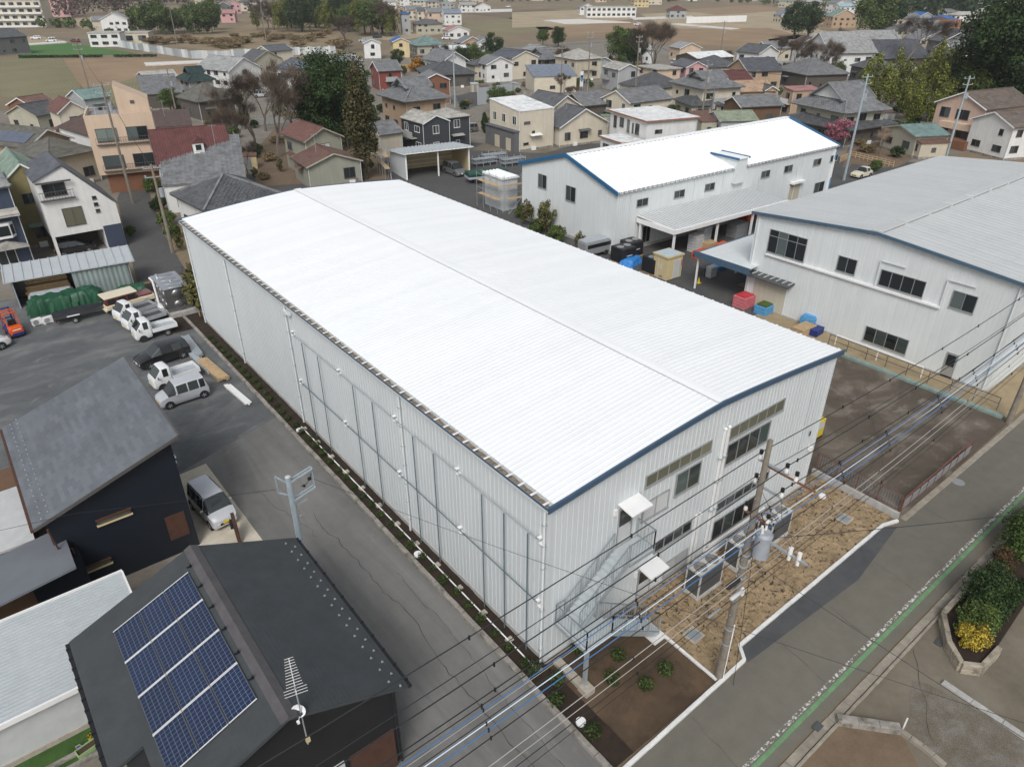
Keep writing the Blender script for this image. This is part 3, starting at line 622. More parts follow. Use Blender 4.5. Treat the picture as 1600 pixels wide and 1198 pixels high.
# ---- outdoor air-conditioning units in front of the facade
def ac_unit(label, x, y, w, d, h):
    t = thing('air_conditioner', label, 'air conditioner', (x, y, .12), 0, 'large outdoor units in front of the warehouse'); k = MB()
    for (a, c) in ((0,0),(w,0),(0,d),(w,d)): k.bx(a, c, h/2, .07, .07, h)
    k.box(0,w,0,d,h-.12,h); k.box(0,w,0,d,.0,.12); obj('frame', k, 'ac_cream', t)
    k = MB(); k.box(.03,w-.03,-.012,.02,.14,h-.14); obj('front_coil', k, 'dark_grey', t)
    k = MB(); k.box(-.012,.02,.03,d-.03,.14,h-.14); k.box(w-.02,w+.012,.03,d-.03,.14,h-.14); obj('side_coil', k, 'dark_grey', t); k = MB(); k.box(.03,w-.03,d-.02,d+.01,.14,h-.14); obj('back_panel', k, 'ac_cream', t)
    n = max(1, round(w/.75))
    for i in range(n):
        cx = w*(i+.5)/n; k = MB(); k.cyl(cx, d/2, h, h+.03, min(.34, d*.42), 16); f = obj('fan_grille', k, 'dark_grey', t); k = MB()
        for j in range(5): r = .07+j*.06; k.tube([(cx+r*math.cos(a), d/2+r*math.sin(a), h+.04) for a in [2*math.pi*q/16 for q in range(17)]], .008, 4)
        obj('fan_guard', k, 'ac_cream', f)
    k = MB(); k.box(-.1,w+.1,-.08,d+.08,-.14,.0); obj('base', k, 'concrete', t)
ac_unit('cream framed outdoor air conditioner nearest the stair, with two fans', 8.5, -1.7, 1.75, .8, 1.55); ac_unit('cream framed outdoor air conditioner just behind the utility pole', 11.6, -1.7, 1.75, .8, 1.55); ac_unit('cream framed outdoor air conditioner farthest from the stair', 14.4, -1.7, 1.75, .8, 1.55)
b = MB(); b.tube([(10.6,-1.0,.8),(10.6,-.5,.8),(10.6,-.1,.4)],.06,8); tag(obj('refrigerant_pipe', b, 'white_paint'), 'white bent pipe joining the outdoor units to the facade ducts', 'pipe')
# ---- small clipped shrubs
def leaf_blob(rnd, n, rx, ry, rz, size, cz=0, shell=.55, up=.3):
    k = MB()
    for _ in range(n):
        while True:
            p = Vector((rnd.uniform(-1,1), rnd.uniform(-1,1), rnd.uniform(-1,1)))
            if shell < p.length < 1: break
        if p.length < 1e-3: continue
        s = size*rnd.uniform(.6,1.4); nrm = (p.normalized()+Vector((rnd.gauss(0,.6), rnd.gauss(0,.6), rnd.gauss(0,.6)+up))).normalized()
        a = nrm.orthogonal().normalized(); a.rotate(Matrix.Rotation(rnd.uniform(0,6.28), 3, nrm)); c = nrm.cross(a); q = Vector((p.x*rx, p.y*ry, p.z*rz+cz))
        k.add([q-a*s, q+c*s*.55, q+a*s, q-c*s*.55], [(0,1,2,3)])
    return k
rs = random.Random(3); SHRUB = []
for i in range(4):
    k = leaf_blob(rs, 210, .33, .33, .30, .055, .28, .35); m_ = k.mesh('foliage'); m_.materials.append(M['leaf_shrub']); SHRUB.append(m_)
STEM = MB(); 
for i in range(5): STEM.tube([(0,0,0),(.1*math.cos(i*1.25),.1*math.sin(i*1.25),.2)], .012, 4)
STEM = STEM.mesh('stem'); STEM.materials.append(M['bark'])
def shrub(x, y, label, group, sc=1, leaf=None, z=.06):
    t = thing('shrub', label, 'shrub', (x, y, z), rs.uniform(0, 6.28), group); t.scale = (sc, sc, sc*rs.uniform(.85,1.1))
    obj('foliage', leaf or SHRUB[rs.randrange(4)], None, t, kind=None); obj('stem', STEM, None, t); return t
for i in range(40):
    y = .6+i*1.06
    shrub(-.50+rs.uniform(-.05,.05), y, 'small green shrub, %s counted from the near corner along the planting strip' % ordn(i+1), 'small shrubs along the long warehouse wall', rs.uniform(.65,.95))
for p, l in (((.05,-.9),'green shrub on dark soil below the warehouse corner'),((-0.44,0.06),'green shrub beside the driveway kerb below the stair block'),((-0.67,-1.68),'green shrub on dark soil left of the stair footing'),((-0.44,-3.63),'green shrub on dark soil next to the nearest drain lid'),((1.87,-2.43),'dim shrub on dark soil just right of the stair footing'),((2.85,-3.49),'green shrub in the middle of the dark soil bed'),((4.06,-3.51),'green shrub on dark soil near the white divider kerb'),((2.99,-1.72),'shaded shrub under the stair landing'),((1.82,-0.34),'shaded shrub under the stair landing beside the foundation')):
    shrub(p[0], p[1], l, None, 1.15)
# ================================================================== utility pole by the road
U = thing('utility_pole', 'concrete utility pole with transformer and crossarms in front of the warehouse', 'utility pole', (5.75,-5.10,0))
b = MB(); b.tube([(0,0,-.2),(0,0,12.5)], [.19,.095], 14); obj('pole_shaft', b, 'pole_concrete', U, smooth=True)
def arm(y0, y1, z, m='galv', w=.08): b = MB(); b.bar((.12,y0,z),(.12,y1,z),w,w); return obj('crossarm', b, m, U)
arm(.35,-.85,11.45); arm(.35,-.85,10.4); arm(-.05,-1.9,11.35,'rust',.06); arm(.5,-.55,9.0,'rust'); arm(-.2,-2.3,8.3)
def insul(y, z, s=1): b = MB(); b.cyl(.12,y,z,z+.10*s,.075*s,10); b.cyl(.12,y,z+.10*s,z+.22*s,.05*s,10); o = obj('insulator', b, 'porcelain', U, smooth=True); k = MB(); k.cyl(.12,y,z+.22*s,z+.36*s,.075*s,8); obj('insulator_cap', k, 'black_paint', o)
for y, z in ((.30,11.5),(-.75,11.5),(.30,10.45),(-.78,10.45),(-1.15,11.38),(.45,9.05),(-.5,9.05)): insul(y, z)
for y in (-1.6,-1.95):
    b = MB(); b.cyl(.12,y,8.34,8.62,.085,10); b.cyl(.12,y,8.05,8.26,.07,10); o = obj('fuse_holder', b, 'porcelain', U, smooth=True)
b = MB(); b.tube([(.10,-.52,7.45),(.10,-.52,8.5)],.30,18); b.tube([(.10,-.52,8.5),(.10,-.52,8.62)],[.32,.24],18); o = obj('transformer', b, 'transformer', U, smooth=True)
b = MB()
for a in (0.5,1.7,2.9): b.cyl(.10+.15*math.cos(a),-.52+.15*math.sin(a),8.6,8.82,.05,8)
obj('bushing', b, 'porcelain', o)
b = MB(); b.bar((.1,-.2,7.6),(.1,0,7.6),.1); b.bar((.1,-.2,8.3),(.1,0,8.3),.1); obj('transformer_bracket', b, 'galv', U)
b = MB()
for z in (7.2,6.6,6.0,3.1,2.2): b.tube([(0,0,z),(0,0,z+.05)],.19,14)
obj('band', b, 'galv', U)
b = MB(); b.tube([(.05,-.17,.1),(.05,-.17,3.4)],.03,6); obj('cable_guard', b, 'white_paint', U)
b = MB(); b.bx(.02,-.18,5.35,.12,.16,.36); obj('meter_box', b, 'white_paint', U)
b = MB()
for i in range(9): z = 4.0+i*.75; b.bar((-.22,0,z),(.22,0,z),.022)
obj('step_bolt', b, 'galv', U)
b = MB(); b.tube([(.12,-.45,8.8),(.12,-.2,9.3),(.1,.2,9.0),(.05,.1,8.2),(.1,-.3,7.2)],.02,5); b.tube([(.12,-1.9,8.6),(.1,-1.0,9.6),(.12,-.78,10.6)],.012,4); b.tube([(.12,-1.6,8.6),(.1,-.4,9.8),(.12,.30,10.6)],.012,4); obj('jumper_cable', b, 'wire_black', U)
# junctions on the telecom line
for (x, y, z, l, r, m, lab) in ((4.55,-5.5,6.72,.75,.11,'rubber','black cylindrical cable closure hanging beside the pole'),(4.5,-5.75,6.35,.7,.085,'light_grey','white cylindrical cable closure below the black one'),(3.2,-5.75,6.30,.75,.05,'mid_grey','slim grey cable sleeve on the telephone line')):
    b = MB(); b.tube([(x-l/2,y,z),(x-l/2+.05,y,z),(x+l/2-.05,y,z),(x+l/2,y,z)],[r*.6,r,r,r*.6],10); tag(obj('cable_closure', b, m, smooth=True), lab, 'cable closure')
# ---- overhead wires
SPM = MB(); SPM.box(-.02,.02,-.025,.025,-.09,.05); SPM = SPM.mesh('spacer'); SPM.materials.append(M['black_paint'])
def wire(label, y, pts, r=.012, m='wire_black', spacers=True, group=None):
    b = MB(); P_ = [Vector((x, yy, z)) for x, yy, z in [(p[0], p[2] if len(p) > 2 else y, p[1]) for p in pts]]
    out = []
    for i in range(len(P_)-1):
        a, c = P_[i], P_[i+1]; L = (c-a).length; s = min(.6, (L/30)**2*.45); n = 14 if L > 8 else 4
        out += [a+(c-a)*(k/n)-Vector((0,0,4*s*(k/n)*(1-k/n))) for k in range(n)]
    out.append(P_[-1]); b.tube(out, r*1.15, 5, False); o = tag(obj('overhead_wire', b, m), label, 'wire', group or 'overhead wires along the road')
    if spacers and not group and r > .0125:
        for i, q in enumerate(out[:28:2]): obj('spacer', SPM, None, o, (q.x+((i*37) % 11)*.1, q.y, q.z))
    return o
wire('highest black overhead wire on the wall side of the pole', -4.78, [(-42,12.6),(5.87,11.75),(38,11.9),(80,12.2)], .016)
wire('highest black overhead wire on the road side of the pole', -5.86, [(-42,12.6),(5.87,11.78),(38,12.2),(80,12.4)], .016)
wire('black overhead wire on the second crossarm, road side', -5.88, [(-42,11.9),(5.87,10.72),(38,10.6),(80,10.8)], .016)
wire('black overhead wire on the second crossarm, wall side', -4.80, [(-42,11.3),(5.87,10.72),(38,10.4),(80,10.6)], .012)
wire('black low voltage wire paired with a blue one', -5.25, [(-42,10.9),(5.87,9.25),(38,9.7),(80,9.9)], .014)
wire('light blue wire paired with a black one', -5.32, [(-42,10.75),(5.87,9.15),(38,9.55),(80,9.7)], .014, 'wire_blue')
wire('black wire just below the blue and black pair', -5.62, [(-42,10.55),(5.87,9.25),(38,9.45),(80,9.6)], .012)
wire('bright white-blue overhead cable crossing the planting bed', -5.45, [(-42,10.2),(5.87,8.75),(38,9.55),(80,9.7)], .014, 'wire_white')
wire('bright blue overhead cable below the white one', -5.55, [(-42,10.0),(5.87,8.6),(38,9.4),(80,9.5)], .016, 'wire_blue')
wire('black-blue bundled cable below the bright blue one', -5.65, [(-42,9.8),(5.87,8.35),(38,9.2),(80,9.3)], .015, 'wire_black')
wire('thin grey wire above the bright cables', -5.15, [(-42,9.8),(5.87,8.9),(38,9.0),(80,9.2)], .009, 'wire_grey')
wire('grey telephone cable, upper of the lowest group', -5.5, [(-42,8.1),(5.75,6.85),(38,8.6),(80,8.8)], .014, 'wire_grey')
wire('grey telephone cable, lower of the lowest group', -5.62, [(-42,7.9),(5.75,6.55),(38,8.45),(80,8.6)], .012, 'wire_grey')
wire('black telephone cable in the lowest group', -5.75, [(-42,7.7),(5.75,6.35),(38,8.3),(80,8.4)], .013)
wire('thin black telephone cable, lowest of all', -5.85, [(-42,7.2),(5.75,6.15),(38,8.0),(80,8.1)], .009)
wire('thin dark wire dropping from the pole across the road', -5.3, [(5.75,7.1),(7.3,5.6,-14.0),(9,5.2,-30)], .010)
wire('dark stay wire dropping from the pole to the road edge', -5.3, [(5.75,9.0),(5.9,.05,-5.75)], .010)
wire('dark wire crossing the road from the pole towards the hedge', -5.3, [(5.9,8.0),(22,6.6,-13),(40,6.6,-26)], .012)
# steel telecom pole on the driveway
U2 = thing('steel_pole', 'pale galvanised steel pole with square arms beside the driveway', 'steel pole', (-5.75,11.6,0))
b = MB(); b.tube([(0,0,-.2),(0,0,6.35)], [.165,.13], 14); obj('pole_shaft', b, 'pole_steel', U2, smooth=True); b = MB(); b.sph((0,0,6.35),.14,.14,.06,14,5); obj('pole_cap', b, 'light_grey', U2, smooth=True)
for z in (6.05, 4.95):
    b = MB(); b.bar((0,.1,z),(1.25,.35,z+.1),.08,.06); b.bar((0,-.1,z),(1.25,.15,z+.1),.08,.06); b.bar((1.25,.15,z+.1),(1.25,.35,z+.1),.06); obj('arm', b, 'pole_steel', U2)
b = MB(); b.bar((1.25,.25,5.05),(1.25,.25,6.15),.06); b.bar((0,.1,5.9),(-.45,.4,6.35),.06); b.bar((-.45,.4,6.35),(-.45,.4,5.4),.06); b.bar((-.45,.4,5.4),(0,.1,5.2),.06); obj('arm_frame', b, 'pole_steel', U2)
b = MB(); b.bx(1.1,.3,5.55,.16,.10,.14); b.bx(.75,.2,5.35,.10,.10,.10); b.tube([(.6,.2,5.4),(.8,.25,5.3),(1.1,.3,5.5),(1.25,.25,5.9)],.018,5); obj('cable_clamp', b, 'black_paint', U2)
b = MB(); b.bar((0,0,4.55),(.75,.1,4.6),.05); b.bar((0,0,3.9),(.3,0,3.9),.04); obj('step_bracket', b, 'galv', U2)
wire('thin black wire from the steel pole along the driveway', 0, [(-4.5,5.5,11.9),(2,6.8,-5.2),(7,7.2,-16)], .008)
wire('thin black wire leaving the steel pole towards the left', 0, [(-6.2,5.6,12.0),(-14,6.6,14.5),(-30,7,19)], .008)
# road pole at the right edge
U3 = thing('road_pole', 'brown concrete utility pole at the far corner of the vacant lot', 'utility pole', (37.8,-4.67,0)); b = MB(); b.tube([(0,0,-.2),(0,0,12)], [.2,.11], 12); obj('pole_shaft', b, 'pole_concrete', U3, smooth=True)
b = MB(); b.bar((0,.5,11.4),(0,-.9,11.4),.08); b.bar((0,.5,10.4),(0,-.9,10.4),.08); obj('crossarm', b, 'galv', U3)
b = MB(); b.tube([(.1,.1,.1),(.1,.1,2.8)],.05,6); obj('cable_guard', b, 'rust', U3)

# ================================================================== dark navy house with slate roof
N1 = thing('navy_house', 'dark navy house with grey slate mono-pitch roof beside the driveway', 'house')
X0, X1, Y0, Y1, Z0, Z1 = -15.68, -8.9, 17.0, 27.45, 4.9, 7.13
sl = (Z1-Z0)/(X1-X0)
b = MB(); w0, w1 = X0+.45, X1-.35
b.extr([(w0, Y0+.42, -.1), (w1, Y0+.42, -.1), (w1, Y0+.42, Z0+sl*(w1-X0)-.18), (w0, Y0+.42, Z0+sl*(w0-X0)-.18)], (0, Y1-Y0-.84, 0)); obj('wall', b, 'w_deepnavy', N1)
b = MB(); b.extr([(X0,Y0,Z0-.16),(X1,Y0,Z1-.16),(X1,Y0,Z1-.02),(X0,Y0,Z0-.02)], (0,Y1-Y0,0)); rf = obj('roof', b, 'alu_dark', N1)
# slates, each a piece; rows run along the eave
mat('slate_piece', (.128,.139,.156), .6, .13, .45, objvar=.12)
mat('slate_field', (.128,.139,.156), .6, .13, .45, island=.12)
rows = 34; cols = 11; rw = math.hypot(X1-X0, Z1-Z0)/rows; cl = (Y1-Y0)/cols; th = math.atan(sl)
q = MB(); q.add([(0,.006,.004),(rw*1.04,.006,.004),(rw*1.04,cl-.006,.004),(0,cl-.006,.004),(0,.006,.016),(0,cl-.006,.016)], [(4,1,2,5),(0,4,5,3)]); sm = q.mesh('slate'); sm.materials.append(M['slate_piece'])
rest = MB(); cnt = 0
for j in range(rows):
    for i in range(cols+1):
        y = Y0+(i-(.5 if j % 2 else 0))*cl; ya_, yb_ = max(y, Y0), min(y+cl, Y1)
        if yb_-ya_ < .1: continue
        x = X0+(X1-X0)*j/rows; z = Z0+(Z1-Z0)*j/rows
        if yb_-ya_ > cl*.98 and cnt < 296 and (j > 4):
            o = obj('slate', sm, None, rf, (x, y, z)); o.rotation_euler = (0, -th, 0); cnt += 1
        else:
            c, s = math.cos(th), math.sin(th)
            f = lambda u, v, w: (x+u*c-w*s, v, z+u*s+w*c)
            rest.add([f(0,ya_+.006,.004),f(rw*1.04,ya_+.006,.004),f(rw*1.04,yb_-.006,.004),f(0,yb_-.006,.004),f(0,ya_+.006,.016),f(0,yb_-.006,.016)], [(4,1,2,5),(0,4,5,3)])
obj('edge_slates', rest, 'slate_field', rf, kind='stuff')
b = MB(); b.box(X0-.14,X0-.0,Y0,Y1,Z0-.18,Z0-.06); obj('gutter', b, 'wood_brown', N1); b = MB(); b.bar((X1+.03,Y0-.03,Z1-.04),(X1+.03,Y1,Z1-.04),.10,.14); b.bar((X0,Y0-.03,Z0-.07),(X1,Y0-.03,Z1-.07),.05,.16); obj('verge_trim', b, 'alu_dark', N1)
k = MB(); k.add([(-.05,-.03,0),(.05,-.03,0),(.05,.03,0),(-.05,.03,0),(.0,-.03,.07),(.0,.03,.07)], [(0,1,4),(2,3,5),(1,2,5,4),(3,0,4,5),(0,3,2,1)]); gm = k.mesh('snow_guard'); gm.materials.append(M['galv'])
for j, xx in enumerate((.42,.75)):
    for i in range(20): obj('snow_guard', gm, None, rf, (X0+xx, Y0+.35+i*.52+(.2 if j else 0), Z0+sl*xx+.015))
def nslot(x, z, w): # long horizontal slot window in the dark wall
    o = window(N1, (x, Y0+.41, z), 0, w, .30, 1, 'alu_dark', 'glass_blind', False, .06); k = MB(); k.box(-.05,w+.05,-.10,.0,-.06,.02); obj('sill', k, 'cream_box', o); k = MB(); k.box(-.05,w+.05,-.16,.0,.30,.34); obj('hood', k, 'wood_brown', o)
nslot(-13.3, 3.55, 1.5); nslot(-14.9, 1.2, 1.6)
b = MB(); b.box(-10.5,-9.55,Y0+.38,Y0+.43,1.0,2.5); obj('brown_panel', b, 'wood_brown', N1)
b = MB()
for i, (yy, z) in enumerate(((17.6,5.6),(17.9,5.5),(17.75,5.2))): b.cyl(w1+.04, yy, z, z+.1, .06, 8)
obj('wall_lamp', b, 'porcelain', N1)
# lower annex roofs
for (x0, x1, y0, y1, z0, z1) in ((-20.5,-14.7,15.2,18.6,2.6,3.3),(-22.0,-15.9,19.2,24.5,2.7,2.75)):
    b = MB(); b.extr([(x0,y0,z0),(x1,y0,z1),(x1,y0,z1+.12),(x0,y0,z0+.12)], (0,y1-y0,0)); a_ = obj('annex_roof', b, 'slate_field' if z1 > 3 else 'light_grey', N1)
    if z1 > 3:
        for i in range(7): obj('snow_guard', gm, None, a_, (x0+.35, y0+.25+i*(y1-y0-.5)/6, z0+.16))
b = MB(); b.box(-20,-15.9,16.6,27,-.1,2.7); obj('annex_wall', b, 'w_brownwall', N1); b = MB(); b.box(-16.6,-14.4,16.5,17.5,-.1,2.9); obj('annex_wall', b, 'w_deepnavy', N1)
b = MB(); b.tube([(-15.2,16.9,4.7),(-15.1,17.0,3.4),(-14.6,16.9,3.2),(-14.6,16.9,.2)],.045,8); obj('downpipe', b, 'wood_brown', N1)
b = MB(); b.add([(-24,8,.03),(-15.5,8,.03),(-15.5,17.2,.03),(-24,17.2,.03)], [(0,1,2,3)]); struct('lawn', b, 'lawn')
t = thing('garden_sink', 'white garden sink with bottles and tools on the lawn', 'sink', (*(-17.37,18.99),0), R(20)); b = MB(); b.box(-.32,.32,-.24,.24,.5,.56); b.box(-.32,.32,-.24,-.21,.56,.72); b.box(-.32,.32,.21,.24,.56,.72); b.box(-.32,-.29,-.21,.21,.56,.72); b.box(.29,.32,-.21,.21,.56,.72); obj('basin', b, 'white_paint', t)
for x, y in ((-.28,-.2),(.28,-.2),(-.28,.2),(.28,.2)): b = MB(); b.bx(x,y,.25,.05,.05,.5); obj('leg', b, 'white_paint', t)
b = MB(); b.cyl(-.1,.4,.5,.85,.06,8); b.cyl(.1,.42,.5,.8,.05,8); b.sph((0,.45,.55),.12); obj('bottle', b, 'light_grey', t)
# ================================================================== black gable house with solar panels
S1 = thing('solar_house', 'black gable house with solar panels on its dark roof', 'house')
XL, XR_, XM, Y0, Y1, ZL, ZR, ZM_ = -15.7, -6.6, -10.75, -.25, 9.5, 4.5, 4.62, 6.5
b = MB(); b.extr([(XL+.5,Y0+.45,-.1),(XR_-.45,Y0+.45,-.1),(XR_-.45,Y0+.45,ZR+.0),(XM,Y0+.45,ZM_-.2),(XL+.5,Y0+.45,ZL+.02)], (0,Y1-Y0-.9,0)); obj('wall', b, 'w_black', S1)
asphalt('roof_charcoal', (.046,.053,.057), (.056,.063,.068), (.038,.044,.048), .8, amt=.4, fine=.12)
asphalt('roof_ridge', (.085,.08,.083), (.10,.095,.098), (.06,.058,.06), 2, amt=.4, fine=.1)
def slope_slab(parent, name, x0, z0, x1, z1, y0, y1, m, notch=None):
    b = MB(); b.extr([(x0,y0,z0-.14),(x1,y0,z1-.14),(x1,y0,z1),(x0,y0,z0)], (0,y1-y0,0)); return obj(name, b, m, parent)
slL = (ZM_-ZL)/(XM-XL); xn = -14.6
r1 = slope_slab(S1, 'roof', xn, ZL+slL*(xn-XL), XM, ZM_, Y0, Y1, 'roof_charcoal'); slope_slab(S1, 'roof_wing', XL, ZL, xn, ZL+slL*(xn-XL), 2.9, Y1, 'roof_charcoal'); r2 = slope_slab(S1, 'roof', XM, ZM_, XR_, ZR, Y0, Y1, 'roof_charcoal')
# courses of roofing as thin steps
for (xa, za, xb, zb, y0) in ((XL,ZL,XM,ZM_,2.9),(XR_,ZR,XM,ZM_,Y0)):
    b = MB()
    for i in range(1, 26):
        t_ = i/26; x = xa+(xb-xa)*t_; z = za+(zb-za)*t_; sx = (xb-xa)/26; sz = (zb-za)/26; yy = y0 if (x < xn) else Y0
        b.add([(x,yy+.02,z+.016),(x+sx,yy+.02,z+sz+.002),(x+sx,Y1-.02,z+sz+.002),(x,Y1-.02,z+.016),(x,yy+.02,z+.001),(x,Y1-.02,z+.001)], [(0,1,2,3) if xb > xa else (3,2,1,0), (4,0,3,5) if xb > xa else (5,3,0,4)])
    obj('roofing_courses', b, 'roof_charcoal', r1 if xa < xb and xa == XL else r2, kind='stuff')
b = MB(); b.add([(XM-.28,Y0-.03,ZM_-.09),(XM,Y0-.03,ZM_+.05),(XM+.28,Y0-.03,ZM_-.10),(XM-.28,Y1+.03,ZM_-.09),(XM,Y1+.03,ZM_+.05),(XM+.28,Y1+.03,ZM_-.10)], [(0,1,4,3),(1,2,5,4),(0,2,1),(3,4,5)]); obj('ridge_cap', b, 'roof_ridge', S1)
for (x, z, y0) in ((XL-.07,ZL,2.9),(XR_+.07,ZR,Y0)):
    b = MB(); b.box(x-.07,x+.07,y0,Y1,z-.17,z-.05); g = obj('gutter', b, 'black_paint', S1); k = MB()
    for i in range(12): k.box(x-.09,x+.09,y0+.3+i*(Y1-y0-.6)/11-.02,y0+.3+i*(Y1-y0-.6)/11+.02,z-.18,z-.02)
    obj('gutter_bracket', k, 'black_paint', g)
th2 = math.atan2(ZR-ZM_, XR_-XM)
for j in range(2):
    for i in range(15):
        o = obj('snow_guard', gm, None, r2, (XR_-.55+.28*j, Y0+.35+i*.64-(.3*j), ZR+.02+(.55-.28*j)*.45))
for yy in (8.4,7.1,5.8,4.5,3.2,1.9): b = MB(); b.bx(-11.15,yy,6.46,.16,.05,.05); b.bx(-11.08,yy,6.50,.05,.05,.12); obj('panel_hook', b, 'black_paint', S1)
# solar panels (3 x 4), cells as separate thin pieces under the frame
pwid, phei = .995, 1.745; thL = math.atan(slL)
fr = MB(); t_ = .025; fr.box(0,1.06,0,phei,0,.009); er_ = MB(); er_.box(0,1.06,0,.02,.009,.045); erm = er_.mesh('end_rail'); erm.materials.append(M['alu_white']); frm = fr.mesh('solar_panel'); frm.materials.append(M['dark_grey'])
bk = MB(); bk.box(t_,1.06-t_,t_,phei-t_,.01,.030); bkm = bk.mesh('backing'); bkm.materials.append(M['cell_line'])
ce = MB(); nx_, ny_ = 6, 10; cw = (1.06-2*t_)/nx_; ch = (phei-2*t_)/ny_
for i in range(nx_):
    for j in range(ny_):
        x = t_+i*cw; y = t_+j*ch; ce.add([(x+.005,y+.005,.033),(x+cw-.005,y+.005,.033),(x+cw-.005,y+ch-.005,.033),(x+.005,y+ch-.005,.033)], [(0,1,2,3)])
cem = ce.mesh('cells'); cem.materials.append(M['cell'])
for i in range(3):
    for j in range(4):
        x = -14.24+i*1.005; y = 8.25-(j+1)*1.785; o = obj('solar_panel', frm, None, S1, (x, y, ZL+slL*(x-XL)+.07)); o.rotation_euler = (0, -thL, 0)
        obj('backing', bkm, None, o); obj('end_rail', erm, None, o); obj('end_rail', erm, None, o, (0,phei-.02,0)); obj('cells', cem, None, o, kind='stuff')
b = MB(); b.box(-10.2,-9.2,Y0+.40,Y0+.46,.9,2.2); obj('frosted_window', b, 'light_grey', S1); b = MB(); b.box(-9.0,-7.2,Y0+.38,Y0+.45,0,2.2); obj('brown_door', b, 'wood_brown', S1)
b = MB(); b.tube([(-7.0,.15,4.5),(-7.0,.15,.1)],.05,8); obj('downpipe', b, 'black_paint', S1)
# TV antenna and dish
A = thing('tv_antenna', 'rooftop TV antenna mast with white dish on the black gable end', 'antenna', (-10.35,-.18,5.0))
b = MB(); b.tube([(0,0,-.3),(0,0,2.6)],.024,6); obj('mast', b, 'galv', A); b = MB(); b.bar((-.05,-.2,2.45),(.3,1.2,2.45),.03); obj('boom', b, 'light_grey', A); k = MB()
for i in range(14): t_ = i/13; l = .28-.14*t_ if i > 2 else .34; c = Vector((-.05+.35*t_,-.2+1.4*t_,2.47)); k.bar(c+Vector((-l,l*.25,0)), c+Vector((l,-l*.25,0)), .012)
obj('element_row', k, 'porcelain', A); k = MB(); vs = [(0,0,0)]
for j in range(1,4):
    for i in range(14): a = 2*math.pi*i/14; r = .24*j/3; vs.append((r*math.cos(a), r*math.sin(a)*.9, .10*(j/3)**2))
k.add(vs, [(0,1+i,1+(i+1)%14) for i in range(14)]+[(1+(j-1)*14+i,1+(j-1)*14+(i+1)%14,1+j*14+(i+1)%14,1+j*14+i) for j in (1,2) for i in range(14)][::-1]); k.f = k.f+[tuple(reversed(f)) for f in []]
d = obj('dish', k, 'white_paint', A, (.0,.1,1.35), smooth=True); d.rotation_mode = 'QUATERNION'; d.rotation_quaternion = Vector((-.55,-.65,.5)).to_track_quat('Z','Y'); b = MB(); b.bx(-.2,-.25,1.3,.08,.1,.08); b.bar((-.2,-.25,1.3),(0,.05,1.25),.02); obj('feed_horn', b, 'white_paint', A)
b = MB(); b.bx(.02,-.02,-.05,.14,.10,.2); obj('booster_box', b, 'cream_box', A)
# ================================================================== grey garage with pale ribbed roof
G1 = thing('garage', 'grey garage with pale ribbed metal roof at the left edge', 'garage'); gx0, gx1, gy0, gy1 = -19.5, -13.15, 9.15, 14.75
b = MB(); b.box(gx0+.2,gx1-.2,gy0+.2,gy1-.2,-.05,2.35); obj('wall', b, 'light_grey', G1); b = MB()
for i in range(6): b.box(gx0+.2+i*1.0,gx0+.2+i*1.0+.985,gy0+.175,gy0+.2,.1,2.3)
b2 = MB(); b2.box(gx0,gx1,gy0,gy1,2.36,2.46); g = obj('roof', b2, 'light_grey', G1)
rb = MB(); L_ = gx1-gx0; pr = [(0,0),(.05,.0),(.075,.05),(.125,.05),(.15,0),(.2,0)]; vs = [(x, y, z) for x in (gx0,gx1) for y, z in pr]; rb.add(vs, [(j, j+6, j+7, j+1) for j in range(5)]); rbm = rb.mesh('roof_rib'); rbm.materials.append(M['galv_roof'] if 'galv_roof' in M else mat('galv_roof', (.44,.475,.49), .5, .05, 1, metal=.05, streak=.06))
for i in range(28): obj('roof_rib', rbm, None, g, (0, gy0+i*.2, 2.465))
b = MB(); b.box(gx0-.05,gx1+.05,gy0-.10,gy0-.001,2.32,2.55); b.box(gx0-.05,gx1+.05,gy1+.001,gy1+.10,2.32,2.55); b.box(gx1+.001,gx1+.08,gy0-.001,gy1+.001,2.32,2.54); obj('roof_trim', b, 'white_paint', G1)
b = MB(); b.box(gx0+.15,gx1-.15,gy0+.14,gy0+.198,-.04,.28); obj('base_course', b, 'block_beige', G1); b = MB(); b.box(-15.0,-14.2,gy0+.15,gy0+.199,.45,.62); obj('vent', b, 'galv', G1)
for y in (8.25,7.75):
    b = MB(); b.box(-19.2,-14.6,y,y+.18,.0,.14); tag(obj('garden_edging', b, 'concrete_old'), 'low concrete garden edging by the grey garage' if y > 8 else 'second low garden edging by the grey garage', 'edging')
t = thing('planter', 'pale green planter box beside the grey garage', 'planter', (*(-16.44,8.19),.02), R(12)); b = MB(); b.box(-.42,.42,-.19,.19,0,.04); b.box(-.42,.42,-.19,-.16,.04,.30); b.box(-.42,.42,.16,.19,.04,.30); b.box(-.42,-.39,-.16,.16,.04,.30); b.box(.39,.42,-.16,.16,.04,.30); obj('box', b, mat('planter_green',(.30,.42,.20),.6,.1,3), t); b = MB(); b.box(-.39,.39,-.16,.16,.04,.24); obj('soil', b, 'soil_mid', t)
t = thing('flower_pot', 'yellow wire flower pot beside the planter', 'flower pot', (*(-16.27,8.68),.02)); b = MB(); b.tube([(0,0,0),(0,0,.25)],[.09,.13],10); obj('pot', b, 'yellow', t); obj('plant', SHRUB[1], None, t, (0,0,.15), scale=.45)
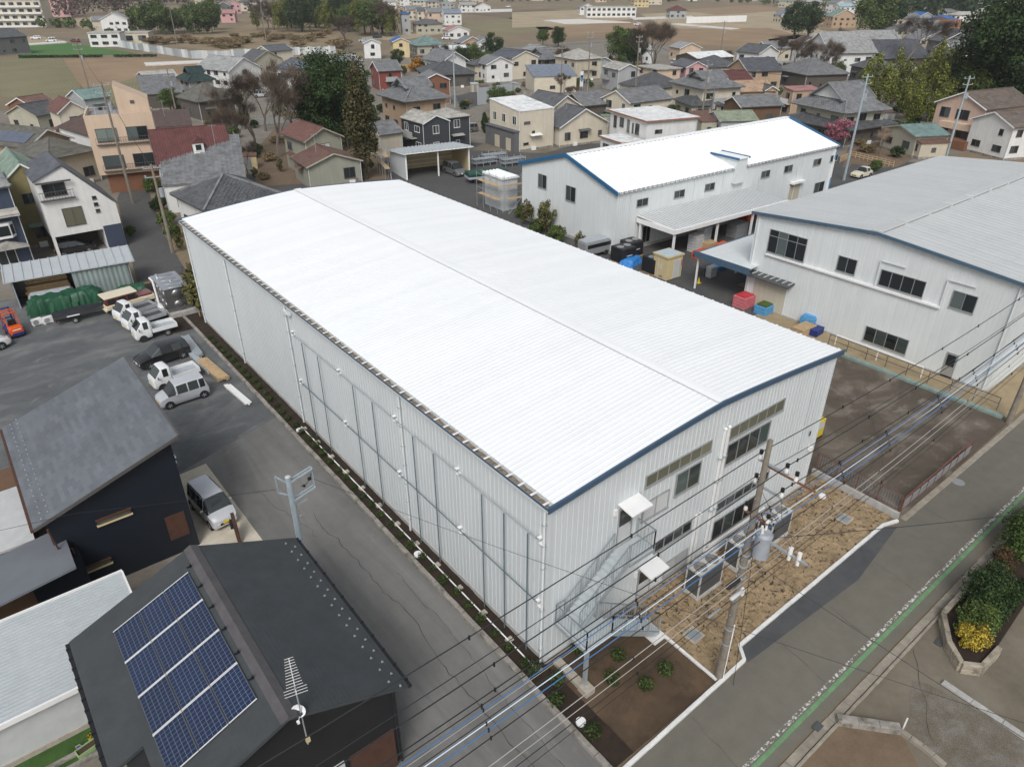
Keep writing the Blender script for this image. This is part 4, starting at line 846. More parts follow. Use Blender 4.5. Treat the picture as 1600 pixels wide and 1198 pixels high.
t = thing('watering_can', 'blue watering can beside the flower pot', 'watering can', (*(-16.71,8.44),.02)); b = MB(); b.cyl(0,0,0,.22,.1,10); b.tube([(.08,0,.08),(.28,0,.26)],.02,6); obj('body', b, mat('can_blue',(.02,.08,.45),.4,.1,3), t); b = MB(); b.tube([(-.09,0,.2),(-.1,0,.32),(.05,0,.32),(.09,0,.22)],.014,5); obj('handle', b, 'yellow', t)

# ================================================================== right-hand white building
RB = thing('grey_roof_factory', 'white ribbed factory with pale grey roof right of the warehouse', 'factory')
rx0, rx1, ry0, ry1, rh, rr = 41.0, 76.0, -2.0, 19.2, 8.45, 9.35; rym = 8.6
def rz(y): t = abs(y-rym)/10.6; return rr-(rr-rh)*t**1.05
b = MB(); b.extr([(rx0+.04,ry0+.04,-.1),(rx0+.04,ry1-.04,-.1),(rx0+.04,ry1-.04,rh-.3),(rx0+.04,rym,rr-.3),(rx0+.04,ry0+.04,rh-.3)], (rx1-rx0-.08,0,0)); b.f = [tuple(reversed(f)) for f in b.f]; obj('inner_wall', b, 'offwhite_panel', RB)
panel_row(RB, (rx0, ry1), R(-90), 36, (ry1-ry0)/36, lambda s: rz(ry1-s)-.40, 'offwhite_panel', .12)
panel_row(RB, (rx0, ry0), 0, 58, (rx1-rx0)/58, lambda s: rh-.40, 'offwhite_panel', .12)
b = MB(); b.box(rx0-.05,rx1,ry0-.05,ry1+.05,-.2,.14); obj('foundation', b, 'concrete', RB)
npl = 50; pw2 = (rx1+.3-rx0+.3)/npl
def plate2(y0, y1):
    k = MB(); ys = [y0+(y1-y0)*i/6 for i in range(7)]; pr = [(0,0),(.10,0),(.18,.022),(.28,.022),(.36,0),(.7,0)]; m = len(pr)
    k.add([(x*pw2/.7, y, rz(y)+z) for y in ys for x, z in pr], [(i*m+j, i*m+j+1, (i+1)*m+j+1, (i+1)*m+j) for i in range(6) for j in range(m-1)]); me = k.mesh('roof_plate'); me.materials.append(M['grey_roof_panel']); return me
q1, q2 = plate2(ry0-.3, rym-.3), plate2(rym+.3, ry1+.3)
for i in range(npl):
    for me in (q1, q2): obj('roof_plate', me, None, RB, (rx0-.3+i*pw2, 0, 0))
for i in range(9):
    b = MB(); x = rx0-.25+i*3.95; b.box(x, x+3.7, rym-.42, rym+.42, rr-.06, rr+.20); o = obj('ridge_vent', b, 'grey_roof_panel', RB, bevel=.05); k = MB(); k.box(x+.1,x+3.6,rym-.43,rym-.42,rr+.02,rr+.10); obj('vent_slot', k, 'mid_grey', o)
k = MB(); vs = []; ys = [ry0-.35+(ry1-ry0+.7)*i/16 for i in range(17)]
for y in ys:
    z = rz(y)+.08; vs += [(rx0-.30,y,z),(rx0-.42,y,z),(rx0-.42,y,z-.22),(rx0-.30,y,z-.22)]
k.add(vs, [(i*4+j, i*4+4+j, i*4+4+(j+1)%4, i*4+(j+1)%4) for i in range(16) for j in range(4)]+[(3,2,1,0),(64,65,66,67)]); obj('fascia', k, mat('fascia_slate',(.065,.115,.17),.45,.1,2), RB)
b = MB(); b.box(rx0-.4,rx1+.4,ry0-.5,ry0-.32,rh-.15,rh+.02); obj('gutter', b, 'offwhite_panel', RB)
def rwin(y, z, w, h, n, **k): window(RB, (rx0-.024, y, z), R(-90), w, h, n, **k)
rwin(17.65,5.3,3.6,2.05,4,rows=1,pane='glass'); rwin(11.15,5.5,1.6,1.28,2); rwin(7.58,5.36,3.45,1.3,4); rwin(2.2,5.33,1.68,1.33,2); rwin(7.56,.54,3.48,1.3,4,pane='glass_dark')
b = MB(); b.box(rx0-.09,rx0-.03,14.05,17.6,6.75,6.80); obj('transom_bar', b, 'alu', RB)
k = MB(); k.box(rx0-.05,rx0,.45,1.3,.0,2.0); d = obj('door', k, 'alu', RB); k = MB(); k.box(rx0-.07,rx0-.05,.58,1.17,.95,1.85); obj('pane', k, 'glass_dark', d)
k = MB(); k.box(rx0-.22,rx0-.02,2.7,17.6,5.02,5.18); obj('conduit_tray', k, 'white_paint', RB)
for (y, z0) in ((7.75,5.1),(2.75,5.1)): k = MB(); k.bar((rx0-.12,y,z0),(rx0-.12,y,7.3),.08); k.bar((rx0-.12,y,7.3),(rx0-.12,y-1.9,7.3),.08); obj('conduit', k, 'offwhite_panel', RB)
k = MB(); k.box(rx0-.08,rx0-.02,14.95,18.3,.1,2.75); sh = obj('roller_shutter', k, 'offwhite_panel', RB); k = MB()
for i in range(22): k.box(rx0-.095,rx0-.08,15.0,18.25,.12+i*.12,.21+i*.12)
obj('slat_curtain', k, 'w_beige', sh); k = MB(); k.extr([(rx0-.02,14.4,3.3),(rx0-.9,14.4,3.05),(rx0-.9,14.4,2.95),(rx0-.02,14.4,3.15)],(0,4.6,0)); obj('canopy', k, 'dark_grey', sh); k = MB()
for i in range(8): k.box(rx0-.9,rx0-.05,14.5+i*.6,14.54+i*.6,3.25,3.35)
obj('canopy_rib', k, 'light_grey', sh)
b = MB(); b.cyl(rx0-.1,ry0+.25,.1,rh-.3,.06,10); obj('downpipe', b, 'offwhite_panel', RB, smooth=True)
b = MB(); b.cyl(rx0-.08,ry1-.3,.1,rh-.3,.06,10); obj('downpipe', b, 'offwhite_panel', RB, smooth=True)
# awning on its left side
AW = thing('white_awning', 'white awning with slate blue edge on the factory side', 'awning', (0,0,0)); b = MB(); b.extr([(39.6,18.2,3.7),(39.6,24.2,3.4),(39.6,24.2,3.55),(39.6,18.2,3.85)],(14,0,0)); obj('roof_sheet', b, 'offwhite_panel', AW)
b = MB(); b.box(39.5,39.6,18.1,24.3,3.25,3.85); b.box(39.5,53.6,24.2,24.32,3.2,3.6); obj('edge_trim', b, 'fascia_slate', AW); b = MB()
for p in ((40,24),(46.5,24),(53,24)): b = MB(); b.bx(p[0],p[1],1.65,.14,.14,3.3); obj('post', b, 'white_paint', AW)
# ================================================================== middle white building with blue trim
nx, ny, mw, md, ma = (40.25,35.28,40.17,17.12,-2.3)
MBd = thing('blue_trim_factory', 'long white gable factory with bright blue roof trim behind the warehouse', 'factory', (nx, ny, 0), R(ma)); me_, mr = 6.75, 9.1
md = min(md, 18.5); mh = md*.5
def mz(y): return mr-(mr-me_)*abs(y-mh)/mh
b = MB(); b.extr([(.3,.35,-.1),(.3,md-.35,-.1),(.3,md-.35,me_-.15),(.3,mh,mr-.25),(.3,.35,me_-.15)],(mw-.6,0,0)); b.f = [tuple(reversed(f)) for f in b.f]; obj('inner_wall', b, 'offwhite_panel', MBd)
panel_row(MBd, (.26, md-.31), R(-90), 30, (md-.62)/30, lambda s: mz(md-.31-s)-.42, 'offwhite_panel', .3); panel_row(MBd, (.26,.31), 0, 68, (mw-.52)/68, lambda s: me_-.5, 'offwhite_panel', .3)
b = MB(); b.box(.2,mw-.2,.25,md-.25,-.3,.32); obj('foundation', b, 'concrete', MBd)
np3 = 58; pw3 = mw/np3
def plate3(y0, y1):
    k = MB(); pr = [(0,0),(.10,0),(.20,.10),(.36,.10),(.46,0),(.7,0)]; m = len(pr); k.add([(x*pw3/.7, y, mz(y)+z) for y in (y0, y1) for x, z in pr], [(j, j+1, m+j+1, m+j) for j in range(m-1)])
    k.add([(x*pw3/.7, y0 if y0 < mh else y1, me_+z) for x, z in pr]+[(x*pw3/.7, (y0 if y0 < mh else y1), me_+z-.13) for x, z in pr], [(j, j+m, j+m+1, j+1) for j in range(m-1)])
    me = k.mesh('roof_plate'); me.materials.append(M['white_roof']); return me
q1, q2 = plate3(0, mh), plate3(mh, md)
for i in range(np3):
    for me in (q1, q2): obj('roof_plate', me, None, MBd, (i*pw3, 0, 0))
b = MB(); b.box(0,mw,mh-.3,mh+.3,mr+.05,mr+.16); obj('ridge_cap', b, 'white_roof', MBd)
for x, m in ((-.08,'blue_trim_far'),(mw-.04,'blue_trim_far')):
    k = MB(); k.extr([(x,-.05,me_-.25),(x,mh,mr-.12),(x,md+.05,me_-.25),(x,md+.05,me_+.16),(x,mh,mr+.28),(x,-.05,me_+.16)],(.12,0,0)); obj('fascia', k, m, MBd)
k = MB()
for i in range(120): k.add([(i*mw/120,-.06,me_+.10),((i+.5)*mw/120,-.06,me_-.03),((i+1)*mw/120,-.06,me_+.10)],[(0,1,2),(2,1,0)])
obj('snow_fringe', k, 'mid_grey', MBd, kind='stuff')
mwin = lambda x, z, w, h, n=2: window(MBd, (x,.285,z), 0, w, h, n)
def lwin(y, z, w, h): window(MBd, (.235,y,z), R(-90), w, h, 2)
lwin(13.6,4.6,1.6,1.6); lwin(8.5,4.2,1.7,1.7)
for x in (3.2,9.0,14.1,24.4,29.0,35.2,39.0): mwin(x,4.7,1.7,.85)
mwin(36.6,.9,2.2,1.4); mwin(4.5,.5,1.2,1.9)
b = MB(); b.box(18.8,20.6,-.2,3.4,me_-1.8,me_+1.05); t_ = obj('stair_dormer', b, 'offwhite_panel', MBd); b = MB(); b.box(18.6,18.8,-.4,3.8,me_+1.0,me_+1.2); b.box(20.6,20.8,-.4,3.8,me_+1.0,me_+1.2); obj('dormer_trim', b, 'blue_trim_far', t_); b = MB(); b.box(18.8,20.6,-.35,3.7,me_+1.02,me_+1.12); obj('dormer_roof', b, 'white_roof', t_)
b = MB(); b.box(31.0,33.2,.26,.30,.3,3.0); obj('roller_shutter', b, 'w_beige', MBd); b = MB(); b.box(30.8,33.4,-.3,.3,3.05,3.3); obj('shutter_box', b, 'white_paint', MBd)
for x in (2.2,12.2,17.2,24.0,31.8): b = MB(); b.cyl(x,.22,.2,me_-.3,.05,8); obj('downpipe', b, 'offwhite_panel', MBd, smooth=True)
b = MB(); b.box(mw-.5,mw-.25,.1,.3,.3,6.2); obj('sign_strip', b, 'white_paint', MBd); b = MB(); b.box(mw-.5,mw-.25,.08,.1,.8,2.6); b.box(mw-.5,mw-.25,.08,.1,5.0,6.2); obj('sign_band', b, 'sheet_blue', MBd)
# lean-to canopy in front of it
CN = thing('loading_canopy', 'white loading canopy with ribbed roof in front of the middle factory', 'canopy', (nx, ny, 0), R(ma)); cx0, cx1 = 3.4, 22.5
b = MB(); b.extr([(cx0,-5.3,3.45),(cx0,.2,3.75),(cx0,.2,3.90),(cx0,-5.3,3.60)],(cx1-cx0,0,0)); b.f = [tuple(reversed(f)) for f in b.f]; r_ = obj('roof_sheet', b, 'white_paint', CN)
k = MB(); k.extr([(0,-5.2,3.64),(0,.15,3.93),(0,.15,3.98),(0,-5.2,3.69)],(.10,0,0)); km = k.mesh('roof_rib'); km.materials.append(M['galv_roof'])
for i in range(46): obj('roof_rib', km, None, r_, (cx0+.15+i*.415, 0, 0))
b = MB(); b.box(cx0-.08,cx1+.08,-5.45,-5.3,3.2,3.62); b.box(cx0-.08,cx0,-5.3,.2,3.1,3.6); obj('edge_trim', b, 'white_paint', CN)
for x, y in ((cx0+.2,-5.1),(cx0+.2,-.2),(cx0+7,-5.1),(cx0+13,-5.1),(cx1-.3,-5.1)): b = MB(); b.bx(x,y,1.65,.2,.2,3.3); obj('post', b, 'white_paint', CN)
# ================================================================== yard contents between the buildings
def crate_stack(name, label, cat, p, sz, m, rot=0, n=1, top=None, group=None):
    t = thing(name, label, cat, (p[0], p[1], 0), R(rot), group); h = sz[2]/n
    for i in range(n):
        b = MB(); b.box(-sz[0]/2,sz[0]/2,-sz[1]/2,sz[1]/2,i*h,(i+1)*h-.03); obj('layer', b, m, t, bevel=.03)
    if top: b = MB(); b.box(-sz[0]*.4,sz[0]*.4,-sz[1]*.4,sz[1]*.4,sz[2]-.02,sz[2]+.08); obj('cover', b, top, t)
    return t
def wrap_bundle(label, p, sz, rot):
    t = thing('wrapped_bundle', label, 'wrapped pallet', (p[0],p[1],0), R(rot), 'black wrapped bundles in the yard'); b = MB(); b.box(-sz[0]/2,sz[0]/2,-sz[1]/2,sz[1]/2,.12,sz[2]); obj('wrap', b, 'tarp_black', t, bevel=.12)
    for i in range(2): b = MB(); b.cyl(-sz[0]/4+i*sz[0]/2, 0, sz[2]-.02, sz[2]+.03, min(sz[0]/4,sz[1]/2)*.8, 14); obj('drum_top', b, 'mid_grey', t)
    b = MB(); b.box(-sz[0]*.2,sz[0]*.2,-sz[1]/2-.012,-sz[1]/2,.85,.95); obj('print', b, 'light_grey', t)
    b = MB(); b.box(-sz[0]/2,sz[0]/2,-sz[1]/2,sz[1]/2,0,.12); obj('pallet', b, 'wood_plank', t)
px, py = (40.2,29.36); wrap_bundle('black wrapped bundle nearest the cream cabin', (px,py), (2.0,1.9,1.75), -2); px, py = (41.15,32.17); wrap_bundle('black wrapped bundle beside the canopy post', (px-1.2,py+1.4), (2.0,1.9,1.7), -2); wrap_bundle('black wrapped bundle at the back of the group', (px+.9,py+2.2), (1.9,1.8,1.7), -2)
CB = thing('cream_cabin', 'cream storage cabin with pale flat roof in the factory yard', 'cabin', (*(39.12,26.88),0), R(-3)); b = MB(); b.box(0,2.1,0,1.9,.08,2.35); obj('wall', b, 'cream_box', CB); b = MB(); b.box(-.1,2.2,-.1,2.0,2.35,2.5); rr_ = obj('roof', b, 'cream_box', CB); b = MB(); b.box(.05,2.05,.05,1.85,2.5,2.53); obj('roof_sheet', b, 'lightsheet' if 'lightsheet' in M else mat('lightsheet',(.42,.50,.54),.5,.08,2), rr_)
b = MB(); b.box(.9,1.8,-.04,.0,.15,2.0); d = obj('door', b, 'light_grey', CB); b = MB(); b.box(1.95,2.05,-.03,-.005,1.3,1.9); obj('red_sign', b, 'red_plastic', CB); b = MB(); b.box(-.03,-.005,.7,1.0,1.1,1.5); b.box(-.05,-.005,1.2,1.25,.3,2.1); obj('meter_box', b, 'light_grey', CB); b = MB(); b.box(-.02,-.005,.5,1.0,.25,.45); obj('vent', b, 'alu', CB)
b = MB(); b.tube([(0,0,.03),(0,0,.6)],[.17,.03],12); b.box(-.22,.22,-.22,.22,0,.035); tag(obj('traffic_cone', b, 'yellow', loc=(*(41.39,24.65),0)), 'yellow traffic cone beside the cream cabin', 'traffic cone')
for (lab, p, sz, m, n, top, cat, nm) in (('pink crates wrapped beside the factory shutter', (40.13,18.49), (1.6,1.3,1.1), 'pink_plastic', 4, 'red_plastic', 'crate stack', 'crate_stack'), ('blue crates with green nets near the warehouse eave', (40.38,16.47), (1.5,1.2,.8), 'sheet_blue', 3, 'leaf_mid', 'crate stack', 'crate_stack'), ('orange shelving stack under the awning', (48.15,27.11), (1.5,1.0,2.0), 'orange', 5, None, 'rack', 'orange_rack'),
    ('brown cardboard boxes beside the canopy', (49.73,29.95), (1.4,1.0,1.1), 'wood_light', 3, None, 'box stack', 'box_stack'), ('second brown cardboard stack beside the orange shelving', (47.88,28.07), (1.0,.9,.9), 'wood_plank', 2, None, 'box stack', 'box_stack'), ('white panels stacked under the canopy edge', (48.52,30.92), (1.3,1.2,1.9), 'light_grey', 6, None, 'panel stack', 'panel_stack'), ('tall pale panels stacked deeper under the canopy', (51.3,31.99), (1.5,1.0,2.0), 'offwhite_panel', 6, None, 'panel stack', 'panel_stack'),
    ('grey drum boxes behind the yellow cone', (43.72,24.99), (.9,.7,1.1), 'light_grey', 2, None, 'box', 'grey_box'), ('flat blue sheets stacked on the asphalt', (45.93,25.74), (1.5,1.0,.6), 'sheet_blue', 4, None, 'sheet stack', 'sheet_stack'), ('orange planks on a pallet beside the cabin', (47.44,29.18), (1.9,1.1,.8), 'orange', 3, None, 'plank stack', 'plank_stack'), ('dark machine parts piled behind the cabin', (43.78,25.84), (1.4,1.0,.9), 'dark_grey', 2, None, 'machine', 'machine_parts'),
    ('blue covered pallet by the factory wall', (41.21,12.38), (1.6,1.2,1.0), 'sheet_blue', 2, 'sheet_blue', 'covered pallet', 'covered_pallet'), ('pallet of tan blocks by the factory wall', (39.4,11.87), (1.9,1.1,.7), 'wood_light', 3, None, 'pallet', 'pallet'), ('dark blue pallet of parts next to the tan blocks', (40.01,11.22), (1.3,1.0,.6), 'royal_blue', 2, None, 'pallet', 'pallet'), ('grey crates deep under the canopy', (56.53,31.32), (2.2,1.4,1.6), 'mid_grey', 3, None, 'crate stack', 'crate_stack'), ('orange drums at the far end of the canopy', (62.2,34.07), (1.6,1.3,1.7), 'orange', 3, None, 'drum stack', 'drum_stack'), ('red and white crates at the canopy end', (64.72,34.45), (1.3,1.2,1.5), 'red_plastic', 4, 'white_paint', 'crate stack', 'crate_stack')):
    crate_stack(nm, lab, cat, p, sz, m, random.uniform(-6,6), n, top)
def tarp_heap(name, label, p, sx, sy, h, m, rot=0, seed=1, nx=30, ny=16, flat=.62):
    rnd = random.Random(seed); k = MB(); ph = [(rnd.uniform(1,4), rnd.uniform(-1,1)*3, rnd.uniform(0,6.28)) for _ in range(6)]; vs = []
    for j in range(ny+1):
        for i in range(nx+1):
            u = i/nx*2-1; v = j/ny*2-1; e = max(abs(u), abs(v)); z = h*(1-max(0,(e-flat)/(1-flat))**2.2)
            z *= 1+.13*mnoise.noise(Vector((u*sx*.7+seed*3, v*sy*.9, seed)))+.10*abs(mnoise.noise(Vector((u*sx*1.5, v*.8+seed*5, 2))))
            z = max(.01, z+rnd.uniform(-.02,.02)*h) if e < 1 else 0
            fo = max(0,e-.5)*.28*mnoise.noise(Vector((u*sx*2.2, v*sy*2.2, seed)))
            vs.append((u*sx/2*(1+fo), v*sy/2*(1+fo*1.6), z))
    k.add(vs, [(j*(nx+1)+i, j*(nx+1)+i+1, (j+1)*(nx+1)+i+1, (j+1)*(nx+1)+i) for j in range(ny) for i in range(nx)]); return tag(obj(name, k, m, loc=(p[0],p[1],.01), rotz=R(rot), smooth=True), label, 'tarpaulin')
tarp_heap('blue_tarp', 'crumpled bright blue tarpaulin by the black bundles', (40.07,32.54), 2.6, 1.6, .7, 'tarp_blue', 20, 5)
t = thing('parked_truck', 'blue-grey van roof just showing over the warehouse eave', 'van', (*(38.93,36.96),0), R(-5)); b = MB(); b.box(-1.7,1.7,-.8,.8,.35,1.75); obj('body', b, 'mid_grey', t, bevel=.15); b = MB(); b.box(-1.62,1.5,-.72,.72,1.755,1.82); obj('roof', b, 'bed_grey', t, bevel=.03); b = MB(); b.box(-1.5,1.72,-.815,.815,1.1,1.5); obj('window_band', b, 'car_glass', t)
for x in (-1.1,1.1):
    for y in (-.72,.72): b = MB(); b.tube([(x,y-.09,.3),(x,y+.09,.3)],.3,14); obj('wheel', b, 'rubber', t)
# ---- white carport at the back, with its things
def gpt(u): return u
CPn = (39.74,77.49,10.43,7.44,-10.1)
CP = thing('back_carport', 'open white carport with ribbed roof at the far yard corner', 'carport', (CPn[0], CPn[1], 0), R(CPn[4])); cw_, cd_ = CPn[2], 6.2; 
b = MB(); b.extr([(-.4,-.8,3.75),(-.4,cd_,3.1),(-.4,cd_,3.22),(-.4,-.8,3.87)],(cw_+.8,0,0)); b.f = [tuple(reversed(f)) for f in b.f]; r_ = obj('roof_sheet', b, 'white_roof', CP)
k = MB(); k.add([(0,-.8,3.88),(.12,-.8,4.02),(.30,-.8,4.02),(.42,-.8,3.88),(0,cd_,3.23),(.12,cd_,3.37),(.30,cd_,3.37),(.42,cd_,3.23)],[(0,1,5,4),(1,2,6,5),(2,3,7,6),(0,3,2,1)]); km = k.mesh('roof_rib'); km.materials.append(M['galv_roof'])
nr = int((cw_+.8)/.6)
for i in range(nr): obj('roof_rib', km, None, r_, (-.36+i*(cw_+.8)/nr, 0, 0))
b = MB(); b.box(0,cw_,cd_-.1,cd_,0,3.1); obj('back_wall', b, 'w_yellow_wall', CP); b = MB(); b.extr([(0,-.2,0),(0,cd_,0),(0,cd_,3.1),(0,-.2,3.65)],(.08,0,0)); obj('side_wall', b, 'white_panel', CP); b = MB(); b.extr([(cw_-.08,-.2,0),(cw_-.08,cd_,0),(cw_-.08,cd_,3.1),(cw_-.08,-.2,3.65)],(.08,0,0)); obj('side_wall', b, 'w_yellow_wall', CP)
for x in (.15,cw_*.5,cw_-.15): b = MB(); b.bx(x,-.15,1.85,.18,.18,3.7); obj('post', b, 'white_paint', CP)
b = MB(); [b.box(.1,cw_-.1,cd_-.16,cd_-.1,z,z+.08) for z in (.6,1.2,1.8,2.4)]; obj('girt', b, 'white_paint', CP)
# scaffold-clad white sheds
def scaffold(label, x, y, a, L, Hh, D=.9):
    t = thing('scaffold', label, 'scaffold', (x,y,0), R(a)); n = max(1, round(L/1.8))
    for i in range(n+1):
        for yy in (0,D): b = MB(); b.tube([(i*L/n,yy,0),(i*L/n,yy,Hh)],.03,5); obj('standard', b, 'galv', t)
    for z in [1.7*k_ for k_ in range(1, int(Hh/1.7)+1)]:
        b = MB(); b.box(0,L,.1,D-.1,z,z+.05); obj('plank_deck', b, 'wood_light', t); b = MB(); b.tube([(0,0,z+.9),(L,0,z+.9)],.025,5); b.tube([(0,D,z+.9),(L,D,z+.9)],.025,5); obj('guard_rail', b, 'galv', t)
    b = MB(); b.tube([(0,0,0),(L/n,0,Hh*.5),(L/n if n < 2 else 2*L/n,0,Hh)],.025,5); obj('brace', b, 'galv', t)
x_, y_ = (41.05,55.7); WS = thing('scaffold_shed', 'small white shed clad in scaffolding beside the middle factory', 'shed', (x_, y_, 0), R(-2)); b = MB(); b.box(.2,2.4,.2,4.4,0,4.0); obj('wall', b, 'white_panel', WS); b = MB(); b.box(0,2.6,0,4.6,4.0,4.12); r_ = obj('roof', b, 'white_roof', WS); k = MB(); k.add([(0,0,4.12),(.12,0,4.26),(.30,0,4.26),(.42,0,4.12),(0,4.6,4.12),(.12,4.6,4.26),(.30,4.6,4.26),(.42,4.6,4.12)],[(0,1,5,4),(1,2,6,5),(2,3,7,6),(0,3,2,1)]); km = k.mesh('roof_rib'); km.materials.append(M['white_roof'])
for i in range(5): obj('roof_rib', km, None, r_, (.0+i*.53,0,0))
scaffold('steel scaffold on the front of the small white shed', x_, y_-1.2, -2, 2.6, 4.6); scaffold('steel scaffold on the left side of the small white shed', x_-.3, y_-.4, 88, 4.6, 4.6); 
x_, y_ = (37.91,78.46); scaffold('steel scaffold on the left side of the open carport', x_, y_, CPn[4]+82, 6.2, 5.0)
# green-covered trailer
t = thing('covered_trailer', 'trailer with dark green cover parked in the factory yard', 'trailer', (*(45.38,69.28),0), R((45.38,69.28,5.69,3.59,-15.8)[4])); b = MB(); b.box(0,6.2,0,2.1,1.0,1.6); obj('green_cover', b, 'tarp_darkgreen', t, bevel=.18); b = MB(); b.box(0,6.2,.05,2.05,.7,.98); obj('deck', b, 'bed_grey', t); b = MB(); b.box(.0,5.6,.2,.3,.55,.7); b.box(0,5.6,1.8,1.9,.55,.7); obj('chassis', b, 'dark_grey', t)
for x in (1.2,2.0,4.8):
    for y in (.1,1.9): b = MB(); b.tube([(x,y-.1,.35),(x,y+.12,.35)],.35,14); obj('wheel', b, 'rubber', t)
# pipe racks
for i, (p, lab) in enumerate((((55.42,78.59),'steel pipe rack full of scaffold tubes behind the trailer'),((55.97,74.28),'low pile of scaffold tubes left of the middle factory'),((52.42,77.09),'nested scaffold frames stacked behind the grey minivan'))):
    t = thing('pipe_rack', lab, 'rack', (p[0],p[1],0), R(-8)); 
    for x in (0,1.2,2.4,3.6):
        b = MB(); b.bar((x,0,0),(x,0,1.5),.07); b.bar((x,1.5,0),(x,1.5,1.5),.07); b.bar((x,0,.4),(x,1.5,.4),.06); b.bar((x,0,1.0),(x,1.5,1.0),.06); obj('rack_frame', b, 'galv', t)
    b = MB()
    for z in (.47,1.07):
        for k_ in range(14): b.tube([(-.3,.1+k_*.1,z+random.uniform(0,.12)),(3.9,.1+k_*.1,z+random.uniform(0,.12))],.03,5)
    obj('tube_load', b, 'galv', t, kind='stuff')
t = thing('yellow_container', 'yellow machine box just behind the warehouse right corner', 'machine', (*(26.06,2.29),0), R(0)); b = MB(); b.box(-.9,.25,0,1.0,.15,1.45); obj('body', b, 'yellow', t, bevel=.05); b = MB(); b.box(-.5,.1,-.015,-.003,.8,1.3); obj('panel', b, 'light_grey', t); b = MB(); b.box(-.9,.25,0,1.0,0,.15); obj('skid', b, 'black_paint', t)
# ---- low wall, fences and rails of the vacant lot
t = thing('lot_wall', 'low concrete retaining wall between the tan soil and the vacant lot', 'wall'); n = 11
for i in range(n):
    y0, y1 = -4.85+i*.485, -4.85+(i+1)*.485-.006; b = MB(); b.box(22.02,22.2,y0,y1,-.05,.42); obj('block', b, 'concrete', t)
t = thing('mesh_fence', 'rusty wire mesh fence standing on the low lot wall', 'fence')
for i in range(5): b = MB(); y = -4.7+i*1.28; b.bar((22.3,y,0),(22.3,y,1.5),.05); obj('post', b, 'rusty_fence', t)
b = MB(); b.bar((22.3,-4.7,1.45),(22.3,.42,1.45),.035); b.bar((22.3,-4.7,.5),(22.3,.42,.5),.03); obj('rail', b, 'rusty_fence', t)
k = MB()
for i in range(34): y = -4.7+i*.155; k.bar((22.3,y,.45),(22.3,y,1.45),.008)
for i in range(7): k.bar((22.3,-4.7,.5+i*.15),(22.3,.42,.5+i*.15),.008)
obj('mesh', k, 'mid_grey', t, kind='stuff')
t = thing('rusty_barrier', 'bent rusty pipe barrier with grey panels along the vacant lot edge', 'barrier'); n = 9
for i in range(n+1):
    x = 22.9+i*.98; h = .95+(.25 if i > 4 else .1*math.sin(i)); b = MB(); b.bar((x,-4.62,0),(x,-4.62,h),.06); obj('post', b, 'rusty_fence', t)
    if i < n: b = MB(); b.box(x+.05,x+.93,-4.64,-4.60,.15,.72); obj('panel', b, 'mid_grey', t)
b = MB(); b.tube([(22.8,-4.62,.95),(25.5,-4.62,1.02),(27.2,-4.66,1.12),(29,-4.62,1.2),(31.8,-4.62,1.2)],.05,8); b.tube([(22.8,-4.62,.12),(31.8,-4.62,.12)],.035,6); obj('rail', b, 'rusty_fence', t)
t = thing('lot_edge_rail', 'pale green edging and steel rails at the back of the vacant lot', 'edging'); b = MB(); b.box(37.9,38.3,-4.2,14,.0,.18); obj('edging', b, mat('edge_green',(.20,.27,.25),.7,.2,2), t)
for i in range(9): b = MB(); b.bar((38.9,-3.5+i*1.6,0),(38.9,-3.5+i*1.6,1.0),.04); obj('post', b, 'dark_grey', t)
b = MB(); b.bar((38.9,-3.5,1.0),(38.9,9.3,1.0),.04); b.bar((38.9,-3.5,.55),(38.9,9.3,.55),.03); obj('rail', b, 'dark_grey', t); b = MB(); b.bar((39.4,2.0,.9),(39.4,9.0,.9),.09); b.bar((39.4,2.0,0),(39.4,2.0,.9),.06); b.bar((39.4,5.5,0),(39.4,5.5,.9),.06); b.bar((39.4,9.0,0),(39.4,9.0,.9),.06); obj('white_rail', b, 'white_paint', t)

# ================================================================== vehicles
def wheel(parent, x, y, r, w, side, rim='rim'):
    o = bpy.data.objects.new('wheel', WH.setdefault((r, w), None) or mk_tyre(r, w)); COL.objects.link(o); o.parent = parent; o.location = (x, y, r); o.rotation_euler = (0, 0, 0 if side > 0 else math.pi)
    obj('rim', mk_rim(r, w, rim), None, o)
WH = {}; RM = {}
def mk_tyre(r, w):
    k = MB(); n = 18; pr = [(-w/2, r*.62), (-w/2, r*.93), (-w*.36, r), (w*.36, r), (w/2, r*.93), (w/2, r*.62)]; vs = [(rr*math.cos(t), y, rr*math.sin(t)) for t in [2*math.pi*i/n for i in range(n)] for y, rr in pr]; m = len(pr)
    k.add(vs, [(i*m+j, i*m+(j+1)%m, ((i+1)%n)*m+(j+1)%m, ((i+1)%n)*m+j) for i in range(n) for j in range(m)]); me = k.mesh('wheel'); me.materials.append(M['rubber']); WH[(r, w)] = me; return me
def mk_rim(r, w, m):
    if (r, w, m) not in RM:
        k = MB(); k.tube([(0,w*.20,0),(0,w*.36,0)], r*.60, 16)
        for i in range(5): a = 2*math.pi*i/5; k.bar((0,w*.40,0),(r*.58*math.cos(a),w*.38,r*.58*math.sin(a)),.05,.05)
        k.tube([(0,w*.3,0),(0,w*.46,0)], r*.14, 8); me = k.mesh('rim'); me.materials.append(M[m]); RM[(r, w, m)] = me
    return RM[(r, w, m)]
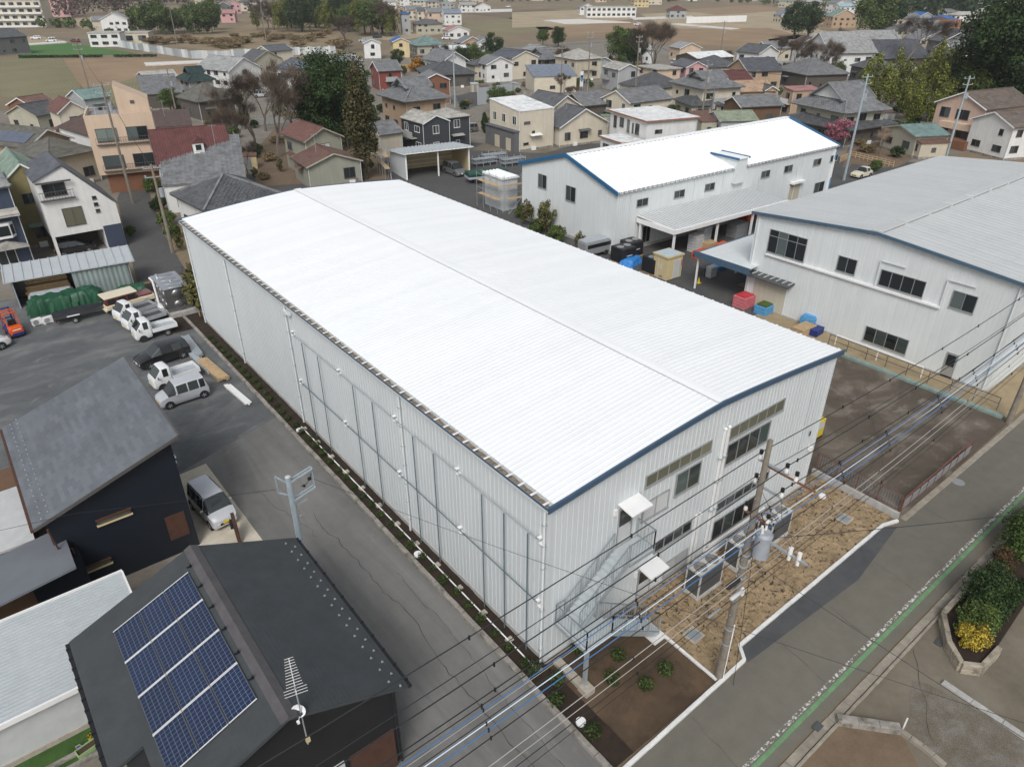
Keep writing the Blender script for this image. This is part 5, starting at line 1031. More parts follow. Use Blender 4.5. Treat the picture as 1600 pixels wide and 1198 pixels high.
def car(name, label, cat, p, ang, st, paint_, wheels, wr=.28, ww=.16, plate='plate_yellow', glass_from='car_glass', group=None, trimdark=True, roof=None, rails=False):
    """st: stations (x, z_bottom, z_belt, z_top, w_low, w_belt, w_top, flag); flag g=glass side strip between this and the next, p=pillar, f=slanted front glass, r=slanted rear glass, .=body"""
    t = thing(name, label, cat, (p[0], p[1], 0), ang, group)
    def sec(s):
        x, zb, zl, zt, wl_, wb, wt = s[:7]; half = [(wl_*.90, zb), (wl_, zb+.10), (wl_*1.0, (zb+zl)/2), (wb, zl), (wt+.0, max(zl+.002, zt-.10) if zt-zl > .12 else zl+.001), (wt-.07, zt-.015 if zt-zl > .12 else zt), (wt*.5, zt+.012), (0, zt+.015)]
        return [(x, y, z) for y, z in half] + [(x, -y, z) for y, z in reversed(half[:-1])]
    S_ = [sec(s) for s in st]; m = len(S_[0]); body = MB(); gl = {}
    vs = [v for s in S_ for v in s]
    def face(mb, f):
        mb.add([vs[i] for i in f], [tuple(range(len(f)))])
    bf = []
    for i in range(len(st)-1):
        fl = st[i][7]
        for j in range(m-1):
            f = (i*m+j, i*m+j+1, (i+1)*m+j+1, (i+1)*m+j); side = j == 3 or j == m-2-3
            topf = 4 <= j <= m-2-4
            if fl == 'g' and side: face(gl.setdefault(('side_window', j, i), MB()), f)
            elif fl == 'f' and (topf or side) : face(gl.setdefault(('windshield', 0, 0), MB()), f) if topf else face(gl.setdefault(('quarter_window', j, i), MB()), f)
            elif fl == 'r' and topf: face(gl.setdefault(('rear_window', 0, 0), MB()), f)
            elif roof and topf and fl in 'gp': face(gl.setdefault(('roof', 0, 1), MB()), f)
            else: bf.append(f)
    body.v = vs; body.f = bf + [tuple(range(m-1, -1, -1)), tuple((len(st)-1)*m+j for j in range(m))]
    # wind outwards
    body.f = [tuple(reversed(f)) for f in body.f]
    obj('body', body, paint_, t, smooth=True)
    for (nm, j, i), g in gl.items():
        g.f = [tuple(reversed(f)) for f in g.f]; obj(nm, g, roof if nm == 'roof' else glass_from, t, smooth=True)
    L0, L1 = st[0][0], st[-1][0]
    for x in wheels:
        for s in (-1, 1):
            w_ = max(a[4] for a in st); k = MB(); k.tube([(x, s*(w_-.25), wr+.02), (x, s*(w_+.004), wr+.02)], wr*1.18, 18); obj('wheel_arch', k, 'rubber', t); wheel(t, x, s*(w_-ww*.45), wr, ww, s)
    f = st[0]; e = st[-1]; wl_ = f[4]
    for s in (-1, 1):
        k = MB(); k.sph((L0+.07, s*(wl_-.20), f[2]-.10), .10, .16, .085, 8, 5); obj('headlight', k, 'lamp_clear', t, smooth=True)
        k = MB(); k.bx(L1-.03, s*(e[4]-.09), e[2]-.02, .08, .12, .36); obj('tail_light', k, 'lamp_red', t)
        gi = next(i for i, q in enumerate(st) if q[7] in 'gp'); k = MB(); k.sph((st[gi][0]-.02, s*(st[gi][5]+.10), st[gi][2]+.06), .06, .10, .075, 8, 5); obj('mirror', k, paint_, t, smooth=True)
    k = MB(); k.box(L0-.012,L0+.03,-wl_*.55,wl_*.55,f[1]+.10,f[1]+.24); obj('grille', k, 'black_paint', t); k = MB(); k.bx(L0-.018,0,f[1]+.24,.02,.33,.165); obj('number_plate', k, plate, t); k = MB(); k.bx(L1+.012,0,e[1]+.28,.02,.33,.165); obj('number_plate', k, plate, t)
    if trimdark: k = MB(); k.box(L0+.15,L1-.15,-wl_*.985,wl_*.985,st[2][1]-.02,st[2][1]+.06); obj('sill', k, 'black_paint', t)
    if rails:
        for s in (-1, 1): k = MB(); q = [a for a in st if a[7] in 'gp']; k.bar((q[0][0]+.3,s*(q[1][6]-.05),q[1][3]+.03),(q[-1][0],s*(q[1][6]-.05),q[1][3]+.03),.03); obj('roof_rail', k, 'dark_grey', t)
    return t
def S_mpv(L, W, H, hood=.55, belt=.95, slant=.55):    # tall wagon, nose at x=0
    w = W/2; return [(0,.28,.62,.66,w*.80,w*.78,w*.70,'.'),(.10,.22,.74,.78,w*.93,w*.9,w*.82,'.'),(hood*.6,.20,.86,.90,w*.99,w*.95,w*.85,'.'),(hood,.20,belt,belt+.04,w,w*.96,w*.86,'f'),(hood+slant,.20,belt,H-.06,w,w*.97,w*.80,'p'),(hood+slant+.10,.20,belt,H-.03,w,w*.97,w*.80,'g'),
        (hood+slant+(L-hood-slant)*.36,.20,belt,H,w,w*.97,w*.80,'p'),(hood+slant+(L-hood-slant)*.36+.08,.20,belt,H,w,w*.97,w*.80,'g'),(hood+slant+(L-hood-slant)*.70,.20,belt,H,w,w*.97,w*.80,'p'),(hood+slant+(L-hood-slant)*.70+.08,.20,belt,H-.01,w,w*.97,w*.80,'g'),(L-.22,.20,belt,H-.04,w*.99,w*.96,w*.78,'r'),(L-.05,.24,belt-.02,belt+.06,w*.95,w*.92,w*.80,'.'),(L,.28,belt-.18,belt-.14,w*.88,w*.86,w*.78,'.')]
def S_sedan(L, W, H):
    w = W/2; return [(0,.30,.55,.58,w*.72,w*.7,w*.62,'.'),(.18,.22,.66,.70,w*.92,w*.88,w*.8,'.'),(.7,.20,.80,.84,w*.99,w*.94,w*.84,'.'),(1.25,.20,.88,.92,w,w*.95,w*.84,'f'),(1.95,.20,.90,H-.03,w,w*.95,w*.72,'p'),(2.05,.20,.90,H,w,w*.95,w*.72,'g'),(2.75,.20,.90,H,w,w*.95,w*.72,'p'),(2.83,.20,.90,H-.01,w,w*.95,w*.72,'g'),(L-.95,.20,.92,H-.08,w*.99,w*.94,w*.70,'r'),(L-.45,.22,.93,.97,w*.98,w*.92,w*.82,'.'),(L-.08,.26,.86,.90,w*.9,w*.86,w*.78,'.'),(L,.30,.7,.74,w*.82,w*.8,w*.72,'.')]
def heading(a, b): return math.atan2(b[1]-a[1], b[0]-a[0])
# nose positions and tails from the ground
def place(nose, tail): return nose, heading(nose, tail)
n_, t_ = (-6.68,40.2), (-3.21,40.72); car('black_hatchback', 'black hatchback parked between the white trucks and the silver wagon', 'car', n_, heading(n_, t_), S_mpv(3.95,1.69,1.52,.95,.92,.75), 'paint_black', (.72,3.25), .30, .19, 'plate_white')
n_, t_ = (-7.0,33.3), (-3.4,33.39); car('silver_wagon', 'silver boxy small wagon parked at the near end of the row', 'car', n_, heading(n_, t_), S_mpv(3.4,1.475,1.66,.62,.93,.55), 'paint_silver', (.58,2.95), .28, .16)
n_ = (-7.62,17.75); car('silver_minivan', 'silver small minivan with yellow plate on the concrete pad', 'car', n_, R(96), S_mpv(3.4,1.475,1.78,.55,.98,.50), 'paint_silver', (.58,2.98), .28, .16, rails=True)
n_, t_ = (-13.87,51.66), (-16.36,50.73); car('white_sedan', 'white sedan nosing in at the left edge of the parking lot', 'car', n_, heading(n_, t_), S_sedan(4.4,1.75,1.42), 'paint_white', (.9,3.5), .31, .2, 'plate_white')
n_, t_ = (47.14,73.56), (47.62,79.83); car('grey_minivan', 'grey minivan parked in the open white carport', 'car', n_, heading(n_, t_), S_mpv(4.6,1.72,1.85,.9,1.02,.8), 'paint_grey', (.85,3.7), .32, .2, 'plate_white')
n_, t_ = (92.31,36.75), (95.88,36.38); car('beige_car', 'rounded beige small car beside the yellow bamboo fence', 'car', n_, heading(n_, t_), S_sedan(3.6,1.6,1.45), 'paint_beige', (.75,2.9), .29, .17)
def kei_truck(label, p, ang, bed='paint_white', load=None):
    t = thing('small_truck', label, 'truck', (p[0], p[1], 0), ang, 'small white trucks in the parking lot'); w = .735
    st = [(0,.42,.62,.64,w*.9,w*.88,w*.8),(.05,.30,.90,.92,w*.98,w*.95,w*.88),(.16,.28,1.05,1.10,w,w*.98,w*.90),(.62,.28,1.05,1.70,w,w*.98,w*.86),(.74,.28,1.05,1.745,w,w*.98,w*.86),(1.12,.28,1.05,1.75,w,w*.98,w*.86),(1.26,.30,1.05,1.72,w,w*.97,w*.86),(1.30,.34,1.05,1.68,w*.97,w*.95,w*.84)]
    def sec(s): x, zb, zl, zt, wl_, wb, wt = s; h = [(wl_*.92,zb),(wl_,zb+.1),(wl_,(zb+zl)/2),(wb,zl),(wt,max(zl+.001,zt-.10) if zt-zl > .15 else zl+.001),(wt-.06,zt-.012),(wt*.5,zt+.01),(0,zt+.012)]; return [(x,y,z) for y, z in h]+[(x,-y,z) for y, z in reversed(h[:-1])]
    S_ = [sec(s) for s in st]; m = len(S_[0]); vs = [v for s in S_ for v in s]; bf = []; ws = MB(); sw = {0: MB(), 1: MB()}; rw_ = MB()
    for i in range(len(st)-1):
        for j in range(m-1):
            f = (i*m+j, (i+1)*m+j, (i+1)*m+j+1, i*m+j+1); top = 4 <= j <= m-6
            if i == 2 and top: ws.add([vs[k] for k in f], [(0,1,2,3)])
            elif i in (4,) and j in (3, m-5): sw[0 if j == 3 else 1].add([vs[k] for k in f], [(0,1,2,3)])
            else: bf.append(f)
    b = MB(); b.v = vs; b.f = bf+[tuple(range(m)), tuple((len(st)-1)*m+m-1-j for j in range(m))]; obj('cab', b, 'paint_white', t, smooth=True); obj('windshield', ws, 'car_glass', t); obj('side_window', sw[0], 'car_glass', t); obj('side_window', sw[1], 'car_glass', t)
    b = MB(); b.box(1.305,1.31,-.55,.55,1.12,1.58); obj('rear_window', b, 'car_glass', t)
    b = MB(); b.box(1.36,3.36,-w,w,.60,.68); obj('bed_floor', b, 'bed_dark' if bed != 'paint_white' else 'bed_grey', t)
    for nm, a in (('side_gate',(1.36,3.36,-w-.005,-w+.035,.62,.95)),('side_gate',(1.36,3.36,w-.035,w+.005,.62,.95)),('tail_gate',(3.33,3.37,-w+.036,w-.036,.62,.95)),('headboard',(1.345,1.38,-w+.036,w-.036,.62,1.12))): b = MB(); b.box(*a); obj(nm, b, bed, t)
    b = MB(); b.box(1.2,3.3,-.35,-.25,.40,.58); b.box(1.2,3.3,.25,.35,.40,.58); b.box(1.3,3.25,-.6,.6,.45,.59); obj('chassis', b, 'rubber', t)
    b = MB(); [b.bar((1.37,-.6+i*.3,1.12),(1.37,-.6+i*.3,1.5),.03) for i in range(5)]; b.bar((1.37,-.66,1.5),(1.37,.66,1.5),.035); obj('guard_frame', b, 'paint_white', t)
    for x in (.55,2.5):
        for s in (-1, 1): k = MB(); k.tube([(x,s*(w-.2),.29),(x,s*(w+.004),.29)],.32,16); (obj('wheel_arch', k, 'rubber', t) if x < 1 else None); wheel(t, x, s*(w-.09), .265, .145, s, 'mid_grey')
    for s in (-1, 1): k = MB(); k.sph((.05,s*.52,.72),.06,.13,.09,8,5); obj('headlight', k, 'lamp_clear', t, smooth=True); k = MB(); k.bx(3.375,s*.6,.52,.03,.16,.09); obj('tail_light', k, 'lamp_red', t); k = MB(); k.bx(.35,s*(w+.14),1.15,.06,.12,.2); obj('mirror', k, 'black_paint', t)
    k = MB(); k.box(-.015,.03,-.6,.6,.34,.46); obj('bumper', k, 'light_grey', t); k = MB(); k.bx(-.02,0,.5,.02,.33,.165); obj('number_plate', k, 'plate_yellow', t)
    return t
for lab, nose, tail, bed in (('white small truck next to the cream and maroon truck', (-5.87,50.22), (-2.33,51.08), 'bed_grey'), ('white small truck, middle one of the three side by side', (-5.72,47.98), (-2.13,48.62), 'bed_grey'), ('white small truck nearest the black hatchback, with white bed', (-5.6,45.55), (-2.17,45.65), 'paint_white'), ('white small truck squeezed between black hatchback and silver wagon', (-6.65,36.21), (-2.96,36.48), 'paint_white')): kei_truck(lab, nose, heading(nose, tail), bed)
# cream and maroon long-bonnet truck
nose, tail = (-6.26,52.94), (-2.04,53.44); t = thing('vintage_truck', 'cream and maroon off-road wagon with flat cream roof', 'truck', (*nose, 0), heading(nose, tail)); b = MB(); b.box(0,4.3,-.82,.82,.5,.95); obj('lower_body', b, 'paint_cream', t, bevel=.07); b = MB(); b.box(.05,2.75,-.78,.78,.95,1.55); obj('cabin', b, 'paint_maroon', t, bevel=.06); b = MB(); b.box(0,2.85,-.82,.82,1.56,1.70); obj('roof', b, 'paint_cream', t, bevel=.06)
for x0, x1 in ((.25,.95),(1.1,1.8),(1.95,2.6)):
    for s in (-1, 1): b = MB(); b.box(x0,x1,s*.785-.006,s*.785+.006,1.08,1.48); obj('side_window', b, 'car_glass', t)
b = MB(); b.box(.035,.05,-.65,.65,1.08,1.48); obj('rear_window', b, 'car_glass', t); b = MB(); b.box(2.8,4.15,-.7,.7,.955,1.12); obj('bonnet', b, 'paint_maroon', t, bevel=.08); b = MB(); b.box(2.755,2.77,-.65,.65,1.10,1.48); obj('windshield', b, 'car_glass', t); b = MB(); b.box(-.12,.0,-.8,.8,.45,.6); obj('bumper', b, 'paint_cream', t)
for x in (.85,3.45):
    for s in (-1, 1): wheel(t, x, s*.72, .38, .2, s)
# forklift
n_ = (-13.02,52.2); t = thing('forklift', 'orange and blue forklift parked by the green tarpaulins', 'forklift', (*n_, 0), R(100)); b = MB(); b.box(.0,.75,-.5,.5,.28,1.0); obj('counterweight', b, 'orange', t, bevel=.12); b = MB(); b.box(.75,2.0,-.52,.52,.25,.75); obj('chassis', b, 'royal_blue', t, bevel=.05); b = MB(); b.box(-.05,.1,-.42,.42,.25,.5); obj('rear_panel', b, 'royal_blue', t)
b = MB(); b.box(.75,1.2,-.28,.28,.75,1.02); b.box(.72,.86,-.28,.28,1.0,1.45); obj('seat', b, 'black_paint', t, bevel=.04)
for x, y in ((.55,-.45),(.55,.45),(1.75,-.45),(1.75,.45)): b = MB(); b.bar((x,y,.75),(x+(.12 if x < 1 else -.25),y*.95,2.08),.07); obj('guard_post', b, 'orange', t)
b = MB(); [b.bar((.6,-.43+i*.172,2.08),(1.55,-.43+i*.172,2.08),.04) for i in range(6)]; b.bar((.6,-.46,2.08),(.6,.46,2.08),.07); b.bar((1.55,-.46,2.08),(1.55,.46,2.08),.07); obj('overhead_guard', b, 'orange', t)
for y in (-.38,.38): b = MB(); b.bar((2.12,y,.1),(2.12,y,2.1),.12,.10); obj('mast', b, 'royal_blue', t)
b = MB(); b.bar((2.12,-.38,2.05),(2.12,.38,2.05),.08); b.bar((2.12,-.38,1.2),(2.12,.38,1.2),.08); obj('mast_crossbar', b, 'royal_blue', t)
for y in (-.28,.28): b = MB(); b.box(2.2,3.1,y-.05,y+.05,.08,.12); obj('fork', b, 'dark_grey', t)
b = MB(); b.tube([(1.6,0,.75),(1.35,0,1.15)],.025,6); b.tube([(1.35+.04*math.sin(a),.17*math.cos(a),1.17+.12*math.sin(a)) for a in [2*math.pi*i/12 for i in range(13)]],.02,5); obj('steering_wheel', b, 'black_paint', t)
for x, r in ((.35,.24),(1.75,.31)):
    for s in (-1, 1): wheel(t, x, s*.46, r, .2, s, 'orange')
b = MB(); b.box(-.012,.0,-.32,.32,.72,.80); obj('stripe', b, 'white_paint', t)
# covered boat on a trailer
a_, c_ = (-10.21,53.34), (-6.99,53.17); t = thing('covered_boat', 'small boat under a black cover on a road trailer', 'boat', (*a_, 0), heading(a_, c_)); L = 4.3; k = MB(); vs = []; nn = 14
for i in range(nn+1):
    u = i/nn; x = u*L; w = .74*(1-max(0,u-.45)**2*3.0) if u > .45 else .74*(.90+.1*u/.45); w = max(w, .05); zt = .82+.10*u; top = zt+.16+.10*math.sin(math.pi*u)
    vs += [(x,w*.35,.45+.12*u**3),(x,w*.85,.55+.1*u**3),(x,w,zt),(x,w*.5,top-.03),(x,0,top),(x,-w*.5,top-.03),(x,-w,zt),(x,-w*.85,.55+.1*u**3),(x,-w*.35,.45+.12*u**3)]
hull = [(i*9+j, i*9+9+j, i*9+10+j, i*9+1+j) for i in range(nn) for j in (0,1,6,7)]; cov = [(i*9+j, i*9+9+j, i*9+10+j, i*9+1+j) for i in range(nn) for j in (2,3,4,5)]
h = MB(); h.v = vs; h.f = hull+[(8,7,6,2,1,0)]; obj('hull', h, 'dark_grey', t, smooth=True); c = MB(); c.v = vs; c.f = cov+[(6,5,4,3,2)]; obj('cover', c, 'tarp_black', t, smooth=True); b = MB(); b.box(1.0,2.0,.725,.735,.70,.80); b.box(1.0,2.0,-.745,-.735,.68,.78); obj('name_stripe', b, 'white_paint', t); b = MB(); b.box(.1,3.5,-.35,-.28,.36,.43); b.box(.1,3.5,.28,.35,.36,.43); b.bar((3.5,-.3,.4),(4.9,0,.42),.07); b.bar((3.5,.3,.4),(4.9,0,.42),.07); b.bar((.15,-.75,.42),(.15,.75,.42),.08); obj('trailer_frame', b, 'black_paint', t)
for s in (-1, 1): wheel(t, 1.55, s*.72, .25, .15, s); b = MB(); b.bx(.1,s*.6,.45,.04,.16,.1); obj('tail_light', b, 'lamp_red', t)
# two outdoor units on the asphalt
for p, l in (((-11.42,54.12),'white outdoor fan unit, left one, in front of the green tarpaulin'),((-10.6,53.98),'white outdoor fan unit, right one, next to the boat')):
    t = thing('fan_unit', l, 'air conditioner', (*p,0), R(12)); b = MB(); b.box(-.39,.39,-.14,.14,.06,.62); obj('case', b, 'white_paint', t, bevel=.02); k = MB(); k.tube([(-.10,-.142,.34),(-.10,-.155,.34)],.22,16); f = obj('fan_grille', k, 'mid_grey', t); k = MB(); [k.tube([(-.10+r*math.cos(a),-.16,.34+r*math.sin(a)) for a in [2*math.pi*q/14 for q in range(15)]],.007,4) for r in (.06,.12,.18,.22)]; obj('fan_guard', k, 'light_grey', f); k = MB(); k.box(-.36,-.28,-.16,.16,0,.06); k.box(.28,.36,-.16,.16,0,.06); obj('foot', k, 'light_grey', t)
# ================================================================== open shed with tarpaulins
a_sh = R(-6); o_ = (-12.1,59.3-2.2); SH = thing('open_shed', 'open lumber shed with pale ribbed metal roof and glossy corrugated front', 'shed', (o_[0], o_[1]+2.2, 0), a_sh); Ls, Ds = 9.7, 3.0
b = MB(); b.extr([(-.5,-.5,2.62),(-.5,Ds,3.15),(-.5,Ds,3.25),(-.5,-.5,2.72)],(Ls+1.0,0,0)); b.f = [tuple(reversed(f)) for f in b.f]; r_ = obj('roof_sheet', b, 'galv_roof', SH); k = MB(); k.extr([(0,-.5,2.73),(0,Ds,3.26),(0,Ds,3.32),(0,-.5,2.79)],(.07,0,0)); km = k.mesh('roof_rib'); km.materials.append(M['galv_roof'])
for i in range(15): obj('roof_rib', km, None, r_, (-.45+i*.75,0,0))
b = MB(); b.box(0,Ls,Ds-.1,Ds,0,3.2); b.box(0,.08,0,Ds-.1,0,2.6); b.box(Ls-.08,Ls,0,Ds-.1,0,2.6); obj('wall', b, 'stainless_dark', SH)
for x in (.1,4.85,Ls-.1): b = MB(); b.bx(x,-.2,1.3,.1,.1,2.6); obj('post', b, 'galv', SH)
k = MB(); n = 22; vs = []
for i in range(n+1): x = i*.24; y = -.35+.05*math.sin(i*math.pi); zz = .06*(i % 2); vs += [(4.9+x*.87,-.32-zz,.1),(4.9+x*.87,-.30-zz,1.3),(4.9+x*.87,-.25-zz,2.5)]
k.add(vs, [(i*3+j, i*3+3+j, i*3+4+j, i*3+1+j) for i in range(n) for j in range(2)]); obj('corrugated_front', k, mat('clear_corrugate',(.30,.36,.35),.22,.15,.8,metal=.3), SH)
for lab, x, y, z, l, d, h, m, n in (('lumber planks stacked at the back of the shed',.8,1.0,0,3.6,1.2,1.5,'wood_plank',6),('second lumber stack higher up in the shed',1.0,1.6,1.5,3.4,1.0,.8,'wood_light',4)):
    t = thing('lumber_stack', lab, 'lumber', (0,0,0)); t.location = SH.matrix_basis @ Vector((x,y,z)); t.location = Vector((o_[0], o_[1]+2.2, 0))+Vector((x*math.cos(a_sh)-y*math.sin(a_sh), x*math.sin(a_sh)+y*math.cos(a_sh), z)); t.rotation_euler = (0,0,a_sh)
    for i in range(n): b = MB(); b.box(random.uniform(-.1,.1),l+random.uniform(-.1,.1),0,d,i*h/n,(i+1)*h/n-.03); obj('plank', b, m, t)
t = thing('pipe_bundle', 'bundle of grey steel pipes lying in front of the lumber shed', 'pipe bundle', Vector((o_[0], o_[1]+2.2, 0))+Vector((.9,-.35,.75)), a_sh)
for j in range(3):
    for i in range(10): b = MB(); b.tube([(0+j*.1,-.3+i*.11,.1+j*.10),(3.6-j*.1,-.3+i*.11,.1+j*.10)],.05,6); obj('pipe', b, 'bed_grey', t)
b = MB(); b.box(.2,.4,-.35,.9,-.5,.05); b.box(3.0,3.2,-.35,.9,-.5,.05); obj('trestle', b, 'wood_brown', t)
tarp_heap('green_tarp', 'large green tarpaulin over a long pile in front of the lumber shed', (-8.6,57.0), 6.3, 2.2, 1.3, 'tarp_green', math.degrees(a_sh), 2, 60, 26, .70)
p = (-3.27,55.97); tarp_heap('green_tarp', 'smaller green tarpaulin heap beside the kerb corner', p, 3.0, 1.8, .95, 'tarp_green', math.degrees(a_sh), 9)
# lumber and steel lengths along the kerb
def length_stack(label, a, c, n, m, w=.16, h=.12, z0=.12, nm='timber_stack'):
    L = math.hypot(c[0]-a[0], c[1]-a[1]); t = thing(nm, label, 'timber stack', (a[0],a[1],0), heading(a, c))
    for j in range(2):
        for i in range(n): b = MB(); b.box(random.uniform(-.15,.1),L+random.uniform(-.2,.1),(i-n/2)*w,(i-n/2)*w+w*.9,z0+j*(h+.01),z0+j*(h+.01)+h); obj('length', b, m, t)
    for x in (.3,L-.5): b = MB(); b.box(x,x+.12,-n/2*w-.05,n/2*w+.05,0,z0); obj('bearer', b, 'wood_plank', t)
length_stack('galvanised steel angles stacked by the kerb behind the black hatchback', (-2.19,43.3), (-2.33,39.05), 4, 'galv', nm='steel_stack'); length_stack('yellowish timbers stacked along the kerb behind the silver wagon', (-2.42,38.3), (-2.09,34.03), 5, 'wood_light'); length_stack('short white boards on the ground near the driveway start', (-2.21,33.16), (-1.92,29.6), 3, 'white_paint', .15, .08, .08)
length_stack('grey steel pipes in a pile beside the white small truck', (-2.71,39.91), (-2.53,35.88), 4, 'bed_grey', .11, .09, .1, 'steel_stack')
# stainless water tank by the far warehouse corner
WT = thing('water_tank', 'stainless panel water tank with domed bulges by the warehouse corner', 'water tank', (-1.9, 48.6, .45), R(0)); tw, td, thh = 2.1, 4.2, 2.1
b = MB(); b.box(0,tw,0,td,0,thh); obj('tank_body', b, 'stainless_dark', WT, bevel=.03)
for i in range(2):
    b = MB(); b.sph((tw/2,.02,.55+i*1.02),.52,.22,.46,18,10); obj('bulge', b, 'stainless_dark', WT, smooth=True)
for j in range(4):
    for i in range(2): b = MB(); b.sph((.02,.55+j*1.03,.55+i*1.02),.18,.46,.46,16,8); obj('bulge', b, 'stainless_dark', WT, smooth=True)
b = MB(); b.box(-.06,tw+.06,-.06,td+.06,thh+.001,thh+.05); obj('lid', b, 'stainless', WT)
for j in range(4): b = MB(); b.sph((tw/2,.55+j*1.03,thh+.04),.85,.42,.12,18,8); obj('roof_bulge', b, 'stainless', WT, smooth=True)
b = MB(); b.cyl(tw/2,1.6,thh+.1,thh+.3,.1,10); b.cyl(.4,3.6,thh+.05,thh+.32,.12,10); obj('vent', b, 'stainless', WT)
b = MB(); b.tube([(-.25,td*.8,2.3),(-.25,td*.55,2.3),(-.25,td*.5,.1),(-.1,td*.3,-.2)],.09,8); obj('inlet_pipe', b, 'white_paint', WT, smooth=True); b = MB(); b.box(-.5,-.1,1.0,2.2,-.3,.25); obj('pump_box', b, 'white_paint', WT, bevel=.06)
b = MB(); b.box(-.2,tw+.8,-.55,-.3,-.45,.0); b.box(-.15,tw+.1,-.3,td+.2,-.45,-.02); obj('base', b, 'concrete', WT)
# concrete wall at the driveway entrance of navy house
t = thing('brown_gate_post', 'brown entrance post with letterbox beside the silver minivan', 'gate post', (*(-7.45,16.65),0), R(80)); b = MB(); b.box(-.55,.55,-.09,.09,0,1.35); obj('post_wall', b, 'wood_brown', t); b = MB(); b.box(-.2,.2,.09,.25,.85,1.15); obj('letterbox', b, 'black_paint', t)

# ================================================================== generic Japanese house builder
def tile_slope(mb, A, B, C, D, style):
    """quad slope: A,B eave (left,right seen from outside), C,D upper right / upper left. Builds stepped tile courses."""
    A, B, C, D = map(Vector, (A, B, C, D)); eave = (B-A); up = ((D-A)+(C-B))/2; nrm = eave.cross(up).normalized()
    H = max((D-A).length, (C-B).length); row = {'kawara': .34, 'slate': .42, 'metal': 99, 'rib': 99, 'flat': 99}[style]
    if style == 'flat': mb.add([A,B,C,D], [(0,1,2,3)]); return
    if style in ('metal', 'rib'):
        p = .45 if style == 'metal' else .30; n = max(2, int(eave.length/p)); top = (C-D); mb.add([A,B,C,D], [(0,1,2,3)]); h = .05; hw = .035 if style == 'metal' else .07
        e = eave.normalized()*hw
        for i in range(n+1):
            t = i/n; a = A+eave*t
            # rib follows the slope vertically; clip by D-C range
            along = (D-A); s = along - eave.normalized()*along.dot(eave.normalized())
            # height available at this t
            ex = eave.normalized(); x = (a-A).dot(ex); xd = (D-A).dot(ex); xc = (C-A).dot(ex); k = 1.0
            if x < xd and xd > 1e-6: k = x/xd
            if x > xc and eave.length-xc > 1e-6: k = min(k, (eave.length-x)/(eave.length-xc))
            if k < .05: continue
            b = a+s*k; mb.add([a-e+nrm*.01, a+e+nrm*.01, b+e+nrm*.01, b-e+nrm*.01, a+nrm*h, b+nrm*h], [(0,4,5,3),(4,1,2,5),(0,1,4)])
        return
    n = max(2, int(H/row)); lift = .045 if style == 'kawara' else .02
    for j in range(n):
        t0, t1 = j/n, (j+1)/n; a = A+(D-A)*t0; b = B+(C-B)*t0; c = B+(C-B)*t1; d = A+(D-A)*t1; L = (b-a).length
        m = max(1, int(L/(.55 if style == 'kawara' else 1.2))); m = min(m, 40)
        for i in range(m):
            u0, u1 = i/m, (i+1)/m; p, q = a+(b-a)*u0, a+(b-a)*u1; s, r = d+(c-d)*u0, d+(c-d)*u1
            if style == 'kawara':
                pm, sm_ = (p+q)/2, (s+r)/2
                mb.add([p+nrm*(lift+.03), pm+nrm*(lift-.015), q+nrm*(lift+.03), r+nrm*.035, sm_-nrm*.005, s+nrm*.035, p-nrm*.02, pm-nrm*.02, q-nrm*.02], [(0,1,4,5),(1,2,3,4),(6,7,1,0),(7,8,2,1)])
            else: mb.add([p+nrm*lift, q+nrm*lift, r+nrm*.004, s+nrm*.004, p, q], [(0,1,2,3),(4,5,1,0)])
HRECT = []
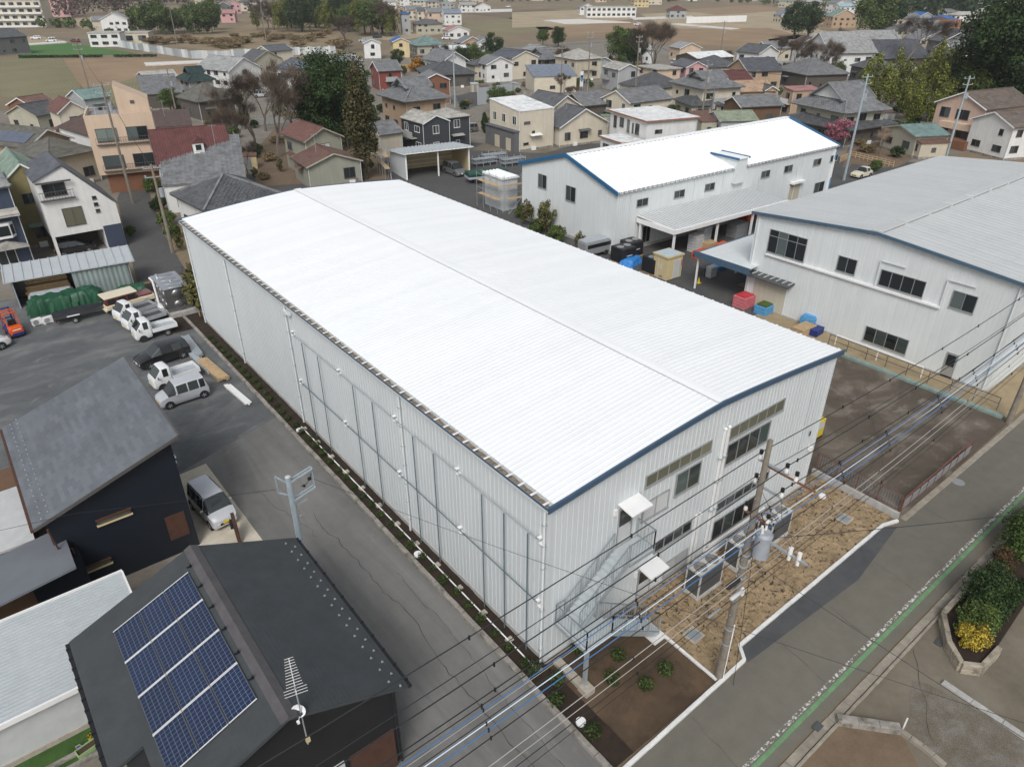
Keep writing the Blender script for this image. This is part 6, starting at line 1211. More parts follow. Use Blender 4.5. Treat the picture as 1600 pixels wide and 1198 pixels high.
def house(name, label, rc, eave, roof='gable', ridge='x', pitch=.45, over=.5, wall='w_cream', rm='r_kawara', style='kawara', cat='house', wins='auto', floors=2, trim=None, extra=None, capm=None, frame='alu_dark', base=True, z0=0, irif=.45):
    x0, y0, w, d, a = rc; HRECT.append((x0, y0, w, d, R(a))); T = thing(name, label, cat, (x0, y0, z0), R(a)); eave -= z0*0
    o = over; W0, W1, D0, D1 = o, w-o, o, d-o
    if W1-W0 < 1: W0, W1 = .2, w-.2
    if D1-D0 < 1: D0, D1 = .2, d-.2
    slopes = []; gables = []; caps = []
    if roof == 'flat':
        b = MB(); b.box(W0, W1, D0, D1, -.2, eave); obj('wall', b, wall, T); b = MB(); b.box(0, w, 0, d, eave, eave+.22); r_ = obj('roof', b, trim or rm, T); b = MB(); b.box(.12, w-.12, .12, d-.12, eave+.2205, eave+.24); obj('roof_deck', b, rm, r_)
        top = eave
    elif roof == 'shed':
        rise = pitch*(d if ridge == 'x' else w)
        if ridge == 'x': Q = [(0,0,eave),(w,0,eave),(w,d,eave+rise),(0,d,eave+rise)]; prof = [(W0,D0,-.2),(W0,D1,-.2),(W0,D1,eave+pitch*D1-.14),(W0,D0,eave+pitch*D0-.14)]; b = MB(); b.extr(prof, (W1-W0,0,0)); b.f = [tuple(reversed(f)) for f in b.f]
        else: Q = [(0,d,eave),(0,0,eave),(w,0,eave+rise),(w,d,eave+rise)]; prof = [(W0,D0,-.2),(W1,D0,-.2),(W1,D0,eave+pitch*W1-.14),(W0,D0,eave+pitch*W0-.14)]; b = MB(); b.extr(prof, (0,D1-D0,0))
        obj('wall', b, wall, T); slopes = [Q]; top = eave
    else:
        along = ridge == 'x'; span = d if along else w; L = w if along else d; rise = pitch*span/2; hr = eave+rise
        def P(l, s, z): return (l, s, z) if along else (w-s, l, z)   # l along ridge, s across
        if along: P = lambda l, s, z: (l, s, z)
        else: P = lambda l, s, z: (w-s, l, z)
        hip = span/2 if roof == 'hip' else (span/2*(1-irif) if roof == 'irimoya' else 0)
        if roof == 'hip': hip = min(hip, L/2-.05)
        if roof == 'gable':
            slopes = [[P(0,0,eave),P(L,0,eave),P(L,span/2,hr),P(0,span/2,hr)], [P(L,span,eave),P(0,span,eave),P(0,span/2,hr),P(L,span/2,hr)]]; caps = [(P(0,span/2,hr),P(L,span/2,hr))]
        elif roof == 'hip':
            slopes = [[P(0,0,eave),P(L,0,eave),P(L-hip,span/2,hr),P(hip,span/2,hr)], [P(L,span,eave),P(0,span,eave),P(hip,span/2,hr),P(L-hip,span/2,hr)], [P(0,span,eave),P(0,0,eave),P(hip,span/2,hr),P(hip,span/2,hr)], [P(L,0,eave),P(L,span,eave),P(L-hip,span/2,hr),P(L-hip,span/2,hr)]]
            caps = [(P(hip,span/2,hr),P(L-hip,span/2,hr)),(P(0,0,eave),P(hip,span/2,hr)),(P(0,span,eave),P(hip,span/2,hr)),(P(L,0,eave),P(L-hip,span/2,hr)),(P(L,span,eave),P(L-hip,span/2,hr))]
        else:   # irimoya: hip below, small gable above
            hz = eave+pitch*hip
            slopes = [[P(0,0,eave),P(L,0,eave),P(L-hip,hip,hz),P(hip,hip,hz)], [P(hip*.6,hip,hz),P(L-hip*.6,hip,hz),P(L-hip*.6,span/2,hr),P(hip*.6,span/2,hr)], [P(L,span,eave),P(0,span,eave),P(hip,span-hip,hz),P(L-hip,span-hip,hz)], [P(L-hip*.6,span-hip,hz),P(hip*.6,span-hip,hz),P(hip*.6,span/2,hr),P(L-hip*.6,span/2,hr)],
                      [P(0,span,eave),P(0,0,eave),P(hip,hip,hz),P(hip,span-hip,hz)], [P(L,0,eave),P(L,span,eave),P(L-hip,span-hip,hz),P(L-hip,hip,hz)]]
            caps = [(P(hip*.6,span/2,hr),P(L-hip*.6,span/2,hr))]+[(P(l0,s0,eave),P(l1,s1,hz)) for l0, s0, l1, s1 in ((0,0,hip,hip),(0,span,hip,span-hip),(L,0,L-hip,hip),(L,span,L-hip,span-hip))]+[(P(l,s,hz),P(l,span/2,hr)) for l in (hip*.6, L-hip*.6) for s in (hip, span-hip)]
            for l in (hip*.9, L-hip*.9):
                g = MB(); g.add([P(l,hip+.1,hz+.02),P(l,span-hip-.1,hz+.02),P(l,span/2,hr-.1)], [(0,1,2),(2,1,0)]); gables.append(g)
        ov = over; top = eave
        # walls
        def wz(s): return eave+pitch*min(s, span-s)-.12
        lo, hi = (D0, D1) if along else (w-W1, w-W0); l0, l1 = (W0, W1) if along else (D0, D1)
        if roof == 'gable': pr = [(lo,-.2),(hi,-.2),(hi,wz(hi)),(span/2,hr-.12),(lo,wz(lo))]
        else: pr = [(lo,-.2),(hi,-.2),(hi,eave+pitch*ov*.5),(lo,eave+pitch*ov*.5)]
        b = MB(); b.extr([P(l0,s,z) for s, z in pr], Vector(P(l1,0,0))-Vector(P(l0,0,0))); obj('wall', b, wall, T)
    if slopes:
        b = MB(); tl = MB()
        for Q in slopes:
            q = [Vector(p) for p in Q]
            uniq = []
            for p in q:
                if not any((p-u).length < 1e-4 for u in uniq): uniq.append(p)
            b.extr([p-Vector((0,0,.13)) for p in uniq], (0,0,.12)); tile_slope(tl, *q, style)
        r_ = obj('roof', b, trim or rm, T); obj('roof_covering', tl, rm, r_, kind='stuff')
        for p, q in caps:
            k = MB(); v = Vector((0,0,.10)); k.bar(Vector(p)+v*.6, Vector(q)+v*.6, .26 if style == 'kawara' else .16, .22 if style == 'kawara' else .08); obj('ridge_cap', k, capm or rm, r_)
        for g in gables: obj('gable_infill', g, 'w_white' if wall != 'w_darkwall' else 'w_aged', r_)
        k = MB()
        if roof in ('gable','hip','irimoya'):
            for (p, q) in [(Q[0], Q[1]) for Q in slopes if abs(Q[0][2]-eave) < .01]: k.bar(Vector(p)-Vector((0,0,.07)), Vector(q)-Vector((0,0,.07)), .14, .12)
            obj('gutter', k, trim or 'alu_dark', T)
    if roof == 'gable' and slopes and max(w, d) < 30:
        for Q in slopes:
            for p, q in ((Q[0], Q[3]), (Q[1], Q[2])): k = MB(); k.bar(Vector(p)-Vector((0,0,.09)), Vector(q)-Vector((0,0,.09)), .10, .17); obj('verge_board', k, 'white_paint' if wall not in ('w_darkwall','w_aged','w_oldgrey') else 'w_aged', T)
    near_ = math.hypot(x0+14, y0+15) < 260
    if near_ and cat == 'house':
        b = MB(); [b.cyl(px_, py_, .1, eave-.05, .045, 6) for px_, py_ in ((W0-.06, D0-.06), (W1+.06, D0-.06))]; obj('downpipe', b, 'offwhite_panel', T)
        rb_ = random.Random(int(abs(x0*7+y0*3)))
        if floors == 2 and eave > 4.9 and rb_.random() < .6 and wins == 'auto':
            fc = rb_.random() < .6; ln = (W1-W0) if fc else (D1-D0); u0 = ln*rb_.uniform(.05,.3); u1 = min(ln-.2, u0+rb_.uniform(2.6,4.2)); zb = .3+(eave-.3)/2; b = MB()
            a_ = (W0+u0, W0+u1, D0-.95, D0-.01) if fc else (W0-.95, W0-.01, D1-u1, D1-u0)
            b.box(*a_, zb-.12, zb); o_b = obj('balcony', b, 'w_aged', T); b = MB(); b.box(a_[0], a_[1], a_[2], a_[2]+.06, zb, zb+1.0) if fc else b.box(a_[0], a_[0]+.06, a_[2], a_[3], zb, zb+1.0); obj('balcony_front', b, rb_.choice(('white_paint','alu_dark',wall,'w_greywall')), o_b)
        if rb_.random() < .7:
            fc = rb_.random() < .5; ln = (W1-W0) if fc else (D1-D0); u0 = ln*rb_.uniform(.1,.4); u1 = min(ln-.2, u0+2.4); z_ = 2.45; b = MB()
            if fc: b.extr([(W0+u0,D0,z_+.2),(W0+u0,D0-.8,z_),(W0+u0,D0-.8,z_+.06),(W0+u0,D0,z_+.28)],(u1-u0,0,0))
            else: b.extr([(W0,D1-u1,z_+.2),(W0-.8,D1-u1,z_),(W0-.8,D1-u1,z_+.06),(W0,D1-u1,z_+.28)],(0,u1-u0,0))
            obj('window_awning', b, rm, T)
        b = MB(); ux = W0+(W1-W0)*rb_.uniform(.2,.8); b.box(ux, ux+.8, D0-.38, D0-.08, .05, .62); obj('cooling_unit', b, 'white_paint', T)
    if base: b = MB(); b.box(W0-.03, W1+.03, D0-.03, D1+.03, -.25, .35); obj('foundation', b, 'concrete_old', T)
    rnd = random.Random(hash((round(x0), round(y0))) & 0xffff)
    if wins == 'auto':
        wins = []; fh = max(2.3, (eave-.3)/floors)
        for f in range(floors):
            zb = .35+f*fh+.75
            if zb+.9 > eave: break
            for face, ln in (('R', W1-W0), ('L', D1-D0)):
                n = max(1, int(ln/2.9)); 
                for i in range(n):
                    if rnd.random() < .14: continue
                    ww = rnd.choice((1.2,1.6,1.7,.8)); ww = min(ww, ln/n-.5); hh = rnd.choice((1.0,1.1,1.3)) if ww > 1 else rnd.choice((.7,1.0))
                    if ww < .4: continue
                    wins.append((face, ln*(i+.5)/n-ww/2+rnd.uniform(-.2,.2), zb+rnd.uniform(-.1,.15), ww, hh))
    for q in wins:
        face, u, z, ww, hh = q[:5]; n = q[5] if len(q) > 5 else (2 if ww > .95 else 1); pn = q[6] if len(q) > 6 else 'glass'
        if face == 'R': window(T, (W0+u, D0-.004, z), 0, ww, hh, n, frame, pn, True, .06)
        else: window(T, (W0-.004, D1-u, z), R(-90), ww, hh, n, frame, pn, True, .06)
    T['_d'] = 0; del T['_d']
    return T
def sub_box(T, nm, m, *a, bevel=0): b = MB(); b.box(*a); return obj(nm, b, m, T, bevel=bevel)
# ---------------------------------------------------------------- left side houses
WHs = thing('white_house', 'tall white house with dark grey lopsided gable roof behind the lumber shed', 'house')
zl_, za_, zr_ = 8.2, 9.5, 4.8; xl_, xa_, xr_ = -6.95, -4.0, .25; wy0, wy1 = 71.5, 80.0
b = MB(); b.extr([(xl_+.12,wy0+.15,2.3),(-1.9,wy0+.15,2.3),(-1.9,wy0+.15,-.1),(xr_-.25,wy0+.15,-.1),(xr_-.25,wy0+.15,zr_),(xa_,wy0+.15,za_-.2),(xl_+.12,wy0+.15,zl_-.12)],(0,wy1-wy0-.3,0)); obj('wall', b, 'w_white', WHs)
sub_box(WHs,'garage_back','w_darkwall',xl_+.12,-1.95,wy0+4.5,wy0+4.6,-.1,2.3); sub_box(WHs,'navy_panel','w_navy',-1.85,xr_-.27,wy0+.11,wy0+.149,-.1,2.6); sub_box(WHs,'garage_post','w_white',xl_+.12,xl_+.4,wy0+.15,wy0+.45,-.1,2.3)
b = MB(); b.extr([(xl_,wy0,zl_-.14),(xa_,wy0,za_-.14),(xa_,wy0,za_),(xl_,wy0,zl_)],(0,wy1-wy0,0)); r_ = obj('roof', b, 'r_slate', WHs); tl = MB(); tile_slope(tl,(xl_,wy1,zl_),(xl_,wy0,zl_),(xa_,wy0,za_),(xa_,wy1,za_),'slate'); obj('roof_covering', tl, 'r_slate', r_, kind='stuff')
b = MB(); b.extr([(xa_,wy0,za_-.14),(xr_,wy0,zr_-.14),(xr_,wy0,zr_),(xa_,wy0,za_)],(0,wy1-wy0,0)); r_ = obj('roof', b, 'r_slate', WHs); tl = MB(); tile_slope(tl,(xr_,wy0,zr_),(xr_,wy1,zr_),(xa_,wy1,za_),(xa_,wy0,za_),'slate'); obj('roof_covering', tl, 'r_slate', r_, kind='stuff')
for (x, z, w_, h_, n) in ((-6.3,6.5,2.1,1.3,2),(-5.2,3.2,1.9,1.9,2),(-2.1,5.55,.42,.36,1),(-2.1,4.85,.42,.36,1),(-2.1,4.15,.42,.36,1)): window(WHs,(x,wy0+.146,z),0,w_,h_,n,'alu_dark','glass_blind' if w_ == 1.9 else 'glass')
b = MB(); b.box(-6.8,-3.6,wy0-.25,wy0+.14,6.1,6.2); [b.bar((-6.75+i*.28,wy0-.2,6.2),(-6.75+i*.28,wy0-.2,7.0),.03) for i in range(12)]; b.bar((-6.8,wy0-.2,7.0),(-3.6,wy0-.2,7.0),.05); b.bar((-6.8,wy0-.2,7.95),(-3.6,wy0-.2,7.95),.16); obj('balcony_rail', b, 'alu_dark', WHs)
n_ = (-5.9,73.0); car('parked_dark_car', 'dark car parked in the open ground floor of the tall white house', 'car', (-3.0,72.6), R(175), S_mpv(3.9,1.69,1.5,.95,.92,.75), 'paint_black', (.72,3.2), .30, .19, 'plate_white')
H = house('navy_clapboard_house', 'navy clapboard house with white bay window at the left edge', (-17.0,70.6,8.1,8.5,0), 8.3, 'hip', 'x', .5, .3, 'w_navy', 'r_kawara_light', 'kawara', wins=[('R',1.0,6.4,1.6,1.1),('R',4.6,.2,1.7,2.0),('R',1.2,.2,1.7,2.0),('R',2.0,3.5,1.2,1.3)], frame='alu_white')
b = MB(); tile_slope(b,(3.2,-.6,5.7),(8.0,-.6,5.7),(8.0,.4,6.2),(3.2,.4,6.2),'slate'); b.box(3.2,8.0,-.6,.3,5.5,5.66); obj('skirt_roof', b, 'r_pale', H)
b = MB(); b.extr([(5.2,.31,3.4),(7.2,.31,3.4),(6.8,-.35,3.4),(5.6,-.35,3.4)],(0,0,1.5)); bw = obj('bay_window', b, 'alu_white', H)
for (x0_,x1_,y_) in ((5.68,6.72,-.36),): b = MB(); b.box(x0_,x1_,y_,y_+.01,3.65,4.65); obj('pane', b, 'glass', bw)
for s_ in (0,1): b = MB(); b.quad(*((( 5.25,.22,3.65),(5.55,-.28,3.65),(5.55,-.28,4.65),(5.25,.22,4.65)) if not s_ else ((6.85,-.28,3.65),(7.15,.22,3.65),(7.15,.22,4.65),(6.85,-.28,4.65)))); obj('pane', b, 'glass', bw)
b = MB(); b.extr([(4.4,-.9,2.4),(7.9,-.9,2.4),(6.15,-.9,3.1)],(0,1.2,0)); obj('porch_roof', b, 'r_pale', H)
house('green_roof_house', 'narrow olive house with pale green metal roof between white and navy houses', (-9.0,77.0,3.8,10,0), 7.6, 'gable', 'y', .8, .15, 'w_olive', 'r_green', 'metal')
house('hip_tile_house', 'old house with grey tiled hip roof at the far left edge', (-18.0,84.0,8.6,8,0), 7.0, 'hip', 'x', .45, .5, 'w_aged', 'r_kawara', 'kawara')
# beige 3-storey apartment
rc_ = (2.96,96.16,6.39,6.27,-13.9); AP = thing('beige_apartment', 'three storey beige tiled apartment block with rooftop stair tower', 'apartment block', (rc_[0], rc_[1], 0), R(rc_[4])); aw, ad, ah = max(8.2, rc_[2]), 9.0, 9.6
sub_box(AP, 'wall', 'w_peach', 0, aw, 0, ad, 2.6, ah); sub_box(AP, 'ground_floor', 'w_brickbrown', .8, aw-.8, .6, ad, -.2, 2.6); sub_box(AP, 'parapet', 'w_peach', 0, aw, 0, .2, ah, ah+.7); sub_box(AP, 'parapet', 'w_peach', 0, .2, .2, ad, ah, ah+.7); sub_box(AP, 'roof_deck', 'mid_grey', .2, aw-.2, .2, ad-.2, ah, ah+.05)
b = MB(); b.extr([(aw*.52,.6,ah),(aw-.1,.6,ah),(aw-.1,.6,ah+2.2),(aw*.52,.6,ah+4.2)],(0,5,0)); tw_ = obj('stair_tower', b, 'w_peach', AP); b = MB(); b.bx(aw*.75,.57,ah+2.0,.5,.06,.4); obj('vent', b, 'dark_grey', tw_)
for i, z in enumerate((3.4, 6.9)):
    window(AP, (.9,-.004,z), 0, 2.6, 1.7, 2, 'alu_dark', 'glass_green' if i else 'glass', True, .06); window(AP, (aw-3.6,-.004,z), 0, 2.6, 1.7, 2, 'alu_dark', 'glass', True, .06)
    b = MB(); [b.bar((.7+k_*.3,-.35,z-.3),(.7+k_*.3,-.35,z+.5),.03) for k_ in range(int((aw-1.4)/.3))]; b.bar((.7,-.35,z+.5),(aw-.7,-.35,z+.5),.05); b.box(.7,aw-.7,-.38,0,z-.4,z-.3); obj('balcony_rail', b, 'alu_dark', AP)
b = MB(); [b.bar((.4+k_*1.1,.4,ah+.7),(.4+k_*1.1,.4,ah+1.6),.04) for k_ in range(4)]; b.bar((.4,.4,ah+1.6),(3.8,.4,ah+1.6),.04); obj('roof_rail', b, 'light_grey', AP)
house('brown_roof_hall', 'long white hall with dark brown roof behind the beige apartment', (5.97,114.89,10.43,12.41,11.8), 4.6, 'gable', 'y', .30, .3, 'w_white', 'r_brown', 'metal', floors=1)
house('brown_roof_wing', 'white wing with dark brown roof between apartment and maroon roof', (15.58,117.37,6.28,8.47,-15.0), 4.4, 'shed', 'x', .16, .3, 'w_white', 'r_brown', 'metal', floors=1)
H = house('maroon_roof_house', 'house with large maroon sheet roof and white dormer', (7.69,83.6,9.41,11.44,-11.5), 5.3, 'gable', 'x', .62, .2, 'w_white', 'r_maroon', 'rib')
dm = Vector((5.2,2.0,7.3)); b = MB(); b.box(4.7,6.0,1.4,3.4,6.2,7.5); d_ = obj('dormer', b, 'w_white', H); b = MB(); b.extr([(4.55,1.3,7.5),(6.15,1.3,7.5),(5.35,1.3,8.15)],(0,2.6,0)); obj('dormer_roof', b, 'r_maroon', d_); window(d_, (4.95,1.398,6.6), 0, .8, .8, 1, 'alu_white', 'glass')
house('grey_tile_lean_to', 'long grey tiled lean-to roof under the maroon sheet roof', (6.86,80.09,9.95,9.12,-18.7), 3.9, 'shed', 'x', .42, .25, 'w_white', 'r_kawara', 'kawara', floors=1)
H = house('hip_roof_house', 'white house with dark grey tiled hip roof touching the warehouse corner', (7.1,64.78,9.63,9.52,4.9), 4.2, 'hip', 'x', .48, .5, 'w_white', 'r_kawara_dark', 'kawara', floors=1, capm='r_kawara')
house('red_gable_house', 'cream timbered house with red-brown gable roof', (4.81,133.71,5.28,7.51,3.8), 5.6, 'gable', 'y', .7, .4, 'w_cream', 'r_redbrown', 'rib')
house('teal_shed', 'long low shed with teal metal roof behind the cream timbered house', (14.17,163.67,5.72,7.94,14.3), 3.6, 'gable', 'x', .4, .3, 'w_greywall', 'r_teal', 'metal', floors=1)
H = house('solar_tan_house', 'tan stucco house with solar panels on its left slope', (-3.24,108.52,7.81,9.92,30.2), 5.0, 'gable', 'y', .5, .5, 'w_tan', 'r_mossgrey', 'kawara')
house('mossy_roof_house', 'low house with mossy grey roof and satellite dish near the beige apartment', (-1.85,101.73,7.46,9.59,23.2), 4.4, 'hip', 'x', .4, .5, 'w_aged', 'r_mossgrey', 'slate', floors=1)
house('grey_shed_roof', 'pair of old grey sheds at the left edge', (-6.27,123.21,4.72,6.99,22.7), 3.0, 'gable', 'x', .35, .3, 'w_aged', 'r_kawara_light', 'kawara', floors=1, cat='shed')
house('shrine_shelter', 'small shelter with pale blue roof at the field edge', (-0.37,155.87,2.73,5.1,-6.9), 2.6, 'gable', 'x', .3, .3, 'w_darkwall', 'r_lightblue', 'metal', floors=1, cat='shelter')
house('open_barn', 'grey tiled open barn with white front board and a car inside', (26.05,165.23,8.12,10.21,-10.4), 3.4, 'shed', 'x', .28, .3, 'w_darkwall', 'r_kawara', 'kawara', floors=1, cat='barn')
house('pale_roof_barn', 'brown barn with pale flat roof behind the open barn', (32.27,186.92,7.97,10.07,-2.7), 4.0, 'gable', 'x', .25, .3, 'w_brickbrown', 'r_pale', 'metal', floors=1, cat='barn')
house('dark_green_house', 'traditional house with dark green tiled hip and gable roof', (37.48,170.62,6.66,8.83,0.5), 4.6, 'irimoya', 'x', .6, .6, 'w_greywall', 'r_darkgreen', 'kawara')
house('ruined_grey_house', 'weathered dark house with mossy roof among the bare trees', (30.88,142.68,8.43,10.51,6.5), 4.0, 'hip', 'x', .55, .5, 'w_darkwall', 'r_mossgrey', 'slate', floors=1)
house('white_gable_house', 'white house with pale grey gable roof by the field fence', (51.81,184.34,11.34,13.28,21.1), 4.6, 'gable', 'y', .5, .4, 'w_white', 'r_kawara_light', 'slate')
house('dark_siding_house', 'dark grey house with small windows at the far left edge', (16.32,323.16,12.13,14.02,22.2), 6.0, 'gable', 'x', .35, .3, 'w_graysiding', 'r_kawara_dark', 'slate')
house('red_shed', 'small shed with reddish roof beside the cream timbered house', (4.9,163.54,5.93,8.13,29.5), 3.0, 'gable', 'x', .4, .3, 'w_brickbrown', 'r_rustroof', 'metal', floors=1, cat='shed')
house('dark_tile_annex', 'dark tiled annex left of the cream timbered house', (3.28,148.61,6.32,8.51,29.2), 3.4, 'gable', 'x', .4, .3, 'w_aged', 'r_kawara_dark', 'kawara', floors=1)
def roof_solar(H, eave, pitch, x0, y0, nx_, ny_, pw_=1.0, ph_=1.6):
    for i in range(nx_):
        for j in range(ny_):
            xa, ya_ = x0+i*(pw_+.03), y0+j*(ph_+.03); f = lambda x, y, dz: (x, y, eave+pitch*x+dz); k = MB(); k.extr([f(xa,ya_,.10),f(xa+pw_,ya_,.10),f(xa+pw_,ya_+ph_,.10),f(xa,ya_+ph_,.10)],(0,0,.05)); obj('solar_panel', k, 'r_slate' if 0 else 'solar_far', H)
mat('solar_far', (.10,.12,.16), .15, .05, 1)
for h_ in [o for o in scene.objects if o.name.startswith('solar_tan_house') and o.parent is None]: roof_solar(h_, 5.0, .5, .7, 1.2, 2, 4)
# ---------------------------------------------------------------- centre-left
H = house('solar_white_house', 'white two storey house with a roof solar panel behind the bare trees', (61.28,158.47,10.57,12.54,12.3), 6.2, 'gable', 'y', .35, .4, 'w_white', 'r_slate', 'slate')
roof_solar(H, 6.2, .35, .9, 1.5, 3, 5)
house('derelict_house', 'derelict two storey house with maroon sheet roof in the scrub', (28.88,87.36,6.61,8.78,0.5), 5.2, 'gable', 'y', .5, .5, 'w_oldgrey', 'r_redbrown', 'rib', wins=[('R',1.2,3.2,2.6,1.3,3,'glass_frost'),('L',1.0,3.0,1.6,1.2)])
house('derelict_annex', 'derelict single storey annex with rusty patched roof', (25.92,80.63,8.35,7.64,-6.8), 3.2, 'gable', 'y', .35, .4, 'w_oldgrey', 'r_rustroof', 'flat', floors=1, wins=[('R',5.0,.9,1.7,1.5,2,'glass')])
house('irimoya_house', 'traditional house with grey hip and gable tiled roof in the centre', (56.61,105.1,9.86,11.87,-3.2), 6.0, 'irimoya', 'x', .55, .8, 'w_tan', 'r_kawara', 'kawara')
house('black_siding_house', 'black clad house with pale grey gable roof behind the open carport', (49.42,87.64,5.32,7.56,-1.3), 5.4, 'gable', 'y', .42, .2, 'w_charcoal', 'r_pale', 'slate', frame='alu_white')
house('black_siding_house', 'black clad house with pale hip roof just right of its gabled twin', (54.58,89.46,5.46,6.7,-2.8), 5.4, 'hip', 'x', .3, .2, 'w_charcoal', 'r_pale', 'slate', frame='alu_white')
house('beige_shed_house', 'beige ribbed shed with dark grey tiled roof left of the black house', (43.33,91.24,4.55,5.92,-0.4), 3.8, 'gable', 'x', .5, .3, 'w_beige', 'r_kawara', 'kawara', floors=1)
house('brown_brick_house', 'brown brick house with grey tiled gable roof', (77.98,133.0,6.5,8.68,-21.8), 5.4, 'gable', 'y', .42, .3, 'w_brickbrown', 'r_kawara', 'slate')
house('red_wood_house', 'red timber house with grey blue roof beside the yellow shrub', (80.07,157.33,6.5,8.68,-13.6), 5.0, 'gable', 'x', .45, .4, 'w_red', 'r_kawara', 'kawara')
house('farmhouse', 'large farmhouse with white timbered gable and grey roof', (100.73,159.48,8.94,10.99,-1.8), 5.6, 'gable', 'y', .55, .8, 'w_white', 'r_kawara', 'kawara')
house('farmhouse_wing', 'low tiled wing below the farmhouse gable', (92.73,155.1,13.73,15.55,-22.1), 3.4, 'hip', 'x', .35, .6, 'w_darkwall', 'r_kawara_dark', 'kawara', floors=1)
house('yellow_house', 'yellow two storey house with bright blue roof', (124.33,226.66,6.5,8.68,-23.3), 5.4, 'gable', 'y', .4, .4, 'w_yellow_wall', 'r_blue', 'slate')
house('grey_white_house', 'white house with grey roof left of the blue roofed house', (114.97,230.72,6.5,8.68,-26.6), 5.2, 'gable', 'y', .4, .4, 'w_white', 'r_kawara_light', 'slate')
house('teal_roof_house', 'low house with grey teal roof beyond the farmhouse', (134.69,227.55,12.29,14.17,-15.2), 3.6, 'hip', 'x', .4, .5, 'w_aged', 'r_teal', 'slate', floors=1)
house('cream_flat_house', 'cream flat roofed building beyond the farmhouse', (130.93,202.87,11.44,13.37,-16.7), 4.2, 'flat', wall='w_cream', rm='r_bright')
# modern dark and beige house
H = house('modern_beige_house', 'modern cream box house with dark grey cladding on its left face', (64.56,81.55,7.25,9.39,-4.3), 6.6, 'shed', 'x', .10, .1, 'w_cream', 'r_bright', 'flat', wins=[('R',.9,4.4,1.3,.4,1),('R',2.6,2.6,.6,.6,1),('R',.8,1.0,1.1,.4,1)])
hd = (64.56,81.55,7.25,9.39,-4.3)[3]; sub_box(H,'dark_cladding','w_graysiding',-.9,.09,.1,hd-.1,-.1,3.3); sub_box(H,'porch_roof','r_slate',-1.1,.09,0,hd,3.3,3.45)
for v_ in (1.2,hd*.5): sub_box(H,'shutter','w_beige',-.94,-.9,v_,v_+1.5,.1,2.1)
for v_ in (1.0,hd*.45,hd*.75): window(H,(.085,v_+1.1,4.2),R(-90),1.1,1.4,2,'alu_white','glass')
house('cream_siding_house', 'cream two storey house with dark roof at the tile wall', (120.32,153.78,9.39,11.42,-3.6), 5.8, 'gable', 'y', .38, .3, 'w_cream', 'r_slate', 'slate')
# ---------------------------------------------------------------- centre-right
house('twin_gable_house', 'cream house with large dark brown gable roof, rear half', (76.43,86.89,7.14,8.87,-2.7), 5.2, 'gable', 'y', .55, .4, 'w_cream', 'r_kawara_dark', 'metal')
house('twin_gable_house', 'cream house with large dark brown gable roof, front half', (71.95,79.7,10.9,6.28,-8.2), 3.4, 'gable', 'y', .5, .4, 'w_cream', 'r_kawara_dark', 'metal', floors=1)
H = house('red_trim_house', 'white flat roofed house with red fascia behind the middle factory', (76.8,64.43,10.48,12.45,-15.2), 5.8, 'flat', wall='w_white', rm='r_bright', trim='r_orange', over=.45, wins=[('L',1.2,3.4,1.0,1.9,2),('L',3.2,3.8,1.3,1.5,2),('L',5.6,3.3,.8,2.0,1,'glass_green'),('L',7.2,3.4,.5,1.6,1),('L',8.2,3.4,1.2,1.7,2),('R',1.6,3.9,1.4,.6)])
house('red_trim_annex', 'lower flat annex with red fascia beside the white flat roofed house', (72.3,65.13,4.62,6.89,-11.2), 2.9, 'flat', wall='w_white', rm='r_bright', trim='r_orange', over=.3, floors=1)
house('tan_wall_house', 'cream house with grey tiled gable roof behind the red trimmed house', (93.84,83.89,11.33,8.98,-5.2), 4.8, 'gable', 'x', .42, .3, 'w_cream', 'r_kawara', 'kawara')
house('grey_cottage', 'low cottage with grey tiled roof between twin gables and utility pole', (89.28,91.98,6.95,9.1,-10.7), 3.8, 'gable', 'x', .4, .4, 'w_darkwall', 'r_kawara', 'kawara', floors=1)
H = house('billboard_shop', 'cream shop with blue grey roof and an orange food billboard', (108.67,130.42,11.26,10.36,-26.7), 4.2, 'shed', 'x', .16, .2, 'w_cream', 'r_bluegrey', 'metal', floors=1, cat='shop', wins=[('R',4.0,1.2,1.4,.8)])
house('pale_hip_house', 'beige two storey house with pale hip roof and rooftop heater', (133.37,141.79,9.25,11.29,-8.0), 5.6, 'hip', 'x', .4, .4, 'w_beige', 'r_pale', 'slate')
house('weathered_house', 'weathered grey tiled house left of the beige hip roofed house', (132.56,155.51,8.35,10.43,-3.9), 4.6, 'irimoya', 'x', .5, .5, 'w_darkwall', 'r_kawara', 'kawara')
house('dark_gable_house', 'small dark house with grey gable behind the weathered house', (145.87,173.61,6.5,8.68,-6.4), 5.0, 'gable', 'y', .4, .4, 'w_aged', 'r_kawara_light', 'kawara')
house('white_eave_house', 'grey house with pale gable roof right of the shop', (126.69,119.14,6.5,8.68,-15.4), 5.4, 'gable', 'y', .4, .3, 'w_greywall', 'r_pale', 'slate')
house('big_tile_house', 'large two storey house with grey tiled roof and balcony', (112.52,81.7,10.55,12.52,-16.3), 6.0, 'irimoya', 'x', .42, .7, 'w_cream', 'r_kawara', 'kawara')
house('big_tile_house_wing', 'low tiled skirt wing under the large balcony house', (110.05,82.15,7.11,9.25,-26.3), 3.0, 'hip', 'x', .4, .4, 'w_aged', 'r_kawara_dark', 'kawara', floors=1)
house('dark_tile_cottage', 'cottage with dark tiled hip roof left of the large balcony house', (117.85,100.52,11.54,10.87,-5.5), 3.6, 'hip', 'x', .5, .4, 'w_cream', 'r_kawara_dark', 'kawara', floors=1)
house('peach_shop', 'peach and pale blue shop front house', (138.66,116.62,7.97,10.07,-11.5), 4.8, 'flat', wall='w_peach', rm='r_pale')
